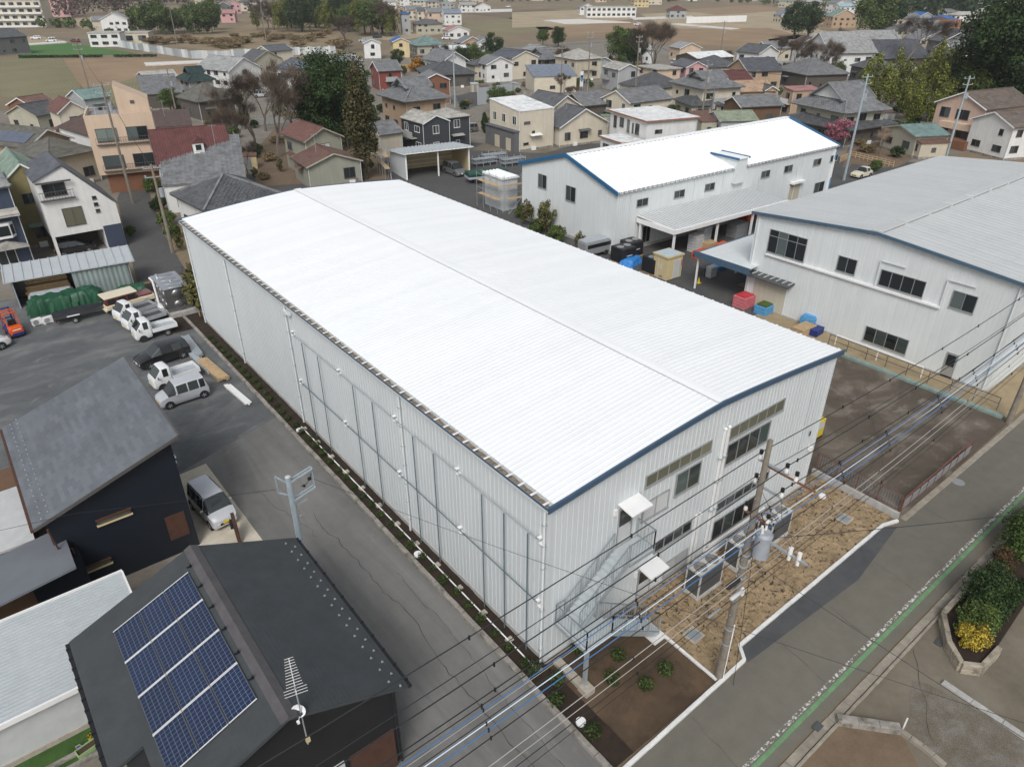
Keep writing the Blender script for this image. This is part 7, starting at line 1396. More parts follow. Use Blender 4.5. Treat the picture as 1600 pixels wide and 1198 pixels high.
house('pink_gable_house', 'pale pink house with blue grey solar roof', (147.28,114.61,6.5,8.68,-21.9), 5.0, 'gable', 'y', .45, .3, 'w_pink_wall', 'r_slate', 'metal')
house('white_barn_roof', 'barn with very large white metal roof', (162.36,123.08,13.12,10.42,-13.3), 5.6, 'gable', 'x', .22, .2, 'w_darkwall', 'r_bright', 'metal', floors=1, cat='barn')
house('balcony_house', 'white two storey house with dark roof and balcony at the field edge', (184.42,118.43,9.91,8.57,-2.5), 6.0, 'gable', 'y', .4, .4, 'w_white', 'r_kawara_dark', 'slate')
house('blue_roof_orange_house', 'orange walled house with grey blue roof below the balcony house', (154.37,100.68,10.01,11.19,-26.7), 4.8, 'gable', 'x', .45, .4, 'w_tan', 'r_slate', 'kawara')
house('tan_roof_shed', 'shed with tan metal roof beside the large balcony house', (130.96,85.03,7.94,9.88,-28.9), 3.6, 'gable', 'x', .35, .3, 'w_tan', 'r_tanroof', 'metal', floors=1, cat='shed')
house('yellow_front_house', 'low grey tiled house with a yellow front panel', (112.24,71.81,9.47,7.49,-24.1), 3.8, 'gable', 'x', .4, .4, 'w_royal' if 'w_royal' in M else 'w_brownwall', 'r_kawara', 'kawara', floors=1)
house('green_metal_shed', 'long shed with grey green metal roof behind the middle factory', (100.61,67.66,7.5,7.96,-31.8), 3.0, 'gable', 'x', .3, .2, 'w_greywall', 'r_greenrust', 'metal', floors=1, cat='shed')
house('rust_shed', 'shed with rusty red roof left of the green one', (98.82,70.56,3.82,6.12,-26.5), 2.8, 'shed', 'x', .15, .2, 'w_aged', 'r_rustroof', 'rib', floors=1, cat='shed')
house('maroon_low_house', 'low house with maroon roof behind the large balcony house', (142.05,96.81,6.5,8.68,-24.9), 4.0, 'gable', 'x', .4, .3, 'w_beige', 'r_maroon', 'slate', floors=1)
house('slate_hip_house', 'house with slate hip roof between pink gable and balcony houses', (158.69,115.13,10.04,12.04,-14.6), 4.2, 'hip', 'x', .4, .3, 'w_beige', 'r_kawara_dark', 'slate')
# ---------------------------------------------------------------- right side
H = house('temple_house', 'very large traditional house with grey tiled irimoya roof and thick ridges', (111.76,50.43,11.27,13.2,-14.8), 5.4, 'irimoya', 'x', .62, .9, 'w_aged', 'r_kawara', 'kawara', irif=.6)
house('temple_house_skirt', 'broad lower tiled skirt roof around the traditional house', (110.28,48.41,13.73,15.54,-8.0), 3.0, 'hip', 'x', .30, .8, 'w_darkwall', 'r_kawara_dark', 'kawara', floors=1)
house('pink_roof_house', 'tan two storey house with faded pink roof', (128.06,70.87,6.71,3.88,-22.2), 5.6, 'shed', 'x', .10, .2, 'w_tan', 'r_pink', 'metal')
house('old_brown_cottage', 'small brown cottage at the left of the pink roofed house', (135.24,82.26,3.76,6.07,-22.8), 3.8, 'gable', 'y', .5, .3, 'w_tan', 'r_mossgrey', 'kawara', floors=1)
house('blue_shed', 'low dark blue shed with grey tiles in front of the temple-like house', (119.77,70.77,3.8,6.11,-23.3), 3.2, 'gable', 'x', .4, .3, 'w_navy', 'r_kawara', 'kawara', floors=1, cat='shed')
house('school_hall', 'white and brown two storey hall with long grey tiled roof', (196.36,103.29,14.84,16.59,-31.8), 6.4, 'gable', 'x', .6, .6, 'w_white', 'r_kawara_light', 'kawara')
house('school_wing', 'second long tiled hall behind the white and brown hall', (233.1,112.16,15.2,16.94,-28.2), 5.6, 'gable', 'x', .5, .5, 'w_beige', 'r_kawara_light', 'kawara')
house('slate_long_house', 'long low slate roofed house behind the bare tree', (211.38,94.81,15.2,16.94,-30.7), 4.8, 'gable', 'x', .5, .5, 'w_darkwall', 'r_slate', 'kawara')
house('low_tile_house', 'low tiled house among bare trees below the white and brown hall', (167.01,91.77,12.91,14.77,-24.0), 3.8, 'hip', 'x', .45, .4, 'w_darkwall', 'r_kawara', 'kawara', floors=1)
H = house('modern_tan_house', 'tan and white modern house with brown slate roof at the right edge', (126.8,33.88,13.31,9.81,-12.5), 6.6, 'gable', 'x', .45, .4, 'w_tilewall', 'r_slate_brown', 'slate', wins=[('L',1.0,4.4,1.8,1.6,2),('L',4.0,4.4,2.4,1.6,2),('L',1.2,1.2,2.2,1.7,2),('L',5.0,1.2,2.2,1.7,2),('R',1.0,4.0,1.2,1.4,2)])
sub_box(H, 'balcony', 'w_peach', -.9, .5, .8, 7.2, 2.9, 3.9); sub_box(H, 'lower_balcony', 'w_brickbrown', -2.4, .5, .4, 7.4, .0, 1.5)
house('modern_tan_wing', 'right wing of the tan modern house with white wall', (121.85,27.42,10.41,8.83,-22.7), 5.2, 'gable', 'x', .4, .4, 'w_white', 'r_slate_brown', 'slate')
house('rusty_shed', 'old shed with rusty and turquoise sheet roof left of the tan house', (112.33,37.83,6.67,8.84,-26.8), 3.4, 'gable', 'x', .25, .3, 'w_aged', 'r_teal', 'rib', floors=1, cat='shed')
house('rusty_lean_to', 'rust brown lean-to below the turquoise shed', (112.13,36.68,5.26,6.9,-29.3), 2.6, 'shed', 'x', .2, .2, 'w_beige', 'r_rustroof', 'rib', floors=1, cat='shed')
# billboards in front of the shop
for p, l, w_, h_, m, c2 in (((119.99,130.42),'orange food poster billboard beside the cream shop',2.2,2.6,'orange','yellow'),((122.85,128.15),'tall white banner sign right of the food billboard',1.0,3.6,'white_paint','royal_blue'),((133.59,127.18),'white and turquoise panel sign in the shop car park',1.2,2.6,'white_paint','r_teal')):
    t = thing('billboard', l, 'billboard', (*p,0), R(-10)); b = MB(); b.box(-w_/2,w_/2,0,.08,1.0,1.0+h_); obj('panel', b, m, t); b = MB(); b.box(-w_/2+.1,w_/2-.1,-.012,-.002,1.2+h_*.35,1.0+h_*.75); obj('print', b, c2, t); b = MB(); b.sph((0,-.02,1.0+h_*.45),w_*.3,.02,h_*.16,12,6); obj('print_shape', b, 'red_plastic' if m == 'orange' else 'sheet_blue', t)
    for x in (-w_/2+.1,w_/2-.1): b = MB(); b.bar((x,.04,0),(x,.04,1.0),.1); obj('post', b, 'galv', t)

# ================================================================== trees and plants
tr = random.Random(21)
def crown_mesh(seed, clumps, R0, Hh, n, leaf, mkey, shape='round', cl=.36, shell=.3):
    rnd = random.Random(seed); k = MB()
    for c in range(clumps):
        while True:
            p = Vector((rnd.uniform(-1,1), rnd.uniform(-1,1), rnd.uniform(-1,1)))
            if p.length < 1 and (p.length > .45 or rnd.random() < .25): break
        if shape == 'cone': f = 1-(p.z+1)/2; q = Vector((p.x*(.18+.82*f), p.y*(.18+.82*f), p.z))
        elif shape == 'plume': f = .55+.45*math.sin((p.z+1)/2*math.pi); q = Vector((p.x*f, p.y*f, p.z))
        elif shape == 'dome': q = Vector((p.x, p.y, abs(p.z)*1.2-.4 if rnd.random() < .7 else p.z))
        else: q = p
        s = cl*rnd.uniform(.7,1.25); b = leaf_blob(rnd, n, R0*s, R0*s, Hh*s*(.75 if shape != 'plume' else 1.0), leaf, 0, shell, .35)
        off = Vector((q.x*R0*(1-s*.6), q.y*R0*(1-s*.6), q.z*Hh*(1-s*.5)))
        k.add([Vector(v)+off for v in b.v], b.f)
    me = k.mesh('crown'); me.materials.append(M[mkey]); return me
def trunk_mesh(h, r, m='bark', limbs=5, seed=0, spread=.5):
    rnd = random.Random(seed); k = MB(); k.tube([(0,0,-.2),(rnd.uniform(-.1,.1)*h*.1,0,h*.4),(0,rnd.uniform(-.1,.1)*h*.1,h)],[r,r*.75,r*.3],8)
    for i in range(limbs): a = rnd.uniform(0,6.28); z = h*rnd.uniform(.35,.8); L = h*spread*rnd.uniform(.5,1); k.tube([(0,0,z),(math.cos(a)*L*.5,math.sin(a)*L*.5,z+L*.35),(math.cos(a)*L,math.sin(a)*L,z+L*.8)],[r*.45,r*.3,r*.08],5)
    me = k.mesh('trunk'); me.materials.append(M[m]); return me
def bare_tree(seed, h, spread, twigs=900, mkey='twig', levels=5):
    rnd = random.Random(seed); k = MB(); tips = []
    def grow(p, d, L, r, lv):
        q = p+d*L*.5+Vector((rnd.uniform(-.06,.06),rnd.uniform(-.06,.06),0))*L; e = q+(d+Vector((rnd.uniform(-.18,.18),rnd.uniform(-.18,.18),.08))).normalized()*L*.5
        k.tube([p,q,e],[r,r*.8,r*.6],5 if lv > 1 else 3, False)
        if lv == 0: tips.append((e, d)); return
        for i in range(rnd.choice((2,3,3)) if lv > 1 else 3):
            a = rnd.uniform(0,6.28); s = spread*rnd.uniform(.5,1.2); nd = (d+Vector((math.cos(a)*s, math.sin(a)*s, rnd.uniform(-.05,.3)))).normalized(); grow(e if i else q+(e-q)*.6, nd, L*rnd.uniform(.62,.86), r*.58, lv-1)
    grow(Vector((0,0,-.2)), Vector((rnd.uniform(-.06,.06),rnd.uniform(-.06,.06),1)).normalized(), h*.27, h*.022, levels)
    me = k.mesh('trunk'); me.materials.append(M['bark_grey']); t = MB()
    for i in range(twigs):
        e, d = tips[rnd.randrange(len(tips))]; o = e+Vector((rnd.gauss(0,.25),rnd.gauss(0,.25),rnd.gauss(0,.25)))*h*.07; v = (d+Vector((rnd.gauss(0,.5),rnd.gauss(0,.5),rnd.gauss(.15,.4)))).normalized()*h*.075*rnd.uniform(.5,1.4); s = v.orthogonal().normalized()*h*.0011
        t.add([o-s,o+s,o+v+s*.3,o+v-s*.3],[(0,1,2,3)])
    tm = t.mesh('twigs'); tm.materials.append(M[mkey]); return me, tm
PROTO = {}
def tree(name, label, cat, p, kind, sc=1.0, zs=1.0, group=None):
    if kind not in PROTO: PROTO[kind] = MAKERS[kind]()
    t = thing(name, label, cat, (p[0], p[1], 0), tr.uniform(0,6.28), group); t.scale = (sc, sc, sc*zs); tm, cm, z = PROTO[kind][tr.randrange(len(PROTO[kind]))]
    obj('trunk', tm, None, t); obj('crown' if kind != 'bare' and kind != 'barepale' else 'twigs', cm, None, t, (0,0,z)); return t
# unit protos about 10 m tall
MAKERS = {
 'dark': lambda: [(trunk_mesh(7,.35,'bark',5,i), crown_mesh(30+i,60,4.4,4.6,150,.19,'leaf_dark','round',.33), 5.6) for i in range(3)],
 'mid': lambda: [(trunk_mesh(7,.3,'bark',5,i+5), crown_mesh(40+i,52,4.2,4.3,140,.19,'leaf_mid','round',.33), 5.6) for i in range(2)],
 'cedar': lambda: [(trunk_mesh(9.6,.28,'bark',10,i+9,.16), crown_mesh(50+i,70,1.9,4.6,130,.12,'leaf_cedar','cone',.30), 5.4) for i in range(2)],
 'conifer': lambda: [(trunk_mesh(9,.28,'bark',6,i+9,.12), crown_mesh(55+i,60,2.6,4.9,90,.26,'leaf_dark','cone',.33), 5.2) for i in range(2)],
 'bamboo': lambda: [(trunk_mesh(8,.10,'leaf_bamboo',6,i+12,.2), crown_mesh(60+i,30,2.3,4.6,130,.16,'leaf_bamboo','plume',.30), 5.2) for i in range(3)],
 'giant': lambda: [(trunk_mesh(7,.4,'bark',7,2), crown_mesh(130,130,4.5,4.7,210,.125,'leaf_dark','round',.28), 5.4)],
 'bamboodark': lambda: [(trunk_mesh(8,.10,'leaf_mid',6,i+12,.2), crown_mesh(66+i,34,3.4,4.2,110,.28,'leaf_mid','plume',.36), 5.2) for i in range(2)],
 'bare': lambda: [(lambda a: (a[0], a[1], 0))(bare_tree(70+i, 10, .72, 5200)) for i in range(4)],
 'barepale': lambda: [(lambda a: (a[0], a[1], 0))(bare_tree(80+i, 10, .8, 3600, 'twig_pale')) for i in range(2)],
 'pink': lambda: [(trunk_mesh(5,.22,'bark',7,3,.7), crown_mesh(90,40,4.4,3.2,90,.22,'leaf_pink','round',.30), 5.6)],
 'bush': lambda: [(trunk_mesh(2,.12,'bark',5,i+3,.6), crown_mesh(95+i,26,1.5,1.3,90,.13,'leaf_mid','dome',.36), 1.25) for i in range(3)],
 'darkbush': lambda: [(trunk_mesh(2,.12,'bark',5,i+3,.6), crown_mesh(98+i,26,1.5,1.3,90,.13,'leaf_dark','dome',.36), 1.25) for i in range(2)],
 'orangebush': lambda: [(trunk_mesh(2,.12,'bark',5,4,.6), crown_mesh(101,26,1.5,1.3,90,.13,'leaf_orange','dome',.36), 1.25)],
 'weed': lambda: [(trunk_mesh(2,.05,'bark',6,i+3,.4), crown_mesh(104+i,22,1.0,1.6,60,.12,'weed','plume',.36), 1.7) for i in range(2)],
 'scrub': lambda: [(trunk_mesh(1.5,.06,'bark',8,i+3,.7), crown_mesh(108+i,20,2.0,1.0,70,.16,'dry_scrub','dome',.4), 1.0) for i in range(2)],
}
tree('evergreen_tree', 'tall dense dark evergreen tree in the middle of the old town block', 'tree', (41.74,103.56), 'giant', 1.55, 1.08)
tree('evergreen_tree', 'second dark evergreen crown merging behind the tall one', 'tree', (42.75,109.65), 'dark', 1.15, 1.0)
tree('cedar_tree', 'brownish cedar standing in front of the dark evergreen', 'tree', (35.24,81.54), 'cedar', 1.75, .98)
for p, l, s in (((30.93,103.28),'large leafless tree with grey limbs behind the warehouse end',1.5),((28.85,108.61),'leafless tree left of the large grey-limbed one',1.35),((36.67,107.58),'leafless tree between the large one and the derelict house',1.2),((24.6,104.75),'leafless tree beside the maroon roof',1.05),((32.23,135.18),'small leafless tree in front of the ruined house',.8),((37.89,126.51),'leafless tree behind the large grey-limbed one',1.2),((41.77,123.44),'leafless tree in front of the solar white house',1.0)): tree('bare_tree', l, 'tree', p, 'bare', s)
tree('pollarded_tree', 'pollarded leafless tree by the white field fence', 'tree', (123.48,258.05), 'bare', 1.6, .9)
tree('broadleaf_tree', 'huge dark evergreen tree at the top right corner', 'tree', (155.56,40.8), 'giant', 2.75, 1.0); tree('broadleaf_tree', 'dark evergreen mass below the huge corner tree', 'tree', (155.88,37.09), 'giant', 1.9, .9); tree('broadleaf_tree', 'dark evergreen crown left of the huge corner tree', 'tree', (166.66,49.13), 'giant', 1.6, .8)
for i, (p, s) in enumerate([((154.03,69.93),0.9),((148.86,65.32),1.15),((143.44,59.6),1.05),((156.54,63.5),1.2),((144.7,54.84),1.0),((138.57,50.82),0.85),((157.64,58.36),1.25),((146.95,51.21),1.1),((185.28,67.36),1.25),((138.52,45.87),0.9),((158.06,53.91),1.3),((177.36,60.81),1.1),((150.83,48.13),1.15),((161.72,51.0),1.25),((150.53,44.79),1.0)]):
    tree('bamboo_clump', 'yellow-green bamboo clump, %s from the left in the grove at right' % ordn(i+1), 'bamboo', p, 'bamboo', s*1.12, 1.0, 'bamboo clumps of the grove on the right')
tree('bare_tree', 'tall leafless tree behind the bamboo grove', 'tree', (210.86,87.61), 'bare', 2.0)
tree('plum_tree', 'small plum tree in full pink blossom behind the middle factory', 'tree', (107.66,48.64), 'pink', .62)
tree('plum_tree', 'pale weeping plum in the garden right of the middle factory', 'tree', (109.87,41.86), 'barepale', .52)
for p, l, k, s in (((115.86,51.65),'low green bush beside the pink plum','bush',.8),((126.93,48.78),'dark rounded garden tree below the bamboo','darkbush',1.5),((127.39,45.41),'dark garden tree beside the turquoise shed','darkbush',1.4),((111.09,44.63),'dry garden shrub behind the yellow fence','scrub',.8),((114.73,48.35),'bare garden shrub near the pink plum','scrub',.7),((98.96,37.0),'young green tree by the yellow bamboo fence','bush',.75),((111.11,39.67),'dark shrub row at the garden edge','darkbush',.8)): tree('garden_shrub', l, 'shrub', p, k, s)
for p, l, k, s in (((172.82,163.45),'dark conical evergreen beside the large leafless tree','mid',1.25),((174.08,157.74),'second evergreen in the clump by the leafless tree','dark',1.1),((200.48,224.45),'round dark evergreen by the field edge','dark',.8),((199.36,232.81),'low evergreen left of the round one','mid',.7),((118.66,175.9),'evergreen garden tree behind the brown brick house','dark',.8),((147.41,198.58),'evergreen trees beside the cream house','dark',.9),((113.91,205.47),'round dark garden tree by the red timber house','dark',.55),((133.2,190.17),'evergreen tree behind the steel utility pole','mid',.75),((132.24,181.88),'low evergreen near the hedge','mid',.6),((111.6,99.16),'round evergreen tree beside the cream grey-roofed house','mid',.55),((108.05,93.59),'dark clipped tree behind the red trimmed house','dark',.45),((96.0,95.34),'small dark tree between the cottage and cream house','dark',.4),((29.89,159.71),'round evergreen beside the open barn','mid',.55),((316.74,190.58),'dark evergreen at the far houses','dark',1.6),((328.71,190.74),'second dark evergreen at the far houses','dark',1.5),((311.32,151.72),'large greyish tree behind the halls','mid',2.2),((342.3,161.01),'large dark tree behind the halls','dark',1.9)): tree('evergreen_tree', l, 'tree', p, k, s)
tree('orange_tree', 'small tree with orange-yellow leaves by the farmhouse', 'tree', (111.16,190.01), 'orangebush', 1.7)
for p, l, s in (((152.91,130.02),'large leafless tree with wide fan of twigs behind the grey house',1.7),((160.68,142.57),'leafless tree left of the wide fan tree',1.4),((197.68,121.37),'leafless tree beside the orange walled house',1.2),((180.93,104.32),'leafless tree in front of the low tiled house',1.2),((188.89,101.48),'leafless tree near the white and brown hall',1.3),((177.47,90.82),'leafless tree behind the temple-like house',1.2),((216.6,106.36),'leafless tree right of the white and brown hall',1.3),((237.02,122.36),'leafless tree before the hall windows',1.1),((189.89,131.79),'leafless plum behind the balcony house',.7),((143.3,156.36),'leafless tree behind the shop',.9),((129.18,202.92),'bare garden tree in front of the farmhouse',.8),((285.2,105.57),'leafless tree at the right among the far roofs',1.6)): tree('bare_tree', l, 'tree', p, 'bare', s)
# grove and wood edge beyond the fields
for i, p in enumerate([(87.3,419.33),(89.25,416.08),(87.68,398.41),(94.36,419.51),(94.99,410.31),(94.06,394.44),(99.64,408.58),(98.43,397.03),(106.81,412.45),(105.97,403.91),(109.46,405.8),(105.48,387.88),(108.22,387.12),(111.97,387.31),(115.49,390.07),(124.04,412.61)]):
    tree('grove_tree', 'dark green bamboo, %s from the left in the round grove beyond the fields' % ordn(i+1), 'bamboo', p, 'bamboodark', tr.uniform(1.15,1.7), 1, 'trees of the round grove')
for i, p in enumerate([(142.87,401.2),(142.28,389.42),(148.0,398.21),(148.39,392.96),(149.79,395.66),(144.35,377.1),(157.13,395.94),(150.74,379.73),(161.72,400.43),(160.66,392.54),(153.56,368.4),(154.51,367.98),(157.76,367.93),(172.46,392.86),(174.56,393.11),(170.13,382.56),(170.6,373.7),(166.5,363.79),(180.32,382.6),(173.91,367.58),(186.01,383.9),(171.94,353.58),(178.07,360.46),(183.94,366.02),(166.4,330.98),(172.4,336.62),(174.36,334.22),(168.93,322.01),(169.17,316.71),(180.73,333.94),(172.08,313.66),(175.63,316.48),(181.3,323.19),(189.06,331.96)]):
    kd = tr.choice(('bamboo','mid','bare','dark','bare','bamboo')); tree('wood_edge_tree', {'bamboo':'yellowish tree','mid':'green tree','bare':'leafless tree','dark':'dark evergreen'}[kd]+', %s tree from the left along the wood edge' % ordn(i+1), 'tree', p, kd, tr.uniform(1.3,2.0), .9, 'trees along the wood edge')
for i, p in enumerate([(96.91,338.46),(90.06,308.09),(100.49,336.48),(101.61,333.97),(93.91,302.34),(96.75,304.4),(113.94,354.76),(108.95,326.97),(106.84,323.31),(121.67,349.7),(123.52,354.48),(125.96,349.21),(129.72,360.0),(133.17,364.52),(118.24,322.9),(125.38,332.7),(129.44,334.82),(133.89,338.71),(130.67,328.31),(130.31,320.58),(116.81,289.13),(137.02,325.59),(133.16,313.3),(142.9,334.92),(154.0,348.51),(144.2,328.04),(157.3,346.95),(126.9,276.46),(131.68,283.45),(133.72,282.54)]):
    tree('meadow_scrub', 'dry brown thicket, %s from the left in the overgrown meadow' % ordn(i+1), 'scrub', p, 'scrub', tr.uniform(1.0,2.2), .8, 'thickets in the dry meadow')
for i, p in enumerate([(68.57,368.57),(67.98,353.79),(74.06,364.82),(73.38,343.74),(76.95,347.25),(77.31,337.51),(80.05,339.0),(84.86,341.19),(91.15,352.84),(88.93,333.69),(90.69,328.62),(90.84,316.85),(96.86,327.42),(90.81,302.27),(100.48,321.25),(102.54,317.59)]):
    tree('meadow_scrub', 'brown leafless thicket, %s from the left along the field fence' % ordn(i+1), 'scrub', p, 'scrub', tr.uniform(1.0,1.8), .9, 'thickets along the field fence')
# greenery beside the lane and warehouse end
for i, (p, k, s) in enumerate([((1.25,75.17),'bush',0.5),((10.22,107.39),'darkbush',0.8),((9.92,102.59),'bush',0.8),((8.95,96.82),'scrub',0.4),((8.62,93.58),'bush',0.9),((10.45,98.83),'darkbush',0.8),((6.68,83.33),'darkbush',0.8),((8.21,86.59),'bush',0.8),((5.72,76.57),'bush',0.8),((4.89,71.1),'bush',0.7),((4.14,66.12),'weed',0.6),((9.58,81.03),'darkbush',0.5)]): tree('lane_shrub', 'leafy shrub beside the narrow lane, %s from the left' % ordn(i+1), 'shrub', p, k, s, 1, 'shrubs along the lane')
for i, p in enumerate([(27.12,104.94),(29.72,109.19),(23.48,90.95),(28.82,102.03),(34.91,114.51),(27.14,93.45),(36.67,113.67),(35.55,108.62),(38.28,112.46),(31.31,94.54),(29.46,88.42),(32.92,93.9),(39.09,104.91),(31.43,86.78),(31.78,85.61),(39.74,99.78),(41.33,100.86),(36.27,88.93),(33.2,81.18),(34.57,82.03),(35.68,82.35),(38.45,85.69),(46.66,98.67),(41.28,87.2)]): tree('scrub_bush', 'wild scrub, %s from the left around the derelict houses' % ordn(i+1), 'scrub', p, tr.choice(('scrub','weed','scrub','bush')), tr.uniform(.4,.75), 1, 'scrub around the derelict houses')
for p, k, s, l in (((39.81,49.54),'weed',1.0,'tall yellow weed beside the scaffold shed'),((38.58,46.15),'bush',.8,'green bush against the middle factory wall'),((39.4,45.5),'weed',1.25,'tall brownish sapling against the middle factory wall'),((38.34,42.27),'bush',.9,'leafy bush behind the warehouse eave'),((38.57,38.81),'weed',.7,'thin weed near the factory corner'),((41.16,52.45),'bush',.6,'low yellow-green bush by the scaffold foot')): tree('yard_bush', l, 'shrub', p, k, s)
tree('young_tree', 'young staked tree beside the stainless water tank', 'tree', (.35,47.2), 'weed', 1.15, 1.1); tree('young_tree', 'second young tree behind the stainless water tank', 'tree', (1.2,50.5), 'weed', 1.1, 1.1)
b = MB(); b.tube([(.2,47.0,0),(.05,47.0,1.9)],.04,6); b.tube([(.5,46.9,0),(.6,46.9,1.7)],.04,6); tag(obj('tree_stake', b, 'wood_light'), 'pair of timber stakes at the young tree by the tank', 'stake')
# planter hedge by the road, lower right
def hedge(label, p, rx, ry, rz, n, leaf, mkey, up=.3, name='hedge_shrub'):
    t = thing(name, label, 'shrub', (p[0],p[1],.40)); k = MB(); c = max(8, int(22*rx*ry)+8)
    for i in range(c):
        a = tr.uniform(0,6.28); q = tr.uniform(.1,.85)**.6; z = tr.uniform(.15,.8); s = tr.uniform(.26,.46); o = Vector((math.cos(a)*q*rx*(1-z*.45), math.sin(a)*q*ry*(1-z*.45), rz*z*1.75)); b = leaf_blob(tr, n//c+20, rx*s, ry*s, rz*s*(1.5 if up > 1 else 1.0), leaf, 0, .25, up); k.add([Vector(v)+o for v in b.v], b.f)
    obj('foliage', k, mkey, t); k = MB(); [k.tube([(0,0,-.4),(tr.uniform(-.4,.4)*rx,tr.uniform(-.4,.4)*ry,rz)],.03,5) for _ in range(6)]; obj('stem', k, 'bark', t); return t
hedge('bright green feathery juniper at the top of the roadside bed', (24.6,-10.1), 2.0, 1.15, 1.45, 6600, .07, 'leaf_juniper', 1.6); hedge('second feathery juniper touching the right frame edge', (27.0,-10.4), 1.5, 1.1, 1.2, 3800, .07, 'leaf_juniper', 1.6)
hedge('rusty brown clipped shrub below the juniper', (22.3,-10.0), .75, .6, .6, 1500, .06, 'leaf_rust'); hedge('second rusty brown clipped shrub, larger and lower', (21.0,-10.3), 1.0, .75, .62, 2000, .06, 'leaf_rust'); hedge('large dark green clipped shrub in the roadside bed', (18.8,-10.5), 1.8, 1.15, 1.3, 5600, .06, 'leaf_dark', .5); hedge('dark green shrub behind the forsythia', (17.0,-10.9), 1.2, .95, .95, 2800, .06, 'leaf_mid', .5); hedge('yellow flowering forsythia at the lower end of the bed', (15.9,-11.2), 1.05, .75, .62, 3000, .05, 'leaf_yellow', .5); hedge('low dark green ground cover along the back of the bed', (19.5,-11.3), 2.6, .5, .45, 2600, .06, 'leaf_dark', .5)
hedge('small pale green plant between the brown shrubs', (20.2,-10.9), .45, .4, .4, 500, .06, 'leaf_bamboo')
# bed soil, stone retaining wall
bw = [(17.13,-8.74),(15.23,-10.08),(13.96,-11.06),(13.78,-11.63),(14.54,-11.73),(16.4,-11.46)]
b = MB(); poly = [(30,-9.7),(16.6,-9.75),(15.2,-10.6),(14.4,-11.45),(14.9,-11.95),(16.5,-12.0),(21,-11.75),(30,-11.6)]
b.prism(poly[::1] if sum(poly[i][0]*poly[(i+1)%8][1]-poly[(i+1)%8][0]*poly[i][1] for i in range(8)) > 0 else poly[::-1], -.05, .42); tag(obj('planting_bed', b, 'soil_dark'), 'raised planting bed behind the stone retaining wall', 'planting bed')
SW = thing('stone_retaining_wall', 'old stone block retaining wall around the roadside bed', 'wall'); pts = [(30,-9.62),(16.55,-9.66),(15.1,-10.55),(14.28,-11.45),(14.85,-12.06),(16.5,-12.12)]
for (a, c) in zip(pts[:-1], pts[1:]):
    A_ = Vector((*a,0)); C_ = Vector((*c,0)); L = (C_-A_).length; n = max(1, round(L/.62)); ang = math.atan2((C_-A_).y,(C_-A_).x)
    for r_ in range(2):
        for i in range(n):
            p = A_+(C_-A_)*((i+.5)/n); k = MB(); l = L/n*.49; hh = .29; k.box(-l,l,-.12+tr.uniform(-.015,.015),.12,r_*.30,r_*.30+hh); o = obj('stone', k, 'block_stone' if 'block_stone' in M else mat('block_stone',(.33,.29,.23),.95,.25,2.5,bump=.4,objvar=.18,dirt=((.11,.095,.07),1.5)), SW, (p.x,p.y,-.02), ang, bevel=.03)
# kerbs and block rows on the far road side
SB = thing('paving_blocks', 'row of pale concrete kerb blocks crossing the gravel yard', 'kerb'); a, c = (13.12,-11.27), (13.06,-14.49); kerb_run(SB, [a, (c[0]+(c[0]-a[0])*.5, c[1]+(c[1]-a[1])*.5)], .26, .12, .6, 'concrete')
SB2 = thing('low_block_wall', 'low concrete block wall at the driveway corner', 'wall'); kerb_run(SB2, [(7.77,-9.43),(9.39,-11.22)], .34, .34, .95, 'concrete_old'); kerb_run(SB2, [(9.39,-11.22),(9.4,-12.14),(9.28,-13.05)], .22, .18, .5, 'concrete_gutter')
b = MB(); p = (9.57,-11.29); b.bar((p[0],p[1],0),(p[0],p[1],.75),.05); tag(obj('marker_post', b, 'white_paint'), 'short white marker post at the end of the low block wall', 'post')
for p, l in (((6.97,-9.09),'square black drain opening in the road gutter'),((15.18,-10.22),'small dark drain opening in the retaining wall foot')): b = MB(); b.box(-.22,.22,-.14,.14,0,.075); b.box(-.18,.18,-.10,.10,.075,.08); tag(obj('gutter_grate', b, 'dark_grey', loc=(*p,.0)), l, 'grate')

# ================================================================== distance
fr_ = random.Random(5)
WN = {'w_white':'white','w_cream':'cream','w_beige':'beige','w_greywall':'grey','w_peach':'peach','w_tan':'tan','w_graysiding':'dark grey','w_pink_wall':'pink','w_lime':'lime green','w_yellow_wall':'yellow','w_aged':'weathered'}
RN = {'r_kawara':'grey tiled','r_slate':'slate','r_kawara_light':'light grey','r_kawara_dark':'dark grey','r_pale':'pale','r_brown':'brown','r_bluegrey':'blue grey','r_orange':'orange','r_blue':'blue','r_green':'green','r_teal':'teal','r_pink':'pink','r_bright':'white','r_redbrown':'red-brown','r_maroon':'maroon','r_lightblue':'light blue','r_darkgreen':'dark green'}
def far_house(p, w, d, h, ang, wall, rm, where, hl):
    t = house('far_house', '%s house with %s %s roof %s' % (WN[wall], RN[rm], hl, where), (p[0], p[1], w, d, ang), h, hl, fr_.choice(('x','y')), fr_.uniform(.35,.5), .4, wall, rm, 'flat', base=False); t['group'] = 'far houses '+where
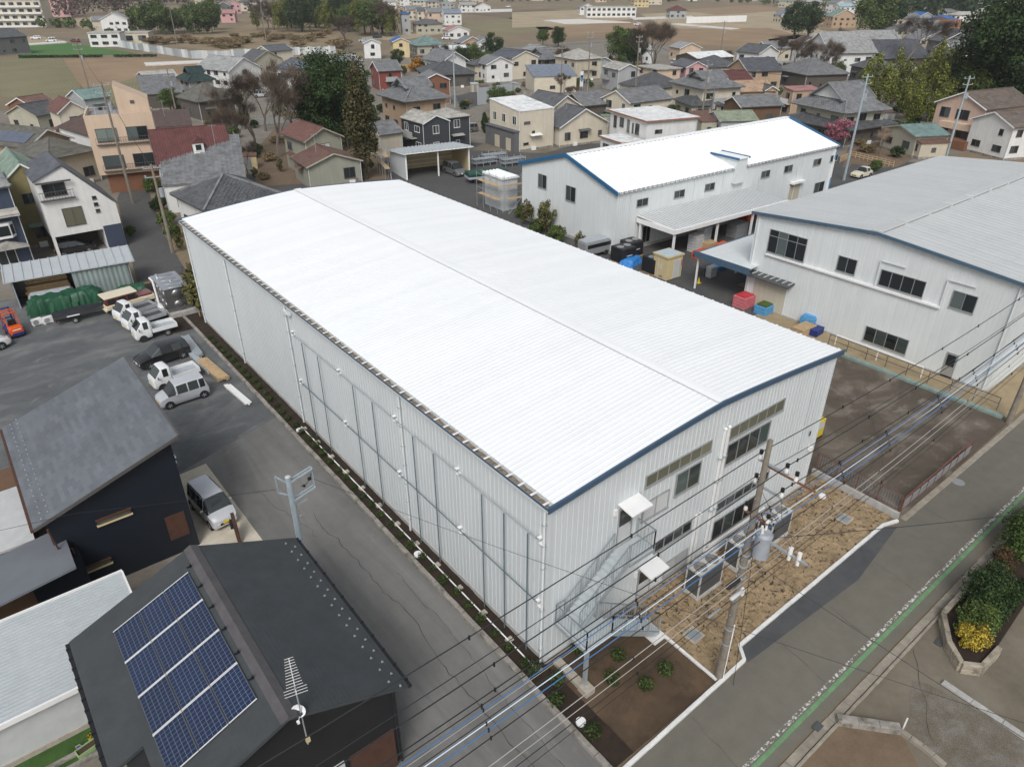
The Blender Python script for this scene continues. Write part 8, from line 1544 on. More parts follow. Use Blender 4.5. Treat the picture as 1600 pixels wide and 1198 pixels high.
for q in [((70.3,416.3),13,9,6.5,-25,'w_white','r_kawara_light','at the far end of the field road','gable'),((68.7,428.4),9,8,5.5,-25,'w_beige','r_kawara','at the far end of the field road','gable'),((166.0,572.1),12,9,6,-30,'w_white','r_kawara_dark','beyond the round grove','gable'),((166.1,550.4),10,9,6,-30,'w_greywall','r_slate','beyond the round grove','hip'),((176.8,563.6),10,9,6,-30,'w_graysiding','r_kawara','beyond the round grove','gable'),((188.1,577.7),11,9,6.5,-20,'w_pink_wall','r_brown','beyond the round grove','gable'),((209.0,611.7),11,9,6,-20,'w_cream','r_kawara_dark','beyond the round grove','hip'),((143.9,492.4),9,8,5,-30,'w_lime','r_green','beyond the round grove','gable'),((147.9,472.7),9,8,5,-30,'w_pink_wall','r_pink','beyond the round grove','gable'),((207.0,587.2),11,9,6,-20,'w_white','r_blue','beyond the round grove','gable'),((231.3,683.7),12,9,6.5,-20,'w_tan','r_slate','beyond the round grove','gable'),((205.1,704.5),12,9,6.5,-20,'w_beige','r_pink','beyond the round grove','hip'),((250.2,425.4),11,9,5.8,-20,'w_cream','r_kawara','behind the yellow house','gable'),((248.1,409.7),10,9,5.8,-20,'w_cream','r_slate','behind the yellow house','gable'),((239.4,384.4),11,9,6,-20,'w_peach','r_kawara','behind the yellow house','gable'),((240.6,368.5),11,9,6,-20,'w_white','r_bluegrey','behind the yellow house','gable'),((260.9,454.6),9,8,5,-20,'w_tan','r_redbrown','behind the yellow house','gable'),((321.4,580.3),11,9,5,-20,'w_white','r_kawara_light','behind the wood edge','gable'),((353.6,586.8),14,9,5,-20,'w_cream','r_lightblue','behind the wood edge','gable'),((350.0,557.5),11,9,5,-20,'w_beige','r_kawara','behind the wood edge','hip'),((334.2,512.4),11,9,5,-20,'w_greywall','r_teal','behind the wood edge','gable'),((358.7,617.1),12,9,5.5,-20,'w_white','r_slate','behind the wood edge','gable'),((334.3,486.2),12,9,5,-20,'w_white','r_kawara_light','behind the wood edge','gable'),((342.7,479.5),13,8,4,-20,'w_white','r_maroon','behind the wood edge','gable'),((191.6,320.0),14,9,4.4,-20,'w_aged','r_kawara_dark','behind the yellow house','hip'),((186.2,324.3),5,5,9,-20,'w_greywall','r_blue','behind the yellow house','hip'),((379.3,402.9),12,9,4.5,-30,'w_white','r_kawara','beside the far white apartment','gable'),((392.3,331.0),12,8,5,-30,'w_greywall','r_maroon','in the open fields','hip'),((555.8,497.8),14,10,6,-30,'w_cream','r_bluegrey','on the skyline','hip'),((504.2,467.3),14,10,6,-30,'w_yellow_wall','r_blue','on the skyline','gable'),((563.2,575.7),12,9,6,-30,'w_peach','r_kawara_light','on the skyline','gable'),((535.9,644.8),14,10,6,-20,'w_beige','r_slate','on the skyline','gable'),((477.2,691.3),14,10,6,-20,'w_white','r_lightblue','on the skyline','gable'),((522.8,707.0),16,10,6,-20,'w_cream','r_bright','on the skyline','gable'),((666.6,541.1),14,10,6,-30,'w_white','r_kawara','on the skyline','gable'),((718.1,552.0),14,10,6,-30,'w_white','r_green','on the skyline','gable'),((717.2,500.9),20,10,6,-30,'w_greywall','r_teal','on the skyline','gable'),((602.4,389.3),26,10,5,-32,'w_aged','r_green','on the skyline','gable'),((402.6,254.9),17,11,4.6,-30,'w_cream','r_bluegrey','near the far evergreens','gable'),((421.5,239.9),10,8,4.5,-30,'w_tan','r_kawara_light','near the far evergreens','gable'),((395.3,217.9),15,10,5.5,-30,'w_tan','r_green','near the far evergreens','gable'),((508.6,278.6),12,9,6,-30,'w_white','r_lightblue','near the far evergreens','gable'),((606.8,324.0),14,9,6,-30,'w_white','r_slate','near the far evergreens','gable'),((603.9,298.4),16,10,10,-30,'w_yellow_wall','r_pale','near the far evergreens','gable'),((383.3,178.8),16,11,6.5,-30,'w_beige','r_kawara','behind the second hall','gable'),((425.2,187.7),14,10,4.5,-30,'w_greywall','r_blue','behind the second hall','gable'),((284.0,118.3),17,11,5,-30,'w_beige','r_kawara','among the colourful roofs','gable'),((429.1,178.2),14,10,4.5,-30,'w_cream','r_blue','among the colourful roofs','hip'),((399.0,166.4),14,10,4.5,-30,'w_beige','r_brown','among the colourful roofs','hip'),((361.1,146.1),14,10,5.5,-30,'w_yellow_wall','r_orange','among the colourful roofs','gable'),((327.6,131.0),10,9,4.5,-30,'w_lime','r_teal','among the colourful roofs','gable'),((346.4,131.9),14,10,3.8,-30,'w_tan','r_orange','among the colourful roofs','gable'),((329.4,122.1),17,10,3.8,-30,'w_tan','r_orange','among the colourful roofs','gable'),((399.4,144.7),13,10,4.5,-30,'w_white','r_pink','among the colourful roofs','gable'),((358.9,130.3),12,10,4,-30,'w_yellow_wall','r_orange','among the colourful roofs','gable'),((297.1,114.0),15,10,4.5,-30,'w_graysiding','r_slate','among the colourful roofs','gable'),((287.0,104.1),16,10,4.5,-30,'w_graysiding','r_kawara_dark','among the colourful roofs','gable'),((295.4,103.2),14,10,5,-30,'w_greywall','r_kawara','among the colourful roofs','hip'),((276.4,107.0),12,9,5.5,-30,'w_graysiding','r_slate','among the colourful roofs','gable'),((254.2,94.2),13,9,5,-30,'w_white','r_kawara','among the colourful roofs','gable'),((338.8,146.2),14,10,6,-30,'w_greywall','r_kawara_light','among the colourful roofs','gable'),((326.0,148.1),13,10,5,-30,'w_aged','r_kawara','among the colourful roofs','hip'),((442.1,155.4),14,10,5,-30,'w_cream','r_kawara_light','among the colourful roofs','gable'),((391.4,131.4),14,10,5,-30,'w_white','r_slate','among the colourful roofs','gable'),((197.5,158.8),9,8,4,-20,'w_peach','r_kawara_light','between the shop and barn','gable'),((217.4,137.9),10,8,4.2,-24,'w_beige','r_kawara','beside the field edge','gable'),((227.8,134.8),9,8,4,-24,'w_greywall','r_kawara_dark','beside the field edge','hip'),((254.4,147.9),9,7,3.6,-24,'w_tan','r_brown','beside the field edge','gable'),((112.4,155.3),9,8,4.6,-10,'w_white','r_kawara','left of the shop','gable'),((111.5,159.4),9,7,4.2,-10,'w_beige','r_kawara_dark','left of the shop','hip'),((81.7,183.0),9,8,4.6,12,'w_white','r_kawara_light','behind the tall evergreen','gable'),((68.8,211.5),10,8,4,12,'w_aged','r_kawara_dark','behind the bare trees','gable'),((78.9,224.2),9,8,5,12,'w_cream','r_slate','behind the bare trees','gable'),((154.1,227.4),10,7,3.5,-10,'w_tan','r_kawara','beyond the farmhouse','gable'),((186.7,284.5),11,8,3.5,-14,'w_white','r_pink','beyond the farmhouse','gable'),((158.8,223.7),9,7,3.6,-14,'w_white','r_kawara','beyond the farmhouse','gable'),((176.0,161.0),9,7,4.2,-14,'w_white','r_kawara_light','right of the shop','gable'),((145.1,147.2),8,7,3.4,-14,'w_greywall','r_teal','right of the shop','gable'),((181.7,75.7),10,8,3.6,-26,'w_greywall','r_kawara','inside the bamboo grove','gable'),((191.9,88.9),10,8,4,-26,'w_graysiding','r_kawara_dark','behind the bamboo grove','hip'),((225.5,83.4),11,9,4.4,-26,'w_aged','r_kawara_dark','behind the bamboo grove','gable'),((606,368),13,10,5.4,-16,'w_tan','r_brown','on the right skyline','hip'),((571,345),16,10,5.6,-30,'w_beige','r_kawara_light','on the right skyline','gable'),((637,373),10,9,4.8,-31,'w_cream','r_slate','on the right skyline','hip'),((809,475),10,9,5.3,-28,'w_white','r_bluegrey','on the right skyline','gable'),((547,304),11,11,6.3,-19,'w_white','r_kawara','on the right skyline','gable'),((580,320),14,10,5.2,-28,'w_greywall','r_kawara','on the right skyline','gable'),((819,444),14,9,5.3,-34,'w_white','r_brown','on the right skyline','gable'),((621,325),15,10,6.1,-19,'w_greywall','r_slate','on the right skyline','gable'),((620,324),12,9,6.1,-30,'w_tan','r_brown','on the right skyline','hip'),((569,285),10,9,5.3,-26,'w_white','r_kawara_light','on the right skyline','gable'),((731,366),13,10,4.6,-22,'w_tan','r_slate','on the right skyline','gable'),((667,324),12,10,5.8,-23,'w_tan','r_brown','on the right skyline','gable'),((613,287),10,10,5.2,-29,'w_cream','r_kawara','on the right skyline','gable'),((753,352),11,9,5.5,-24,'w_greywall','r_kawara_light','on the right skyline','hip'),((535,787),13,9,6.4,-28,'w_greywall','r_pale','on the centre skyline','hip'),((553,797),12,9,5.3,-32,'w_tan','r_brown','on the centre skyline','gable'),((521,729),12,8,5.2,-27,'w_greywall','r_slate','on the centre skyline','hip'),((569,773),14,9,6.4,-35,'w_beige','r_brown','on the centre skyline','gable'),((535,707),14,10,5.9,-34,'w_tan','r_pale','on the centre skyline','gable'),((634,810),10,10,6.0,-17,'w_greywall','r_slate','on the centre skyline','gable'),((580,732),16,10,6.4,-29,'w_white','r_slate','on the centre skyline','gable'),((687,827),12,9,4.9,-28,'w_white','r_slate','on the centre skyline','gable'),((600,714),16,8,4.9,-20,'w_white','r_slate','on the centre skyline','gable'),((654,754),14,9,6.2,-23,'w_white','r_brown','on the centre skyline','hip'),((628,711),14,9,5.8,-37,'w_cream','r_brown','on the centre skyline','gable'),((630,686),13,9,5.2,-32,'w_cream','r_slate','on the centre skyline','hip'),((698,745),15,9,5.8,-25,'w_greywall','r_pale','on the centre skyline','hip'),((751,781),15,10,6.1,-39,'w_white','r_slate','on the centre skyline','hip'),((688,704),11,10,5.7,-26,'w_cream','r_pale','on the centre skyline','gable'),((668,663),13,10,4.7,-35,'w_beige','r_brown','on the centre skyline','hip'),((743,716),12,11,6.0,-24,'w_cream','r_slate','on the centre skyline','hip'),((658,621),13,9,5.8,-17,'w_white','r_brown','on the centre skyline','gable'),((657,605),13,11,4.9,-28,'w_white','r_kawara','on the centre skyline','gable'),((724,642),12,11,6.5,-34,'w_tan','r_slate','on the centre skyline','hip'),((737,642),11,9,5.9,-33,'w_white','r_kawara_light','on the centre skyline','gable'),((818,698),12,9,4.7,-35,'w_beige','r_kawara','on the centre skyline','gable'),((782,647),10,9,6.5,-39,'w_cream','r_pale','on the skyline past the long fields','gable'),((852,673),14,11,4.6,-39,'w_white','r_kawara_light','on the skyline past the long fields','hip'),((726,558),13,10,5.4,-39,'w_beige','r_pale','on the skyline past the long fields','hip'),((780,582),11,9,6.5,-21,'w_greywall','r_kawara','on the skyline past the long fields','gable'),((748,547),15,10,5.4,-24,'w_white','r_kawara_light','on the skyline past the long fields','gable'),((754,522),15,10,5.1,-23,'w_white','r_kawara','on the skyline past the long fields','gable'),((783,524),13,9,6.1,-25,'w_white','r_pale','on the skyline past the long fields','gable'),((800,520),14,10,4.8,-28,'w_white','r_kawara','on the skyline past the long fields','hip'),((944,607),14,8,4.6,-28,'w_cream','r_kawara_light','on the skyline past the long fields','gable'),((816,505),12,8,5.8,-20,'w_beige','r_pale','on the skyline past the long fields','hip'),((795,473),13,11,5.4,-30,'w_beige','r_kawara','on the skyline past the long fields','hip'),((928,539),14,9,5.2,-37,'w_greywall','r_kawara_light','on the skyline past the long fields','gable'),((349,638),11,11,6.0,-36,'w_cream','r_kawara','on the left centre skyline','hip'),((414,738),11,8,6.0,-27,'w_cream','r_kawara','on the left centre skyline','hip'),((366,636),11,10,5.3,-34,'w_beige','r_slate','on the left centre skyline','gable'),((458,790),13,8,5.7,-36,'w_greywall','r_pale','on the left centre skyline','hip'),((452,755),13,9,4.6,-29,'w_tan','r_bluegrey','on the left centre skyline','hip'),((457,743),15,8,6.4,-16,'w_cream','r_brown','on the left centre skyline','gable'),((403,645),10,8,5.9,-18,'w_white','r_brown','on the left centre skyline','hip'),((460,710),13,10,5.8,-33,'w_white','r_brown','on the left centre skyline','gable'),((454,687),12,9,4.6,-20,'w_white','r_slate','on the left centre skyline','gable'),((488,730),13,8,4.9,-40,'w_greywall','r_slate','on the left centre skyline','hip'),((511,746),15,9,5.3,-27,'w_tan','r_pale','on the left centre skyline','gable'),((434,611),12,9,5.4,-17,'w_beige','r_kawara','on the left centre skyline','gable'),((472,219),13,10,5.9,-29,'w_tan','r_bluegrey','in the upper right town','gable'),((533,239),12,8,4.8,-34,'w_white','r_kawara','in the upper right town','gable'),((506,220),15,10,4.6,-17,'w_white','r_pale','in the upper right town','hip'),((511,220),12,10,4.9,-28,'w_beige','r_kawara','in the upper right town','gable'),((575,245),11,9,6.4,-16,'w_greywall','r_kawara_light','in the upper right town','gable'),((507,208),15,10,4.9,-15,'w_cream','r_kawara','in the upper right town','gable'),((466,184),16,8,5.5,-32,'w_white','r_pale','in the upper right town','hip'),((596,233),15,11,5.1,-40,'w_beige','r_pale','in the upper right town','hip'),((535,206),12,11,4.9,-22,'w_cream','r_slate','in the upper right town','gable'),((509,186),14,8,6.0,-31,'w_tan','r_pale','in the upper right town','gable'),((626,229),13,9,6.4,-31,'w_tan','r_slate','in the upper right town','hip'),((640,228),12,10,5.8,-21,'w_cream','r_kawara','in the upper right town','gable'),((143,953),14,10,6.5,-38,'w_greywall','r_kawara','on the left skyline','gable'),((155,928),15,10,6.2,-33,'w_cream','r_bluegrey','on the left skyline','gable'),((197,1018),15,9,5.2,-30,'w_cream','r_kawara_light','on the left skyline','gable'),((201,992),15,10,6.1,-24,'w_beige','r_brown','on the left skyline','hip'),((200,867),15,8,5.7,-21,'w_greywall','r_kawara','on the left skyline','hip'),((228,919),13,11,5.1,-34,'w_greywall','r_kawara','on the left skyline','gable'),((236,873),12,11,4.9,-20,'w_beige','r_pale','on the left skyline','gable'),((248,896),14,10,6.1,-21,'w_greywall','r_kawara','on the left skyline','gable')]: far_house(*q)
# larger far buildings
def block(name, label, p, a, w, d, h, wall, floors, cols, bal=False):
    T = thing(name, label, 'apartment block', (*p,0), R(a)); sub_box(T, 'wall', wall, 0, w, 0, d, -.5, h); sub_box(T, 'roof', 'r_pale', -.2, w+.2, -.2, d+.2, h, h+.4); fh = h/floors
    for f in range(floors):
        for c in range(cols): window(T, (w*(c+.5)/cols-w/cols*.3, -.01, f*fh+fh*.35), 0, w/cols*.6, fh*.45, 2, 'alu_dark', 'glass', True, .08)
        if bal: sub_box(T, 'balcony', 'w_white', .3, w-.3, -1.2, -.02, f*fh+.1, f*fh+1.1)
    return T
block('cream_apartment', 'four storey cream apartment block with white balconies at the top left', (28.58,508.88), -30, 34, 12, 13, 'w_cream', 4, 8, True); block('pink_apartment', 'pink apartment building beside the cream block', (71.42,615.06), -30, 22, 12, 12, 'w_pink_wall', 3, 4)
block('white_apartment', 'long two storey white apartment in the far fields', (360.34,375.74), -33, 34, 9, 6.2, 'w_white', 2, 10); block('white_works', 'low white works building behind the field road', (50.55,343.39), -28, 12, 8, 5, 'w_white', 2, 3); block('white_works', 'second low white works building behind the field road', (59.55,351.45), -28, 16, 8, 4.2, 'w_cream', 1, 3)
T = thing('white_field_wall', 'long white sheet wall around a plot in the far fields', 'wall'); a, c = (364.03,293.25), (408.44,282.47); 
for i in range(12): p0 = (a[0]+(c[0]-a[0])*i/12, a[1]+(c[1]-a[1])*i/12); p1 = (a[0]+(c[0]-a[0])*(i+.97)/12, a[1]+(c[1]-a[1])*(i+.97)/12); b = MB(); b.bar((*p0,1.7),(*p1,1.7),.1,3.4); obj('panel', b, 'white_paint', T)
# corrugated field fence
T = thing('sheet_fence', 'long corrugated metal fence of white and bluish sheets along the dry meadow', 'fence')
for (a, c, n) in (((59.38,336.39),(68.81,271.65),26),((68.81,271.65),(79.84,262.89),12),((81.4,267.26),(117.19,256.71),40)):
    for i in range(n): p0 = (a[0]+(c[0]-a[0])*i/n, a[1]+(c[1]-a[1])*i/n); p1 = (a[0]+(c[0]-a[0])*(i+.96)/n, a[1]+(c[1]-a[1])*(i+.96)/n); h_ = 2.6+fr_.uniform(-.15,.15); b = MB(); b.bar((*p0,h_/2),(*p1,h_/2),.06,h_); obj('sheet', b, fr_.choice(('galv','light_grey','galv_roof','offwhite_panel','bed_grey')), T)
# hedges and walls in the town
for a, c, h_, l, m in (((108.4,168.9),(121.97,169.35),1.2,'clipped green hedge below the farmhouse','leaf_dark'),((102.85,156.3),(111.88,155.7),.8,'second low clipped hedge below the farmhouse','leaf_mid'),((21.07,312.29),(44.9,296.21),.9,'clipped green hedge along the field path','leaf_dark'),((48.15,293.63),(60.89,286.39),.9,'broken clipped hedge along the field path','leaf_dark')):
    L = math.hypot(c[0]-a[0],c[1]-a[1]); k = MB(); rh = random.Random(int(L*10)); n = int(L*60)
    for i in range(min(n, 2600)):
        q = Vector((rh.uniform(0,L),rh.uniform(-.5,.5),rh.uniform(.1,h_))); s = .22; v1 = Vector((rh.gauss(0,1),rh.gauss(0,1),rh.gauss(0,1))).normalized(); v2 = v1.orthogonal().normalized(); k.add([q-v1*s,q+v2*s*.6,q+v1*s,q-v2*s*.6],[(0,1,2,3)])
    o = tag(obj('hedge', k, m, loc=(a[0],a[1],0), rotz=math.atan2(c[1]-a[1],c[0]-a[0])), l, 'hedge')
T = thing('bamboo_fence', 'yellow bamboo garden fence right of the middle factory', 'fence')
for (a, c) in (((100.36,43.51),(105.29,44.29)),((105.29,44.29),(103.65,36.45))):
    n = 10
    for i in range(n+1): p = (a[0]+(c[0]-a[0])*i/n, a[1]+(c[1]-a[1])*i/n); b = MB(); b.cyl(p[0],p[1],0,1.0,.05,6); obj('post', b, 'yellow' if 0 else 'wood_light', T)
    for z in (.35,.65,.95): b = MB(); b.tube([(*a,z),(*c,z)],.045,6); obj('rail', b, 'wood_light', T)
T = thing('concrete_yard_wall', 'grey concrete wall below the cream twin gable house', 'wall'); a, c = (71.26,82.83), (83.91,82.91)
for i in range(8): p0 = (a[0]+(c[0]-a[0])*i/8, a[1]+(c[1]-a[1])*i/8); p1 = (a[0]+(c[0]-a[0])*(i+.98)/8, a[1]+(c[1]-a[1])*(i+.98)/8); b = MB(); b.bar((*p0,.6),(*p1,.6),.15,1.2); obj('panel', b, 'concrete_old', T)
T = thing('white_screen_wall', 'tall pale corrugated screen wall beside the asphalt forecourt', 'wall'); a, c = (87.95,125.79), (100.13,128.33)
for i in range(8): p0 = (a[0]+(c[0]-a[0])*i/8, a[1]+(c[1]-a[1])*i/8); p1 = (a[0]+(c[0]-a[0])*(i+.97)/8, a[1]+(c[1]-a[1])*(i+.97)/8); b = MB(); b.bar((*p0,1.8),(*p1,1.8),.08,3.6); obj('sheet', b, 'galv_roof', T)
sheet('forecourt', [(92.38,141.06),(104.49,145.69),(93.54,127.31),(81.41,123.1)], 'asphalt_yard', .02); sheet('back_lane', [(58.93,87.94),(67.25,78.15),(82.26,81.22),(83.81,84.52),(71.97,83.65),(65.25,91.81)], 'conc_drive', .02); sheet('garden_plot', [(97.43,41.39),(122.46,53.86),(123.21,38.93),(104.05,36.14)], 'dirt', .02); sheet('side_street', [(83.61,34.09),(100.98,41.88),(102.9,35.97),(90.44,33.08)], 'asphalt_yard', .03)
# far cars
for p, l, a in (((37.5,402.82),'white car parked at the far left field',-20),((40.55,382.84),'white van parked at the far left field',-20),((49.37,375.85),'small red car on the far field road',-60)):
    t = car('far_car', l, 'car', p, R(a), S_mpv(4.4,1.7,1.9 if 'van' in l else 1.5,.8,.95,.7), 'paint_white' if 'white' in l else 'paint_maroon', (.8,3.5), .32, .2, 'plate_white')
for i, p in enumerate([(148.13,297.5),(163.25,312.35),(184.41,286.27),(185.6,267.77),(326.31,300.49),(416.85,536.54),(221.43,369.46),(217.99,345.64)][:6]):
    car('far_car', ['silver car beside the far white houses','dark car beside the far white houses','white car near the blue roof','grey car near the farmhouse','white car on the far field lane','white car at the skyline road'][i], 'car', p, R(-20), S_mpv(4.3,1.7,1.5,.9,.95,.7), ['paint_silver','paint_black','paint_white','paint_grey','paint_white','paint_white'][i], (.8,3.5), .32, .2, 'plate_white')
# town utility poles with wires
def tpole(label, p, h, arms=2, mw_='pole_concrete'):
    t = thing('town_pole', label, 'utility pole', (*p,0), R(fr_.uniform(-30,0))); b = MB(); b.tube([(0,0,-.2),(0,0,h)],[.2,.11],8); obj('pole_shaft', b, mw_, t)
    for i in range(arms): b = MB(); b.bar((-.9,0,h-.4-i*.9),(.9,0,h-.4-i*.9),.09); b.sph((-.8,0,h-.25-i*.9),.1,n=6,m=4); b.sph((.8,0,h-.25-i*.9),.1,n=6,m=4); obj('crossarm', b, 'galv', t)
    b = MB(); b.cyl(.35,0,h-3.4,h-2.5,.25,10); obj('transformer', b, 'transformer', t)
TP = [('utility pole in front of the beige apartment', (4.88,89.23), 15.0), ('utility pole beside the lane at the warehouse end', (3.29,66.01), 9.5), ('tall steel utility pole near the farmhouse', (82.38,126.77), 13.5), ('utility pole by the cream grey-roofed house', (111.6,99.16), 15), ('utility pole behind the red trimmed house', (104.22,74.72), 12), ('second pole behind the red trimmed house', (104.54,72.82), 7.5), ('steel utility pole at the gable end of the middle factory', (90.13,37.03), 14.5), ('steel utility pole at the tan modern house', (117.6,34.52), 12.5), ('field pole at the round grove', (81.88,333.74), 24), ('field pole in the dry meadow', (102.92,287.65), 20), ('pole on the field plot', (18.61,180.79), 13), ('pole at the shop front', (112.8,124.86), 12), ('pole beside the billboard', (121.79,124.65), 14), ('pole at the far barn', (184.35,131.95), 14), ('pole behind the bamboo grove', (236.26,82.61), 20), ('pole left of the open barn', (30.27,157.33), 9)]
for l, p, h in TP: tpole(l, p, h, 2, 'pole_steel' if 'steel' in l else 'pole_concrete')
def span(i, j, lab, dz=0): a, c = TP[i], TP[j]; wire(lab, 0, [(a[1][0],a[2]-.4-dz,a[1][1]),(c[1][0],c[2]-.4-dz,c[1][1])], .022, 'wire_black', group='overhead wires in the old town')
span(0,1,'black wire from the apartment pole to the lane pole'); span(2,11,'black wire from the farmhouse pole to the shop pole'); span(11,3,'black wire from the shop pole towards the grey-roofed house'); span(3,4,'black wire between poles behind the red trimmed house'); span(4,6,'black wire above the middle factory roof'); span(6,7,'black wire from the factory gable pole to the tan house'); span(6,7,'lower black wire from the factory gable pole to the tan house',1.2); span(12,13,'black wire from the billboard pole to the far barn'); span(2,11,'lower black wire from the farmhouse pole to the shop pole',1.0); span(0,10,'black wire from the apartment pole to the field pole'); span(8,9,'black wire across the dry meadow')
# far woods
def wood(label, pts, hmin, hmax, n, mkey, leaf=1.1):
    rw_ = random.Random(n); k = MB()
    for _ in range(n):
        i = rw_.randrange(len(pts)-1); t_ = rw_.random(); x = pts[i][0]+(pts[i+1][0]-pts[i][0])*t_+rw_.gauss(0,5); y = pts[i][1]+(pts[i+1][1]-pts[i][1])*t_+rw_.gauss(0,5); h = rw_.uniform(hmin,hmax); r = h*.38
        b = leaf_blob(rw_, 46, r, r, h*.45, leaf, h*.55, .5, .4); o = Vector((x,y,0)); k.add([Vector(v)+o for v in b.v], b.f)
    o = obj('far_wood', k, mkey, kind='stuff'); o['label'] = label; o['category'] = 'wood'
wood('dark evergreen wood on the skyline above the fields', [(687.31,1027.42),(860.24,1001.57),(984.26,903.15),(1012.24,769.6),(976.38,613.43)], 12, 18, 150, 'leaf_dark', 1.6)
wood('dark wood at the upper right above the colourful roofs', [(463.94,206.24),(557.32,239.95),(520.51,210.95),(548.56,207.04),(561.72,196.6)], 14, 22, 110, 'leaf_dark', 1.3)
wood('grey leafless wood along the left skyline', [(116.33,809.39),(171.82,842.62),(211.25,771.19),(306.51,826.73),(391.86,759.01),(504.87,840.73)], 9, 15, 160, 'twig', 1.3)
wood('low mixed trees among the skyline houses', [(391.86,759.01),(466.54,699.76),(527.43,604.03),(626.55,572.8),(661.75,453.91),(616.25,346.32),(601.13,274.47)], 4, 8, 150, 'leaf_mid', .9)
wood('dense mixed thicket behind the wood edge', [(171.05,470.81),(197.05,467.57),(213.16,437.4),(202.55,370.86)], 9, 16, 60, 'leaf_cedar', 1.0)
wood('greenery along the left field edge', [(39.77,527.82),(55.24,501.31),(72.76,473.82),(78.09,399.62)], 3, 6, 50, 'leaf_mid', .8)
wood('leafless trees behind the left apartments', [(79.7,579.02),(96.12,605.86),(112.71,637.46),(136.09,643.43)], 12, 18, 24, 'twig', 1.1)

# ================================================================== gardens, walls and small things between the houses
gf = random.Random(44)
HRECT += [(20,-1,-21,47,0),(nx,ny,mw,md,R(ma)),(41,-2,35,22,0)]
TOWN = [(10,66),(24,92),(33,84),(60,92),(88,62),(108,60),(125,40),(150,22),(225,40),(250,110),(190,170),(120,215),(60,190),(28,170),(14,120)]
def inpoly(x, y, P_):
    c = False
    for i in range(len(P_)):
        (x1, y1), (x2, y2) = P_[i], P_[i-1]
        if (y1 > y) != (y2 > y) and x < (x2-x1)*(y-y1)/(y2-y1)+x1: c = not c
    return c
def free(x, y, m=.6):
    for (a, b_, w, d, r) in HRECT:
        u = (x-a)*math.cos(r)+(y-b_)*math.sin(r); v = -(x-a)*math.sin(r)+(y-b_)*math.cos(r)
        if min(0,w)-m < u < max(0,w)+m and -m < v < d+m: return False
    return True
HL = [(o.location.x, o.location.y, o['label']) for o in scene.objects if o.parent is None and o.get('category') in ('house','shed','barn','shop')]
def near(x, y):
    l = min(HL, key=lambda h: (h[0]-x)**2+(h[1]-y)**2)[2]
    for w in (' behind ',' beside ',' between ',' below ',' beyond ',' left ',' right ',' in ',' at ',' by ',' among ',' under ',' on ',' near '): l = l.split(w)[0]
    return ' beside the '+' '.join(l.split()[:9])
def spot(m=.6):
    while True:
        x, y = gf.uniform(8,250), gf.uniform(20,215)
        if inpoly(x, y, TOWN) and gf.random() < min(1, 95/math.hypot(x+14, y+15)) and free(x, y, m): return x, y
for i in range(190):
    k = gf.choice(('bush','darkbush','bush','scrub','darkbush','weed','orangebush' if i % 9 == 0 else 'bush')); p = spot(); tree('garden_bush', {'bush':'low green garden bush','darkbush':'low dark garden bush','scrub':'dry brown garden shrub','weed':'straggly garden sapling','orangebush':'orange-leaved garden bush'}[k]+near(*p), 'shrub', p, k, gf.uniform(.45,1.0), gf.uniform(.8,1.2), 'garden plants between the old town houses')
for i in range(34): k = gf.choice(('dark','mid','bare','bare','conifer')); p = spot(1.6); tree('garden_tree', {'dark':'dark evergreen','mid':'green','bare':'leafless','conifer':'conical evergreen'}[k]+' garden tree'+near(*p), 'tree', p, k, gf.uniform(.35,.62), 1, 'garden trees between the old town houses')
for i in range(46):
    x, y = spot(1.2); a = R(gf.choice((-12,78,-22,68))); n = gf.randint(4,10); T = thing('garden_wall', 'low garden wall'+near(x, y), 'wall', (x,y,0), a, 'garden walls between the old town houses')
    h_ = gf.uniform(.7,1.5); m_ = gf.choice(('concrete_old','concrete','block_beige','galv','wood_plank')); k = MB(); k.box(0,.98,-.06,.06,0,h_); km = k.mesh('panel'); km.materials.append(M[m_])
    for j in range(n): obj('panel', km, None, T, (j,0,0))
for i in range(16):
    x, y = spot(2.6); car('town_car', gf.choice(('white','silver','dark'))+' car parked'+near(x, y), 'car', (x,y), R(gf.choice((-12,78,168,-22))), S_mpv(gf.uniform(3.4,4.3),1.6,gf.uniform(1.5,1.8),.7,.95,.6), 'paint_white', (.65,2.8), .3, .18, 'plate_white', group='cars parked in the old town')
for o in [o for o in scene.objects if o.get('category') == 'car' and o.get('group') == 'cars parked in the old town']:
    pm = 'paint_'+{'white':'white','silver':'silver','dark':'grey'}[o['label'].split()[0]]
    for c in o.children:
        if c.name.startswith(('body','mirror')): c.data.materials[0] = M[pm]
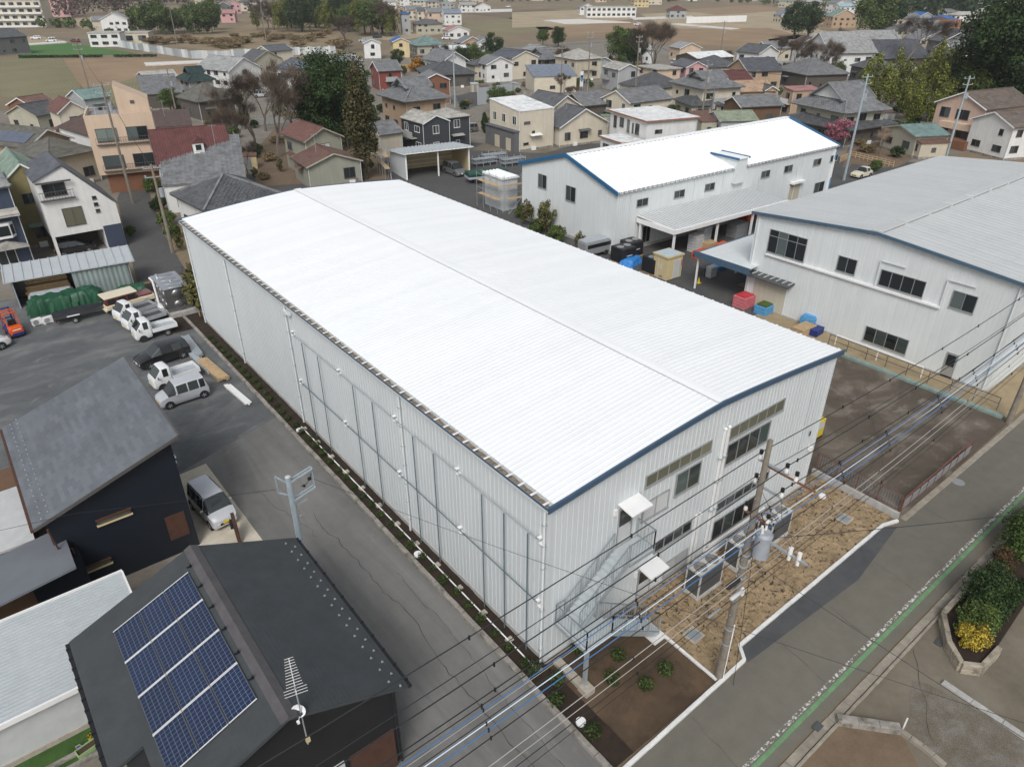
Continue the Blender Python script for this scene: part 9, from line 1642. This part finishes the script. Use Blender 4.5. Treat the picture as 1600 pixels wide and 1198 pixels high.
for i in range(30):
    x, y = spot(1.5); w_ = gf.uniform(1.6,3.2); a = R(gf.choice((-12,78,-22))); T = thing('garden_shed', 'small storage shed'+near(x, y), 'shed', (x,y,0), a, 'storage sheds between the old town houses'); m_ = gf.choice(('w_greywall','cream_box','light_grey','w_graysiding','w_beige')); sub_box(T,'wall',m_,0,w_,0,1.6,0,1.9); b = MB(); b.extr([(-.1,-.15,1.92),(-.1,1.7,2.1),(-.1,1.7,2.16),(-.1,-.15,1.98)],(w_+.2,0,0)); obj('roof', b, gf.choice(('r_pale','r_slate','r_rustroof','r_green','galv_roof')), T); sub_box(T,'door','mid_grey',w_*.3,w_*.7,-.02,0,.05,1.7)
# TV aerials on the nearer houses
for i, (a, b_, w, d, r) in enumerate(HRECT[:60]):
    if i % 2 or math.hypot(a+14,b_+15) > 190 or w < 6: continue
    u, v = w*gf.uniform(.3,.7), d*.5; x = a+u*math.cos(r)-v*math.sin(r); y = b_+u*math.sin(r)+v*math.cos(r); ob = [o for o in scene.objects if o.parent is None and o.type == 'EMPTY' and abs(o.location.x-a) < .01 and abs(o.location.y-b_) < .01]
    if not ob: continue
    H0 = ob[0]; zt = max((Vector(c)).z for ch in H0.children if ch.type == 'MESH' for c in [ch.data.vertices[k].co for k in range(len(ch.data.vertices))]); k = MB(); k.tube([(u,v,zt-.4),(u,v,zt+2.2)],.03,5); k.bar((u-.5,v,zt+2.0),(u+.5,v+.3,zt+2.0),.03); [k.bar((u-.4+q*.2,v-.35,zt+2.0),(u-.4+q*.2,v+.45,zt+2.0),.02) for q in range(5)]; obj('aerial', k, 'galv', H0)
# thin haze over the whole place
b = MB(); b.box(-1520,3020,-620,3520,-1.3,60); hz = obj('haze', b, None); hz['kind'] = 'stuff'
m, nt, bs = nodes('haze_air'); nt.nodes.remove(bs); pv = nt.nodes.new('ShaderNodeVolumePrincipled'); pv.inputs['Color'].default_value = (.90,.93,.97,1); pv.inputs['Density'].default_value = .00018; pv.inputs['Anisotropy'].default_value = .2
nt.links.new(pv.outputs[0], nt.nodes['Material Output'].inputs['Volume']); hz.data.materials.append(m)
